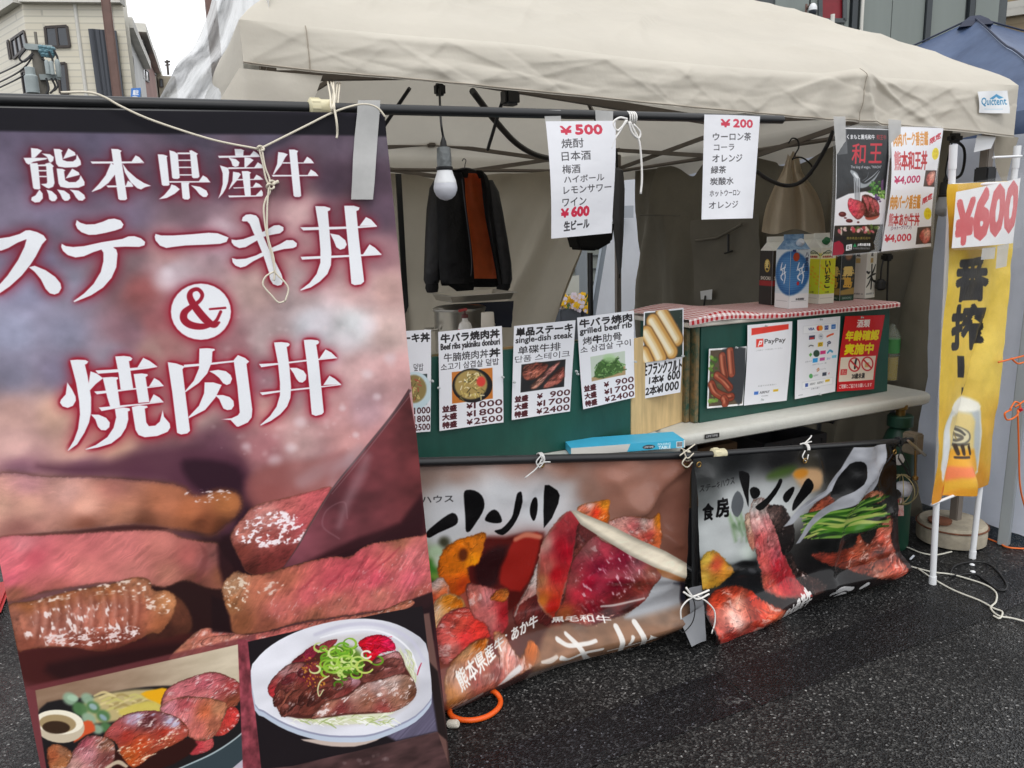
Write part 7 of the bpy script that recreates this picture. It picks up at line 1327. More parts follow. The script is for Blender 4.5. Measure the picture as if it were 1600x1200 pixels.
for i in range(NV + 1):
    for j in range(NU + 1):
        a,b = j / NU,i / NV; x = X0 - .075 + a * (X1 + .01 - X0 + .075); s = b * .46 - .022 * (.6 + .5 * float(fbm(a * 5,1.3,3,2))) * (1 if True else 0); lump = .028 * math.exp(-((a - .16) / .13) ** 2) + .004 * float(fbm(a * 14,b * 6,7,3))
        if s < 0: y,z = Y0 - .02 - .004 * math.sin(a * 50),ZT + .022 + s + lump * .6
        else: y,z = Y0 - .02 + s,ZT + .024 + lump
        G[i,j] = (x,y,z); UV[i,j] = (x / .024,(s + .1) / .024)
mb = MB(); mb.grid(G,UV); mb.build('gingham_cloth',gm,smooth=180,label='red and white gingham cloth spread on top of the green box',cat='cloth')
# menu cards pinned along the board
MQ = [[(610,518),(673,515),(672,674),(617,678)],[(683,518),(783,509),(787,660),(686,673)],[(801,509),(898,500),(891,643),(799,656)],[(900,496),(990,485),(992,621),(910,639)]]
ML = ['menu card partly hidden by the tall banner, leftmost on the green board','menu card with a bowl topped by red ginger, priced from 1000 yen','menu card picturing sliced grilled steak on the green board','menu card picturing a green leafy heap, tilted, beside the bare plywood']
for k in range(4): paper_thing('menu_card',MQ[k],2.352,340,lambda l,k=k: art_menu(l,k),ML[k],'menu card',off=lambda a,b,k=k: .004 + .004 * math.sin(b * 3 + k) + .003 * math.cos(a * 4),group='menu cards on the green board',pins=[(MQ[k][0][0] + 2,MQ[k][0][1] + 88),(MQ[k][1][0] + 2,MQ[k][1][1] + 80)])
vf = 2.385
paper_thing('food_photo',[(1006,487),(1068,481),(1068,558),(1004,567)],vf,240,art_frank,'glossy photo of three pale frankfurters on the plywood board','photo print',off=lambda a,b: .004 * math.sin(a * 3),pins=[(1066,556)])
paper_thing('price_card',[(1004,567),(1066,558.5),(1063,613),(1000,624)],vf + .004,240,art_price,'small white price card for frankfurters under the photo of pale frankfurters','sign')
vb = 2.41
paper_thing('food_photo',[(1107,545),(1166,541),(1160,633),(1104,638)],vb,240,art_sausage,'photo of five brown sausages on slate, pinned to the green box','photo print',off=lambda a,b: .003,pins=[(1150,543)])
paper_thing('payment_sign',[(1168,508),(1238,502),(1230,626),(1163,634)],vb - .003,280,art_pay,'white sheet with red bar and a red payment logo on the green box',off=lambda a,b: .004 * math.sin(b * 4),pins=[(1196,509),(1190,624)])
paper_thing('payment_sign',[(1245,500),(1312,494),(1306,612),(1243,624)],vb,280,art_cards,'pale sheet with rows of small coloured card logos on the green box',off=lambda a,b: .004 * math.sin(b * 4 + 1),pins=[(1282,499),(1280,616)])
paper_thing('age_check_sign',[(1319,494),(1381,492),(1366,608),(1308,612)],vb + .006,280,art_age,'red age check notice with yellow lettering and two crossed-out circles on the green box',off=lambda a,b: .006 * math.sin(b * 4 + 2),pins=[(1346,496)],paper=(236,226,222))
# things in and around the stall
steel = mat('stainless steel',C(176,172,164),.28,.9,bump=.03,bscale=30); navy = mat('navy cloth',C(24,28,42),.85,var=.2,bump=.3,bscale=20); bulb_m = mat('frosted bulb',C(232,234,242),.3,transl=.3); blackpl = mat('black rubber',C(22,22,23),.5)
def lamp_bulb(x,y,v,rb,label,cord,grey=False):
    c = on_v(x,y,v); t = thing('light_bulb',c - [0,0,rb],label,'light bulb'); bm_ = mat('grey bulb',C(150,152,156),.35) if grey else bulb_m  # the second bulb only gets a greyer globe colour
    k = rb
    mb = MB(); mb.lathe([(k * .12,-k),(k * .5,-k * .87),(k * .8,-k * .6),(k * .97,-k * .22),(k,0)] + [(k * .985,k * .16),(k * .93,k * .4)],c,28); mb.build('globe',bm_,t,smooth=50)
    mb = MB(); mb.lathe([(k * .94,k * .4),(k * .90,k * .62),(k * .74,k * 1.05),(k * .62,k * 1.45)],c,28); mb.build('neck',white_pl if not grey else bm_,t,smooth=50)
    mb = MB(); mb.lathe([(k * .66,k * 1.45),(k * .70,k * 1.5),(k * .70,k * 1.7),(k * .62,k * 1.75)],c,20); mb.build('collar',blackpl,t,smooth=40)
    mb = MB(); mb.lathe([(k * .60,k * 1.75),(k * .62,k * 2.4),(k * .58,k * 3.1),(k * .52,k * 3.3)],c,20); mb.build('socket',mat('taped grey socket',C(110,114,114),.35,.3,var=.2,vscale=30,bump=.4,bscale=60) if not grey else blackpl,t,smooth=40)
    mb = MB(); mb.lathe([(k * .3,k * 3.3),(k * .26,k * 3.7),(k * .12,k * 4.1),(k * .1,k * 4.2)],c,12); mb.build('strain_relief',blackpl,t,smooth=50)
    mb = MB(); mb.tube(smoothline([c + [0,0,k * 4.1]] + [on_v(*q) for q in cord],6),.0034,8); mb.build('cord',blackpl,t,smooth=180); return t
t = lamp_bulb(696,294,2.12,.034,'white light bulb in a grey taped socket hanging on a black cord',[(689,190,2.12),(687,150,2.2),(687,138,2.26)])
mb = MB(); mb.box(on_v(687,140,2.27),(.03,.03,.035),None,.006); mb.build('hook_clip',blackpl,t)
lamp_bulb(1474,326,2.42,.036,'grey unlit bulb in a black socket behind the yellow beer banner',[(1478,262,2.4),(1484,235,2.35),(1490,215,2.3)],True)
string('power_cable',[(1482,215,2.3),(1506,232,2.3),(1502,272,2.34),(1478,282,2.38)],2.3,.006,blackpl,'black cable loop at the right end of the canopy, above the grey bulb','cable')
mb = MB(); mb.box(on_v(1492,216,2.28),(.07,.04,.04),None,.012); mb.build('cable_clamp',blackpl,label='black clamp gripping cables under the right end of the valance',cat='clamp')
string('power_cable',[(1172,260,2.5),(1200,280,2.55),(1228,290,2.55),(1252,284,2.5),(1272,262,2.45),(1292,228,2.4),(1302,204,2.38)],2.5,.0085,blackpl,'thick black cable sagging in front of the beige apron','cable')
t = thing('plug_cable',on_v(1380,440,2.62),'black cable with a plug dangling beside the drink cartons','cable'); mb = MB(); mb.box(on_v(1386,402,2.62),(.05,.04,.035),None,.008); mb.build('tap_socket',blackpl,t); mb = MB(); mb.tube(smoothline([on_v(x,y,2.62) for x,y in ((1388,405),(1387,430),(1386,470),(1385,520))],5),.005,6); mb.tube(smoothline([on_v(x,y,2.6) for x,y in ((1380,406),(1377,420),(1376,436))],5),.004,6); mb.build('cord',blackpl,t,smooth=180); mb = MB(); mb.lathe([(.01,-.03),(.024,-.02),(.024,.012),(.012,.025)],on_v(1376,444,2.6),12); mb.build('plug',blackpl,t,smooth=40)
# jacket on a hanger
JV = 4.62; jk = mat('black jacket nylon',C(30,30,34),.55,var=.15,vscale=6,bump=.5,bscale=12,bdist=.03); jk2 = mat('ribbed black knit',C(20,20,23),.9,bump=.6,bscale=60,stretch=(1,1,.05)); lining = mat('rust orange lining',C(236,112,56),.6,var=.12,vscale=6,bump=.35,bscale=10)
def jp(x,y,d=0.): return on_v(620 + x / 3,100 + y / 3,JV - d)
jt = thing('jacket',jp(330,1075),'black bomber jacket with orange lining hanging open on the back wall','jacket')
def loft(name,secs,m,parent,n=20):
    """secs: (centre x, y, half width px, depth m)"""
    mb = MB(); rings = []
    for x,y,w,dpt in secs:
        c = jp(x,y); hw = np.linalg.norm(jp(x + w,y) - c); rings.append([mb.bm.verts.new(V3(c + [hw * math.cos(a),-dpt * math.sin(a) + .01 * (float(fbm(a * 2,y * .012,3,2)) - .5),0])) for a in [2 * math.pi * k / n for k in range(n)]])
    for A,B in zip(rings,rings[1:]):
        for j in range(n): mb.bm.faces.new([A[j],A[(j + 1) % n],B[(j + 1) % n],B[j]])
    mb.bm.faces.new(rings[0]); mb.bm.faces.new(rings[-1][::-1]); return mb.build(name,m,parent,smooth=70)
loft('sleeve',[(205,530,22,.03),(196,580,40,.06),(188,680,46,.065),(180,820,46,.06),(172,940,42,.055),(166,1010,38,.05),(165,1030,30,.04)],jk,jt); loft('cuff',[(166,1026,28,.04),(165,1050,30,.04),(167,1070,24,.035)],jk2,jt)
loft('sleeve',[(428,545,20,.03),(440,600,36,.05),(458,700,38,.05),(480,820,36,.05),(498,930,36,.05),(506,1010,34,.045),(506,1030,28,.04)],jk,jt); loft('cuff',[(505,1026,28,.04),(500,1048,30,.04),(496,1064,24,.035)],jk2,jt)
def jsheet(name,rows,m,d0,bulge,parent,sd=5):
    nv = len(rows); NU_ = 14; rr = smoothline([np.array([*r]) for r in rows],4); G = np.zeros((len(rr),NU_ + 1,3))
    for i,(y,xl,xr) in enumerate(rr):
        for j in range(NU_ + 1): a = j / NU_; G[i,j] = jp(xl + (xr - xl) * a,y,d0 + bulge * math.sin(math.pi * a) + (float(fbm(a * 3,i * .16,sd,3)) - .5) * .035)
    mb = MB(); mb.grid(G); bmesh.ops.solidify(mb.bm,geom=mb.bm.faces[:],thickness=.006); return mb.build(name,m,parent,smooth=60)
jsheet('back_panel',[(500,280,400),(540,200,430),(650,190,440),(800,195,460),(1000,205,480),(1040,210,484)],jk,-.05,-.02,jt)
jsheet('lining',[(512,310,392),(560,300,412),(700,318,440),(850,340,462),(1000,352,478),(1012,356,480)],lining,-.015,-.03,jt,8)
jsheet('front_panel',[(508,258,306),(540,205,318),(620,188,322),(700,188,330),(850,192,350),(980,200,362),(1030,206,362)],jk,.06,.05,jt,11)
jsheet('front_panel',[(510,388,410),(560,396,436),(700,412,452),(850,440,470),(1000,470,492),(1030,474,494)],jk,.05,.02,jt,14)
jsheet('hem_band',[(1024,214,362),(1050,260,362),(1078,296,352)],jk2,.06,.04,jt,17); jsheet('hem_band',[(1006,350,484),(1026,352,486),(1046,354,478)],jk2,-.005,-.02,jt,18)
jsheet('collar',[(496,256,330),(512,270,336),(534,280,332)],jk2,.05,.02,jt,19); jsheet('collar',[(498,372,398),(516,376,406),(536,384,410)],jk2,.04,.01,jt,20)
mb = MB(); mb.tube(smoothline([jp(x,y,.115 - .06 * k / 4) for k,(x,y) in enumerate(((306,540),(322,680),(344,850),(350,960),(332,1066)))],6),.004,6); mb.build('zip',mat('zip tape',C(70,72,80),.4),jt)
ht = thing('clothes_hanger',jp(318,500),'black hanger hooked on the rear rail, carrying the bomber jacket','hanger'); mb = MB(); mb.tube(smoothline([jp(x,y,.0) for x,y in ((306,455),(314,444),(324,452),(320,470),(318,490))],6),.003,6); mb.build('hook',black_m,ht,smooth=180); mb = MB(); mb.tube(smoothline([jp(x,y,.01) for x,y in ((215,545),(270,508),(318,492),(370,505),(425,548))],6),.009,8); mb.build('shoulder_bar',blackpl,ht,smooth=180)
# cooking corner behind the board
PV = 3.45; pc = on_v(738,487,PV); pc2 = pc + [0,.17,0]; rp_ = .128
pt = thing('stock_pot',(pc2[0],pc2[1],.78),'large stainless stock pot under a tray behind the menu cards','pot'); mb = MB(); zt_ = pc[2]; mb.lathe([(rp_ * .97,.78),(rp_,.80),(rp_,zt_ - .012),(rp_ * 1.04,zt_ - .004),(rp_ * 1.04,zt_)],(pc2[0],pc2[1],0),36); mb.build('body',steel,pt,smooth=40); mb = MB(); mb.lathe([(rp_ * 1.05,zt_ + .001),(rp_ * 1.05,zt_ + .008),(rp_ * .9,zt_ + .016),(rp_ * .2,zt_ + .022)],(pc2[0],pc2[1],0),36); mb.build('lid',steel,pt,smooth=40)
for sx in (-1,1): mb = MB(); mb.tube(smoothline([(pc2[0] + sx * rp_,pc2[1] - .04,zt_ - .09),(pc2[0] + sx * (rp_ + .05),pc2[1] - .03,zt_ - .09),(pc2[0] + sx * (rp_ + .05),pc2[1] + .03,zt_ - .09),(pc2[0] + sx * rp_,pc2[1] + .04,zt_ - .09)],5),.006,8); mb.build('handle',steel,pt,smooth=180)
px_sheet('dark_cloth',[(692,476),(802,470),(800,512),(695,512)],(PV + .36,PV + .34,PV + .30,PV + .32),navy,None,10,8,.03,label='navy cloth bundled behind the stock pot and tray',cat='cloth')
ty = [on_v(704,466,PV + .0),on_v(804,461,PV + .0)]; mid_ = (ty[0] + ty[1]) / 2; w_ = np.linalg.norm(ty[1] - ty[0]); mb = MB(); x0,y0,z0 = mid_[0] - w_ / 2,PV,mid_[2]
tr = thing('metal_tray',(mid_[0],PV + .13,z0 - .02),'shallow metal tray resting on the stock pot in front of the jacket','tray'); mb = MB(); R4 = lambda o,z: [(x0 + o,y0 + o,z),(x0 + w_ - o,y0 + o,z),(x0 + w_ - o,y0 + .26 - o,z),(x0 + o,y0 + .26 - o,z)]
rings = [[mb.bm.verts.new(V3(p)) for p in R4(o,z0 + z)] for o,z in ((-.012,.010),(-.012,.013),(0,.013),(.014,-.022),(.018,-.022),(.004,.009))]
for A,B in zip(rings,rings[1:]):
    for j in range(4): mb.bm.faces.new([A[j],A[(j + 1) % 4],B[(j + 1) % 4],B[j]])
mb.bm.faces.new(rings[3]); mb.build('tray_body',steel,tr,smooth=30)
tb2 = thing('work_table',(1.2,3.75,0),'steel work table inside the stall carrying the stock pot','table'); mb = MB(); mb.boxmm((.5,3.3,.74),(2.1,4.1,.78),.004); mb.build('tabletop',steel,tb2)
for x in (.54,2.06):
    for y in (3.34,4.06): mb = MB(); mb.boxmm((x - .02,y - .02,0),(x + .02,y + .02,.74)); mb.build('leg',steel,tb2)
bc_ = on_v(727,512,3.25); bt_ = thing('sauce_bottle',(bc_[0],bc_[1],.78),'small bottle with red label and dark cap in front of the stock pot','bottle'); mb = MB(); mb.lathe([(.03,.78),(.032,.80),(.032,bc_[2] - .0),(.026,bc_[2] + .02),(.014,bc_[2] + .03),(.013,bc_[2] + .045)],(bc_[0],bc_[1],0),18); mb.build('body',mat('clear bottle plastic',C(200,196,190),.2),bt_,smooth=40); mb = MB(); mb.lathe([(.0328,bc_[2] - .07),(.0328,bc_[2] - .005)],(bc_[0],bc_[1],0),18); mb.build('label_band',mat('red label',C(190,30,36),.5),bt_,smooth=40); mb = MB(); mb.lathe([(.016,bc_[2] + .045),(.016,bc_[2] + .06),(.006,bc_[2] + .064),(.004,bc_[2] + .085)],(bc_[0],bc_[1],0),14); mb.build('cap',mat('dark red cap',C(80,30,30),.4),bt_,smooth=40); mb = MB(); mb.bar((bc_[0] - .03,bc_[1],bc_[2] + .078),(bc_[0] + .012,bc_[1],bc_[2] + .084),.014,.012,.003); mb.build('spray_head',mat('red nozzle',C(150,40,40),.4),bt_)
cc = on_v(762,500,3.3); mb = MB(); mb.lathe([(.045,.78),(.030,cc[2] + .03),(.028,cc[2] + .036),(.022,cc[2] + .036),(.02,cc[2] - .1)],(cc[0],cc[1],0),20); mb.build('paper_cups',mat('white paper cup',C(206,198,186),.7),smooth=40,label='upturned stack of pale paper cups beside the stock pot',cat='cups')
# dark lamp head on a stand, folded umbrella
sp_ = on_v(922,395,4.45); sh = thing('lamp_stand',(sp_[0],sp_[1],0),'black stand with a dark hooded head seen under the 500 list','stand'); mb = MB(); mb.tube([(sp_[0],sp_[1],.02),(sp_[0],sp_[1],sp_[2])],.018,10); mb.build('pole',black_m,sh,smooth=60)
P = [on_v(x,y,4.40) for x,y in ((896,352),(962,346),(958,378),(934,392),(906,390))]; mb = MB(); mb.prism(P,(0,.14,0)); bmesh.ops.bevel(mb.bm,geom=mb.bm.edges[:],offset=.015,segments=2,affect='EDGES'); mb.build('hood',mat('black fabric',C(14,14,15),.9),sh)
for k in range(3): a = k * 2.094; mb = MB(); mb.tube([(sp_[0],sp_[1],.28),(sp_[0] + .3 * math.cos(a),sp_[1] + .3 * math.sin(a),.012)],.010,8); mb.build('leg',black_m,sh,smooth=60)
ub_ = thing('folded_umbrella',on_v(968,432,4.6),'closed grey umbrella hanging point down before the white rear sheet','umbrella'); A_,B_ = on_v(964,262,4.6),on_v(968,428,4.6); d_ = B_ - A_; mb = MB(); L_ = np.linalg.norm(d_); mb.lathe([(.012,0),(.042,.02),(.05,L_ * .2),(.036,L_ * .6),(.016,L_ * .93),(.007,L_)],A_,9,d_); mb.build('canopy',mat('grey umbrella cloth',C(92,94,98),.6,bump=.3,bscale=20),ub_,smooth=30); mb = MB(); mb.tube([B_,B_ + d_ / L_ * .03],.006,6); mb.build('tip',black_m,ub_); mb = MB(); mb.tube([A_,A_ - d_ / L_ * .12],.008,8); mb.build('handle',blackpl,ub_)
# planter beyond the gap
fx0,fx1 = on_v(880,480,6.6),on_v(944,480,6.6); pl_m = mat('dark grey planter',C(66,70,76),.6,var=.1)
for i,(x0,x1,lb) in enumerate(((876,909,'dark grey planter of yellow and white pansies, left of the pair in the gap'),(911,946,'dark grey planter of yellow and white pansies, right of the pair in the gap'))):
    a,b = on_v(x0,484,6.6),on_v(x1,484,6.6); t = thing('flower_planter',((a[0] + b[0]) / 2,6.72,0),lb,'planter','planters beyond the gap'); mb = MB(); mb.boxmm((a[0],6.6,0),(b[0],6.86,a[2]),.01); mb.build('box',pl_m,t); mb = MB(); mb2 = MB(); mb3 = MB(); q = random.Random(20 + i)
    for k in range(46):
        c = np.array([q.uniform(a[0],b[0]),q.uniform(6.57,6.78),a[2] + q.uniform(-.01,.13)]); m_ = [mb,mb2][k % 2]
        for j in range(4): an = j * 1.57 + q.random(); e = c + np.array([.022 * math.cos(an),q.uniform(-.012,.0),.022 * math.sin(an)]); f = [e + [.02 * math.cos(s),.003,.02 * math.sin(s)] for s in (0,1.05,2.1,3.14,4.2,5.2)]; m_.face(f)
    for k in range(110): c = np.array([q.uniform(a[0],b[0]),q.uniform(6.60,6.84),a[2] + q.uniform(-.02,.10)]); s = q.uniform(0,6.28); mb3.face([c,c + [.03 * math.cos(s),-.01,.03 * math.sin(s)],c + [.05 * math.cos(s + .4),0,.05 * math.sin(s + .4)],c + [.02 * math.cos(s + .9),.01,.02 * math.sin(s + .9)]])
    mb.build('flowers',mat('yellow petals',C(240,190,20),.6),t,kind='stuff',recalc=False); mb2.build('flowers',mat('white petals',C(226,214,226),.6),t,kind='stuff',recalc=False); mb3.build('leaves',mat('pansy leaves',C(70,104,48),.6),t,kind='stuff',recalc=False)
for x,y0,w,lb in ((908,400,.055,'grey steel bollard post behind the pansy planters'),): c = on_v(x,y0,7.4); mb = MB(); mb.tube([(c[0],c[1],0),(c[0],c[1],c[2] + .4)],w * 1.2,14); mb.build('bollard',mat('grey post paint',C(120,126,130),.5),label=lb,cat='post',smooth=60)
px_sheet('notice_sheet',[(884,432),(905,430),(905,462),(884,464)],6.95,mat('pale notice',C(176,178,170),.4),None,2,2,0,label='pale framed notice leaning behind the left pansy planter',cat='notice')
px_sheet('notice_sheet',[(926,446),(941,446),(941,462),(926,462)],6.95,bpy.data.materials['pale notice'],None,2,2,0,label='small pale notice behind the right pansy planter',cat='notice')
# patterned bunting glimpsed over the back wall
Qb_ = [(726,255),(800,255),(800,285),(726,285)]; pr = vplane('pattern',Qb_,5.6,160); pr.img[:] = rgb((226,226,226)); q = random.Random(6); pr.crop(0,0,1)
for i in range(40): pr.ell(q.uniform(730,796),q.uniform(256,272),q.uniform(2,5),q.uniform(2,4),0,[(190,30,40),(40,70,140),(226,180,40),(40,110,70),(240,240,240)][i % 5],.8)
sheet_obj('patterned_cloth',pr,Qb_,mat_image('pattern print',pr.image(),.7),label='strip of colourful patterned cloth showing above the back wall',cat='cloth',nu=2,nv=2)
# apron on a wire hanger
apm = mat('beige apron cotton',C(206,194,174),.85,var=.04,vscale=4,bump=.25,bscale=14,bdist=.02,transl=.3); AV = on_u(1240,300,3.12)[1]
rows = [(240,1231,1247),(252,1228,1250),(268,1222,1254),(285,1213,1266),(300,1206,1276),(320,1198,1284),(340,1193,1288),(362,1190,1290)]; G = np.zeros((len(rows) * 3 - 2,31,3))
for i,(y,xl,xr) in enumerate(smoothline([np.array(r,float) for r in rows],3)):
    for j in range(31): a = j / 30; G[i,j] = on_v(xl + (xr - xl) * a,y + 4 * math.sin(a * 9),AV + .05 * math.sin(a * 15 + 1) * min(1,i / 12) + (float(fbm(a * 5,i * .2,8,3)) - .5) * .05)
mb = MB(); mb.grid(G); mb.build('apron',apm,smooth=180,label='beige apron gathered on a wire hanger behind the 200 list',cat='apron')
ht = thing('clothes_hanger',on_v(1240,240,AV),'dark wire hanger holding the beige apron','hanger'); mb = MB(); mb.tube(smoothline([on_v(x,y,AV - .02) for x,y in ((1232,224),(1238,216),(1246,219),(1248,230),(1243,240),(1238,250))],6),.004,6); mb.build('hook',black_m,ht,smooth=180); mb = MB(); mb.tube(smoothline([on_v(x,y,AV - .03) for x,y in ((1238,248),(1252,246),(1266,256),(1270,268),(1260,280))],6),.004,6); mb.build('wire',black_m,ht,smooth=180)
# drink cartons on the box
ZB = ZT + .028
def carton(x,y,w,h,rot,side,front,label,cap=None,gable=True,capx=0.):
    """carton with a gable top; artwork functions paint (print, width px, height px)"""
    t = thing('drink_carton',(x,y,ZB),label,'carton'); R = Matrix.Rotation(rot,3,'Z'); hw = w / 2
    def P(a,b,c): v = R @ Vector((a,b,0)); return np.array([x + v.x,y + v.y,ZB + c])
    sh_ = h * .80 if gable else h
    for fn,(a0,a1) in ((front,((-hw,-hw),(hw,-hw))),(side,((-hw,hw),(-hw,-hw)))):
        W_,H_ = 90,int(90 * h / w); pr = Print.__new__(Print); pr.name = 'carton print'; pr.W,pr.H = W_,H_; pr.img = np.ones((H_,W_,3),np.float32); pr.ox = pr.oy = 0.; pr.sc = 1.; pr.k = 1.; pr.tex = lambda pts,raw=False: np.array(pts,float)[:,:2]; fn(pr,W_,H_)
        n = np.cross(P(*a1,0) - P(*a0,0),[0,0,1.]); n /= np.linalg.norm(n); G = np.zeros((3,2,3)); UV = np.zeros((3,2,2))
        for i,z in enumerate((sh_,sh_ * .5,0)):
            for j,q in enumerate((a0,a1)): G[i,j] = P(*q,z) + n * .0012; UV[i,j] = (j,z / h)
        mb = MB(); mb.grid(G,UV); mb.build('printed_face',mat_image('carton face',pr.image(),.35,wave=.05),t,recalc=False)
    mb = MB(); mb.box(P(0,0,sh_ / 2),(w,w,sh_),R,.0015); body = mb.build('body',mat('carton board',C(226,226,224),.45) if 'carton board' not in bpy.data.materials else bpy.data.materials['carton board'],t)
    if gable:
        mb = MB(); r1 = h * .93; pts = [P(-hw,-hw,sh_),P(hw,-hw,sh_),P(hw,hw,sh_),P(-hw,hw,sh_),P(-hw,0,r1),P(hw,0,r1)]; vs_ = [mb.bm.verts.new(V3(p)) for p in pts]
        for f in ((0,1,5,4),(2,3,4,5),(1,2,5),(3,0,4)): mb.bm.faces.new([vs_[i] for i in f])
        mb.build('gable',gabm[side],t); mb = MB(); mb.bar(P(-hw,0,h * .965),P(hw,0,h * .965),.006,h * .075); mb.build('top_fin',gabm[side] if True else body,t)
        if cap is not None: n = R @ Vector((0,-1,.8)); mb = MB(); mb.lathe([(.016,0),(.016,.018),(.013,.022),(.004,.022)],P(capx,-hw * .5,h * .87),16,n); mb.build('cap',cap,t,smooth=40)
    return t
def v_text(p,s,x,y0,y1,w,col,b=.04):
    h = (y1 - y0) / len(s)
    for i,ch in enumerate(s): p.text(ch,x - w / 2,y0 + i * h + h * .08,x + w / 2,y0 + (i + 1) * h - h * .06,col,0,0,b)
def blue_face(side):
    def f(p,W,H):
        p.img[:] = rgb((226,226,226)); cx = W if side else 0; a = (38,92,150)
        p.poly([(0,H * .16),(W,H * .16),(W,H * .80),(0,H * .80)],(206,216,222),2)
        p.ell(cx,H * .52,W * 1.0,H * .30,0,(36,92,152),6); p.ell(cx,H * .50,W * .8,H * .24,0,(70,130,186),16,.8)
        for i in range(16): p.line([(0,H * (.32 + i * .03),.7),(W * .5,H * (.315 + i * .03),.7),(W,H * (.32 + i * .03),.7)],(150,190,220),.6,.4)
        if not side: p.rect = None; p.poly([(8,H * .175),(24,H * .175),(24,H * .235),(8,H * .235)],(30,50,120)); p.text('SHOCHU',32,H * .19,80,H * .21,(60,60,80)); p.ell(26,H * .30,15,17,0,(176,66,34),1); v_text(p,'八重の凪',76,H * .24,H * .5,15,(30,40,70),.03)
        for q in ([(40,H * .38,2),(34,H * .46,3),(46,H * .5,2),(36,H * .58,3),(48,H * .62,2)],[(62,H * .4,2),(54,H * .48,3),(62,H * .56,3),(56,H * .66,2)],[(30,H * .48,2),(60,H * .44,3)],[(34,H * .56,2),(66,H * .5,2)]): p.line(q,(232,236,242),1)
        if not side: p.ell(38,H * .66,6,8,0,(190,40,50),1); p.text('本格焼酎',30,H * .86,70,H * .89,(60,60,66),0,0,.03)
        p.line([(10,H * .9,.6),(80,H * .9,.6)],(150,150,154),.4)
    return f
def yel_face(side):
    def f(p,W,H):
        p.img[:] = rgb((226,226,214)); p.poly([(0,H * .28),(W,H * .28),(W,H * .86),(0,H * .86)],lambda X,Y,d,T: rgb((240,224,50)) * (1 - (Y / H)[...,None]) + rgb((186,210,40)) * (Y / H)[...,None],1)
        p.poly([(8,H * .26),(W - 8,H * .26),(W,H * .36),(0,H * .36)],(240,236,200),1); p.text('ORIGINAL',14,H * .265,78,H * .29,(30,60,40),0,0,.05); p.line([(4,H * .31,1.6),(W / 2,H * .245,1.6),(W - 4,H * .31,1.6)],(24,60,40)); p.text('本格麦焼酎',12,H * .315,74,H * .345,(150,40,30),0,0,.04)
        for i in range(14): p.ell((i * 37) % W,H * (.45 + (i * 13 % 35) / 100),10,5,20,(226,170,30),3,.7)
        if not side: v_text(p,'いいちこ',46,H * .38,H * .78,30,(24,24,22),.05)
        p.text('20度',34,H * .82,60,H * .85,(60,60,40)); p.line([(10,H * .92,.6),(80,H * .92,.6)],(150,150,150),.4)
    return f
def kiri_face(side):
    def f(p,W,H):
        p.img[:] = rgb((22,30,26)); p.ell(W / 2,H * .30,26,26,0,(96,60,30),1.5); p.ell(W / 2,H * .30,20,20,0,(140,100,60),1); p.poly([(0,H * .93),(W,H * .93),(W,H),(0,H)],(20,66,44)); q = random.Random(3)
        for i in range(40): p.ell(q.uniform(6,84),q.uniform(H * .5,H * .68),q.uniform(2,7),q.uniform(2,5),q.uniform(0,90),[(206,160,50),(120,84,20),(236,200,110)][i % 3],1,.8)
        p.text('霧',14,H * .48,76,H * .62,(226,196,110),0,0,.05); p.text('島',20,H * .64,74,H * .80,(206,160,50),0,0,.05); p.poly([(0,H * .84),(W,H * .80),(W,H * .91),(0,H * .91)],(214,170,70),4,.7); p.text('SHOCHU',16,H * .945,74,H * .975,(220,220,220))
    return f
def kome_face(side):
    def f(p,W,H):
        p.img[:] = rgb((232,230,222)) if not side else rgb((206,202,194)); p.text('本格焼酎',14,H * .05,76,H * .1,(60,60,60),0,0,.03); v_text(p,'吟之蔵',46,H * .12,H * .38,20,(70,66,60),.03); p.poly([(34,H * .40),(58,H * .40),(58,H * .47),(34,H * .47)],(190,160,100))
        if not side:
            K = (18,18,18)
            for q in ([(6,H * .60,5),(24,H * .62,6),(36,H * .60,2)],[(82,H * .50,3),(64,H * .60,6),(54,H * .63,3)],[(48,H * .50,6),(50,H * .62,5),(52,H * .84,6),(46,H * .86,2)],[(16,H * .70,3),(48,H * .66,5),(84,H * .64,4)],[(48,H * .67,3),(34,H * .76,5),(10,H * .83,3)],[(52,H * .67,3),(66,H * .74,5),(90,H * .76,6)]): p.line(q,K,1)
        p.text('本格米焼酎 25',10,H * .92,80,H * .95,(70,70,70))
    return f
def dark_face(side):
    def f(p,W,H):
        p.img[:] = rgb((40,34,32)); p.ell(W * .6,H * .42,20,30,0,(190,160,70),2); p.ell(W * .6,H * .42,13,22,0,(50,40,30),2); p.poly([(0,H * .64),(W,H * .64),(W,H * .72),(0,H * .72)],(150,30,34)); p.text('SHOCHU',10,H * .58,80,H * .63,(220,214,200),0,0,.04); p.text('麦',40,H * .34,64,H * .46,(230,210,130),0,0,.04)
    return f
blueg = mat('blue gable',C(70,116,160),.4,col2=C(150,180,206),vscale=30); whiteg = mat('white gable',C(222,222,214),.45); blackg = mat('black gable',C(30,34,32),.4); clearcap = mat('clear cap',C(206,212,220),.2); gcap = mat('green cap',C(20,96,54),.4)
gabm = {}
def put_carton(xc,yb_px,v,w,h,rot,face,g,label,**k):
    p = on_v(xc,yb_px,v); fs_,ff = face(True),face(False); gabm[fs_] = g; return carton(p[0],v,w,h,rot,fs_,ff,label,**k)
put_carton(1236,478,2.535,.098,.315,math.radians(-8),blue_face,blueg,'blue and white gable-top carton with a wave roundel, front of the drink cartons',cap=clearcap,capx=.01)
put_carton(1279,476,2.60,.088,.315,math.radians(-4),yel_face,whiteg,'yellow and white carton with green cap and brushed kana lettering',cap=gcap)
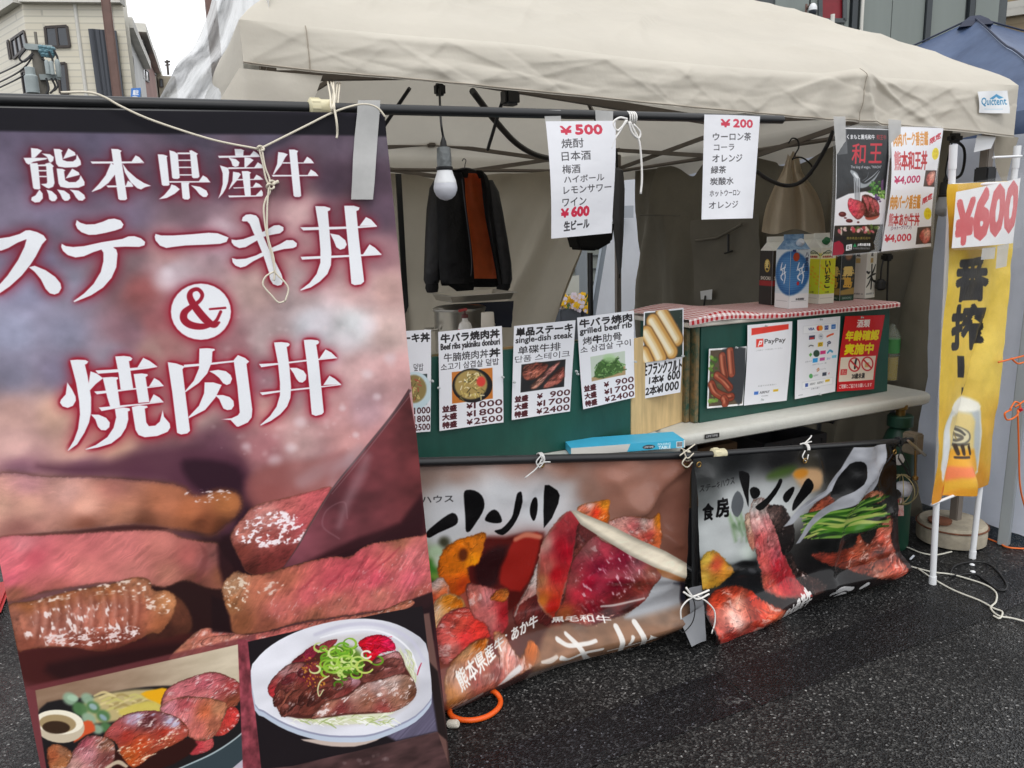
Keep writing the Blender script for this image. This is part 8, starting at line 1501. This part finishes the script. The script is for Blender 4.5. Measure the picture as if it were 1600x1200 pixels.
put_carton(1263,470,2.74,.088,.31,math.radians(-4),yel_face,whiteg,'second yellow and white carton half hidden between the blue and front yellow cartons')
put_carton(1311,474,2.64,.086,.30,math.radians(-2),kiri_face,blackg,'black and gold carton with a brown roundel beside the yellow carton')
put_carton(1345,470,2.66,.086,.315,math.radians(10),kome_face,whiteg,'white carton with one bold black brush character, rightmost drink carton')
put_carton(1208,472,2.70,.09,.305,math.radians(-6),dark_face,whiteg,'dark brown carton with red band behind the blue carton, leftmost',)
# bottle of oil on the table
oc = on_v(1389,604,2.62); ob_ = thing('oil_bottle',(oc[0],oc[1],.72),'clear ribbed oil bottle with green label at the right end of the table','bottle'); mb = MB(); prof = [(.036,.722)] + [(.038 - .002 * (k % 2),.73 + k * .008) for k in range(14)] + [(.038,.85),(.038,.94),(.03,.965),(.014,.985),(.013,1.0)]; mb.lathe(prof,(oc[0],oc[1],0),20); mb.build('body',mat('bottle glass',C(190,200,190),.12,alpha=.25),ob_,smooth=40); mb = MB(); mb.lathe([(.034,.724),(.0345,.84)],(oc[0],oc[1],0),20); mb.build('oil',mat('yellow oil',C(176,150,50),.1),ob_,smooth=60); mb = MB(); mb.lathe([(.0388,.86),(.0388,.93)],(oc[0],oc[1],0),20); mb.build('label_band',mat('green label',C(70,140,80),.5),ob_,smooth=60)
# flat carton of a folding table lying on the table edge
fb = thing('flat_carton',(1.5,2.24,.72),'long flat cyan carton with a barcode lying on the table under the menu cards','carton'); A_,B_ = on_z(948,708,.724),on_z(1070,699,.724); d_ = (B_ - A_) / np.linalg.norm(B_ - A_); n_ = np.array([-d_[1],d_[0],0]); A_ = B_ - d_ * .42; hh = .028; dp = .12
P8 = [A_,B_,B_ + n_ * dp,A_ + n_ * dp]; mb = MB(); mb.prism(P8,(0,0,hh)); mb.build('body',mat('cyan carton',C(60,170,206),.5,var=.06),fb)
def carton_side(): 
    p = Print('flat carton print',A_ + [0,0,hh],d_,np.array([0,0,-1.]),.42,hh,620); p.img[:] = rgb((66,176,210)); p.tex = lambda pts,raw=False: np.array(pts,float)[:,:2]; p.k = 1
    p.poly([(0,0),(320,0),(300,45),(0,45)],(206,206,200),1); p.ell(420,24,34,12,0,(40,44,50)); p.text('LIFETIME',394,19,446,29,(226,226,226),0,0,.03); p.text('FOLDING',470,8,540,20,(226,240,246),0,0,.03); p.text('TABLE',474,24,540,40,(236,246,250),0,0,.05); p.poly([(572,6),(606,6),(606,38),(572,38)],(240,240,240))
    for i in range(9): p.poly([(575 + i * 3.3,9),(576.5 + i * 3.3 + (i % 3) * .6,9),(576.5 + i * 3.3 + (i % 3) * .6,34),(575 + i * 3.3,34)],(60,60,66),.4)
    p.poly([(612,0),(620,0),(620,45),(612,45)],(220,220,216)); return p
pz = carton_side(); G = np.array([[A_ - n_ * .0015 + [0,0,hh],B_ - n_ * .0015 + [0,0,hh]],[A_ - n_ * .0015,B_ - n_ * .0015]]); UV = np.array([[(0,1),(1,1)],[(0,0),(1,0)]]); mb = MB(); mb.grid(G,UV); mb.build('printed_side',mat_image('flat carton side',pz.image(),.4,wave=.05),fb,recalc=False)
# yellow beer banner on its frame
bA,bB = on_z(1457,912),on_z(1519,872); tpA,tpB = on_v(1490,226,2.0),on_v(1590,228,2.075)
tA2 = np.array([tpA[0],bA[1] + .02,tpA[2]]); bt2 = thing('beer_banner',(bA + bB) / 2,'narrow yellow beer banner with black vertical lettering on a white pole frame','banner')
tA2 = on_v(1490,226,bA[1] + .01); tB2 = on_v(1590,228,bB[1] + .01)
for a,b in ((bA,tA2),(bB,tB2)): mb = MB(); mb.tube([a + [0,0,.004],b],.0125,12); mb.tube([a,a + (b - a) * .02],.015,12); mb.tube([b - (b - a) * .05,b],.0145,12); mb.build('pole',white_pl,bt2,smooth=60)
dA = np.array(bB) - np.array(bA); dA[2] = 0; dA /= np.linalg.norm(dA); cA = bA + (tA2 - bA) * .9; nB = np.cross(dA,[0,0,-1.]); nB /= np.linalg.norm(nB)
tmp = Print('t',cA + np.array([0,-.026,0]),dA,np.array([0,0,-1.]),1,1,10); Qy = [(1479,288),(1586,282),(1538,756),(1452,788)]; q = tmp.plane(Qy); lo,hi = q.min(0) - .01,q.max(0) + .01
YB = Print('beer banner print',tmp.O + dA * lo[0] + np.array([0,0,-1.]) * lo[1],dA,np.array([0,0,-1.]),hi[0] - lo[0],hi[1] - lo[1],300); art_beer(YB)
def beer_off(a,b): return .008 + .012 * math.sin(a * 6 + b * 3) + (float(fbm(a * 2.5,b * 7,13,3)) - .5) * .026 - .035 * math.exp(-((a - .75 + (b - .45) * .8) / .08) ** 2) * sstep(.3,.5,b) + .05 * math.exp(-((a - .55) / .1) ** 2) * sstep(.86,.97,b)
sheet_obj('cloth',YB,Qy,mat_image('beer banner cloth',YB.image(),.45,.4,.3,10.,transl=.12,drops=True),bt2,22,60,beer_off)
mb = MB(); mb.tube([YB.point(1486,290),YB.point(1584,286)],.008,10); mb.build('top_bar',white_pl,bt2,smooth=60); mb = MB(); mb.tube([YB.point(1456,788),YB.point(1539,755)],.006,10); mb.build('bottom_bar',white_pl,bt2,smooth=60)
mb = MB(); mb.tube([on_v(1552,246,bB[1] - .02),on_v(1596,244,bB[1] - .02)],.005,8); mb.build('hook_arm',white_pl,bt2,smooth=60)
Q6 = [(1494,300),(1594,278),(1582,380),(1487,388)]; tmp = Print('t',YB.O + np.array([0,-.075,0]),dA,np.array([0,0,-1.]),1,1,10); q = tmp.plane([(1488,296),(1600,270),(1590,385),(1482,392)]); lo,hi = q.min(0),q.max(0); P6 = Print('sign 600',tmp.O + dA * lo[0] + np.array([0,0,-1.]) * lo[1],dA,np.array([0,0,-1.]),hi[0] - lo[0],hi[1] - lo[1],300); P6.paper((236,236,236)); art_600(Lay(P6,Q6))
s6 = thing('price_sign',P6.point(1535,384),'white 600 yen sign with big red digits over the top of the yellow banner','sign'); sheet_obj('sheet',P6,Q6,mat_image('sign 600 paper',P6.image(),**lam),s6,8,6,lambda a,b: .012 * math.sin(a * 3))
sheet_obj('sleeve',P6,[(1490,288),(1600,270),(1588,388),(1484,391)],mat('clear pocket',C(230,232,232),.15,alpha=.08),s6,6,6,lambda a,b: .014 + .012 * math.sin(a * 3))
for q in ([(1532,388),(1553,386),(1551,404),(1530,406)],[(1556,384),(1574,380),(1570,416),(1553,420)]): G_,UV_ = P6.quad_mesh(q,2,2,lambda a,b: .006); mb = MB(); mb.grid(G_); mb.build('tape_strip',tape_m,s6)
# canopy weight round the right front leg
wm = mat('stained concrete',C(150,142,126),.85,var=.2,vscale=9,bump=.5,bscale=30,col2=C(178,168,148)); cw = np.array([3.345,2.245,0]); wt = thing('canopy_weight',cw,'rust-stained round concrete weight round the right front canopy leg','weight')
mb = MB(); mb.lathe([(.13,0),(.148,.008),(.15,.05),(.148,.088),(.138,.1),(.1,.102),(.05,.104)],cw,40); mb.build('block',wm,wt,smooth=40); mb = MB(); mb.lathe([(.02,.102),(.05,.108),(.052,.12),(.035,.125)],cw + [-.09,0,0],14); mb.build('filler_cap',mat('rusty iron',C(110,66,44),.8,var=.3,vscale=20),wt,smooth=40)
mb = MB(); mb.tube([cw + [.151 * math.cos(k),.151 * math.sin(k),.084] for k in np.linspace(0,2 * math.pi,40)[:-1]],.004,6,closed=True); mb.build('rust_band',bpy.data.materials['rusty iron'],wt)
# gas cylinder with tags, guarded lamp, clamp
gpaint = mat('dark green gas paint',C(22,62,46),.45,var=.12,vscale=5); gc = np.array([3.045,2.33,0]); gt = thing('gas_cylinder',gc,'dark green gas cylinder standing behind the right end of the black banner','gas cylinder')
mb = MB(); mb.lathe([(.062,.0),(.07,.02),(.07,.46),(.066,.52),(.052,.56),(.03,.585),(.03,.60)],gc,28); mb.build('body',gpaint,gt,smooth=40); mb = MB(); mb.lathe([(.045,.58),(.055,.585),(.055,.63),(.05,.635)],gc,20); mb.build('collar',gpaint,gt,smooth=40); mb = MB(); mb.lathe([(.018,.60),(.022,.66),(.03,.665),(.03,.685),(.012,.69)],gc,14); mb.build('valve',brass,gt,smooth=40)
e = on_v(1405,718,2.25); mb = MB(); mb.lathe([(.026,-.001),(.026,.002),(.002,.003)],e,20,(-.3,-1,0)); mb.build('round_sticker',white_pl,gt)
tagp = mat('red and white tag',C(206,200,190),.6,col2=C(190,40,40),vscale=34); Qt = [(1388,776),(1412,778),(1412,806),(1387,806)]; px_sheet('paper_tag',Qt,2.22,tagp,gt,3,3,.003)
gl = on_v(1408,765,2.16); lt = thing('guard_lamp',gl - [0,0,.07],'round wire-guarded lamp with a white bulb hanging before the green gas cylinder','lamp'); wire = mat('yellowed wire',C(176,164,120),.4,.5)
for k in range(4):
    mb = MB(); ax = k * math.pi / 4; mb.tube([gl + [.066 * math.cos(s) * math.cos(ax) ,.066 * math.cos(s) * math.sin(ax),.066 * math.sin(s)] for s in np.linspace(0,2 * math.pi,29)[:-1]],.0022,6,closed=True); mb.build('guard_wire',wire,lt,smooth=180)
mb = MB(); mb.tube([gl + [.067 * math.cos(s),.0,.067 * math.sin(s)] for s in np.linspace(0,2 * math.pi,33)[:-1]],.003,6,closed=True); mb.build('guard_ring',wire,lt,smooth=180); mb = MB(); mb.lathe([(.008,-.038),(.028,-.026),(.037,0),(.03,.024),(.018,.04),(.016,.05)],gl + [.01,0,-.0],20,(1,.2,.15)); mb.build('bulb',bulb_m,lt,smooth=60); mb = MB(); mb.lathe([(.02,.05),(.022,.06),(.022,.1),(.012,.11)],gl + [.01,0,0],14,(-1,-.2,-.15)); mb.build('socket',blackpl,lt,smooth=40)
string('lamp_cable',[(1404,716,2.12),(1416,735,2.14),(1424,752,2.15),(1420,764,2.16)],2.14,.004,blackpl,'short black cable from the low pole end to the guarded lamp','cable')
ct = thing('spring_clamp',on_v(1422,700,2.1),'wooden block and metal clamp on the right end of the low pole','clamp'); mb = MB(); mb.box(on_v(1426,692,2.13),(.05,.07,.09),None,.006); mb.build('wood_block',mat('weathered wood',C(120,108,90),.8,var=.2,vscale=20),ct); mb = MB(); mb.bar(on_v(1418,688,2.07),on_v(1446,712,2.04),.014,.010,.002); mb.build('lever',steel,ct); mb = MB(); mb.tube([on_v(1430,704,2.06),on_v(1430,750,2.06)],.004,8); mb.lathe([(.004,-.012),(.012,-.006),(.012,.006),(.004,.012)],on_v(1430,747,2.06),12); mb.build('screw',brass,ct,smooth=50)
# cables and bits on the ground
def floor_line(name,pts,r,m,label,cat='cable',z=None,k=10):
    mb = MB(); mb.tube(smoothline([on_z(p[0],p[1],(p[2] if len(p) > 2 else r + .001)) for p in pts],k),r,8); return mb.build(name,m,smooth=180,label=label,cat=cat)
wc = mat('white cable sheath',C(206,204,192),.5); orange = mat('orange hose rubber',C(232,92,20),.45); oc_ = mat('orange cable',C(226,110,40),.5)
floor_line('power_cable',[(1404,880),(1434,888),(1458,894),(1484,897),(1508,903),(1540,914),(1556,926),(1556,940),(1548,950),(1560,962),(1582,966),(1620,976)],.0036,wc,'white cable snaking from the red connector to the right edge of the asphalt')
floor_line('power_cable',[(1434,888),(1456,903),(1490,922),(1530,938),(1552,950),(1566,956),(1562,966),(1552,962)],.0036,wc,'second white cable curving below the first, ending in a small loop')
floor_line('power_cable',[(1404,852),(1420,856),(1440,864),(1462,867),(1487,862)],.0036,wc,'short white cable lying in front of the concrete weight')
floor_line('power_cable',[(1484,897),(1492,884),(1516,878),(1540,880),(1558,892),(1572,912),(1570,922),(1556,920),(1540,908),(1520,897),(1484,900)],.004,blackpl,'black cable looped on the asphalt right of the beer banner')
floor_line('power_cable',[(1534,838),(1560,848),(1580,856),(1640,858)],.004,oc_,'orange cable on the ground by the grey tent leg')
rc = on_z(1412,882,.012); t = thing('cable_connector',rc - [0,0,.012],'red and white cable connector on the ground at the corner of the black banner','connector'); mb = MB(); mb.bar(rc + [-.02,.0,0],rc + [.025,.03,.01],.018,.016,.004); mb.build('body',mat('red connector',C(190,30,44),.4),t); mb = MB(); mb.bar(on_z(1402,878,.02),on_z(1410,876,.03),.02,.012,.003); mb.build('white_tag',white_pl,t); mb = MB(); mb.bar(on_z(1422,874,.012),on_z(1428,868,.016),.008,.008,.002); mb.build('clear_tip',clearcap,t)
for x,y in ((1519,882),(1520,893)): c = on_z(x,y,.004); mb = MB(); mb.lathe([(.010,-.003),(.011,0),(.006,.004)],c,10); mb.build('paper_scrap',white_pl,smooth=50,label='tiny white scrap on the asphalt beside the black cable loop, ' + ('upper one' if y == 882 else 'lower one'),cat='scrap',group='white scraps on the asphalt')
hz = [(702,1100),(704,1116),(718,1124),(740,1125),(762,1119),(778,1107),(782,1094),(774,1082),(758,1076),(742,1074)]
mb = MB(); mb.tube(smoothline([on_z(x,y,.010 + .012 * (k > 6)) for k,(x,y) in enumerate(hz)],6),.0085,10); mb.build('hose_loop',orange,smooth=180,label='bright orange hose loop poking out under the brown banner',cat='hose')
c = on_z(708,1131,.016); mb = MB(); mb.lathe([(.010,-.018),(.013,-.014),(.013,.014),(.010,.018)],c,14,(.6,-.7,.25)); mb.build('hose_plug',mat('off white plug',C(206,200,186),.5),smooth=50,label='small off-white plug lying beside the orange hose loop',cat='plug')
t = thing('orange_cord',on_v(1588,660,2.05),'bright orange cord knotted on the grey leg at the right edge','cord')
for P in ([(1560,566),(1584,560),(1600,556)],[(1578,640),(1586,628),(1594,634),(1588,650),(1574,656),(1570,646),(1580,640)],[(1590,640),(1592,700),(1594,760),(1606,810)],[(1586,636),(1604,624)],[(1580,560),(1590,568),(1600,566)]): mb = MB(); mb.tube(smoothline([on_v(x,y,2.02) for x,y in P],6),.004,6); mb.build('strand',oc_,t,smooth=180)
mb = MB(); mb.box(on_v(1594,640,2.02),(.02,.02,.02),None,.006); mb.build('toggle',mat('red toggle',C(196,24,44),.4),t)
# blue tub by the right edge, red cone at the left edge, clutter under the table
a = on_z(1562,832); tubm = mat('pale blue tub plastic',C(96,140,176),.3,var=.1,vscale=4,bump=.1,bscale=4); tt_ = thing('blue_tub',a + [.3,.35,0],'pale blue plastic tub beside the grey tent leg at the right edge','tub'); mb = MB(); mb.lathe([(.26,.0),(.30,.02),(.34,.34),(.36,.35),(.36,.37),(.33,.37),(.29,.05)],a + [.42,.30,0],36); mb.build('tub_body',tubm,tt_,smooth=40); mb = MB(); mb.tube([a + np.array([.42 + .362 * math.cos(k),.30 + .362 * math.sin(k),.362]) for k in np.linspace(0,2 * math.pi,40)[:-1]],.012,8,closed=True); mb.build('rim',tubm,tt_,smooth=180)
px_sheet('shade_sheet',[(1566,420),(1640,420),(1640,770),(1576,770)],(2.25,2.3,2.3,2.25),mat('black curtain',C(20,20,24),.8),None,6,10,.02,label='black sheet standing in for the dark interior behind the grey tent leg at the right edge',cat='shade sheet')  # black sheet added for the shade inside the next stall
rc = on_z(-62,950); t = thing('traffic_cone',rc,'red traffic cone just showing at the left edge beside the tall banner','cone'); redm = mat('red cone plastic',C(190,24,26),.5); mb = MB(); mb.lathe([(.14,.02),(.03,.60),(.022,.61)],rc,24); mb.build('cone_body',redm,t,smooth=40); mb = MB(); mb.boxmm(rc + [-.17,-.17,0],rc + [.17,.17,.022],.01); mb.build('cone_base',redm,t)
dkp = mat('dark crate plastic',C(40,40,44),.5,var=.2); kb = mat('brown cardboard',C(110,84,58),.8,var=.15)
def crate(x0,x1,y0,y1,z0,z1,m,label):
    t = thing('storage_crate',((x0 + x1) / 2,(y0 + y1) / 2,z0),label,'crate'); w = .012
    mb = MB(); mb.boxmm((x0,y0,z0),(x1,y1,z0 + w)); mb.build('bottom',m,t)
    for a,b in (((x0,y0),(x1,y0 + w)),((x0,y1 - w),(x1,y1)),((x0,y0 + w),(x0 + w,y1 - w)),((x1 - w,y0 + w),(x1,y1 - w))): mb = MB(); mb.boxmm((*a,z0 + w),(*b,z1),.003); mb.build('side_panel',m,t)
    mb = MB()
    for k in range(6): mb.boxmm((x0 + (k + .5) * (x1 - x0) / 6 - .006,y0 - .006,z0 + .02),(x0 + (k + .5) * (x1 - x0) / 6 + .006,y0 - .001,z1 - .02))
    mb.build('ribs',m,t)
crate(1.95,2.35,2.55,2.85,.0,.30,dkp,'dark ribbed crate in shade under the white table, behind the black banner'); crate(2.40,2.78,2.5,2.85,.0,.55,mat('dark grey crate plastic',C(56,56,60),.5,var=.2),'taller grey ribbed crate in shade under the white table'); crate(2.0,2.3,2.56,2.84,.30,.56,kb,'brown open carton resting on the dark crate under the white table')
t = thing('gas_stove_hose',(2.9,2.5,0),'dark hose coiled in shade under the right end of the table','hose'); mb = MB(); mb.tube([np.array([2.86 + .09 * math.cos(k),2.62 + .09 * math.sin(k),.55 + .01 * k]) for k in np.linspace(0,12,60)],.009,8); mb.build('coil',blackpl,t,smooth=180)
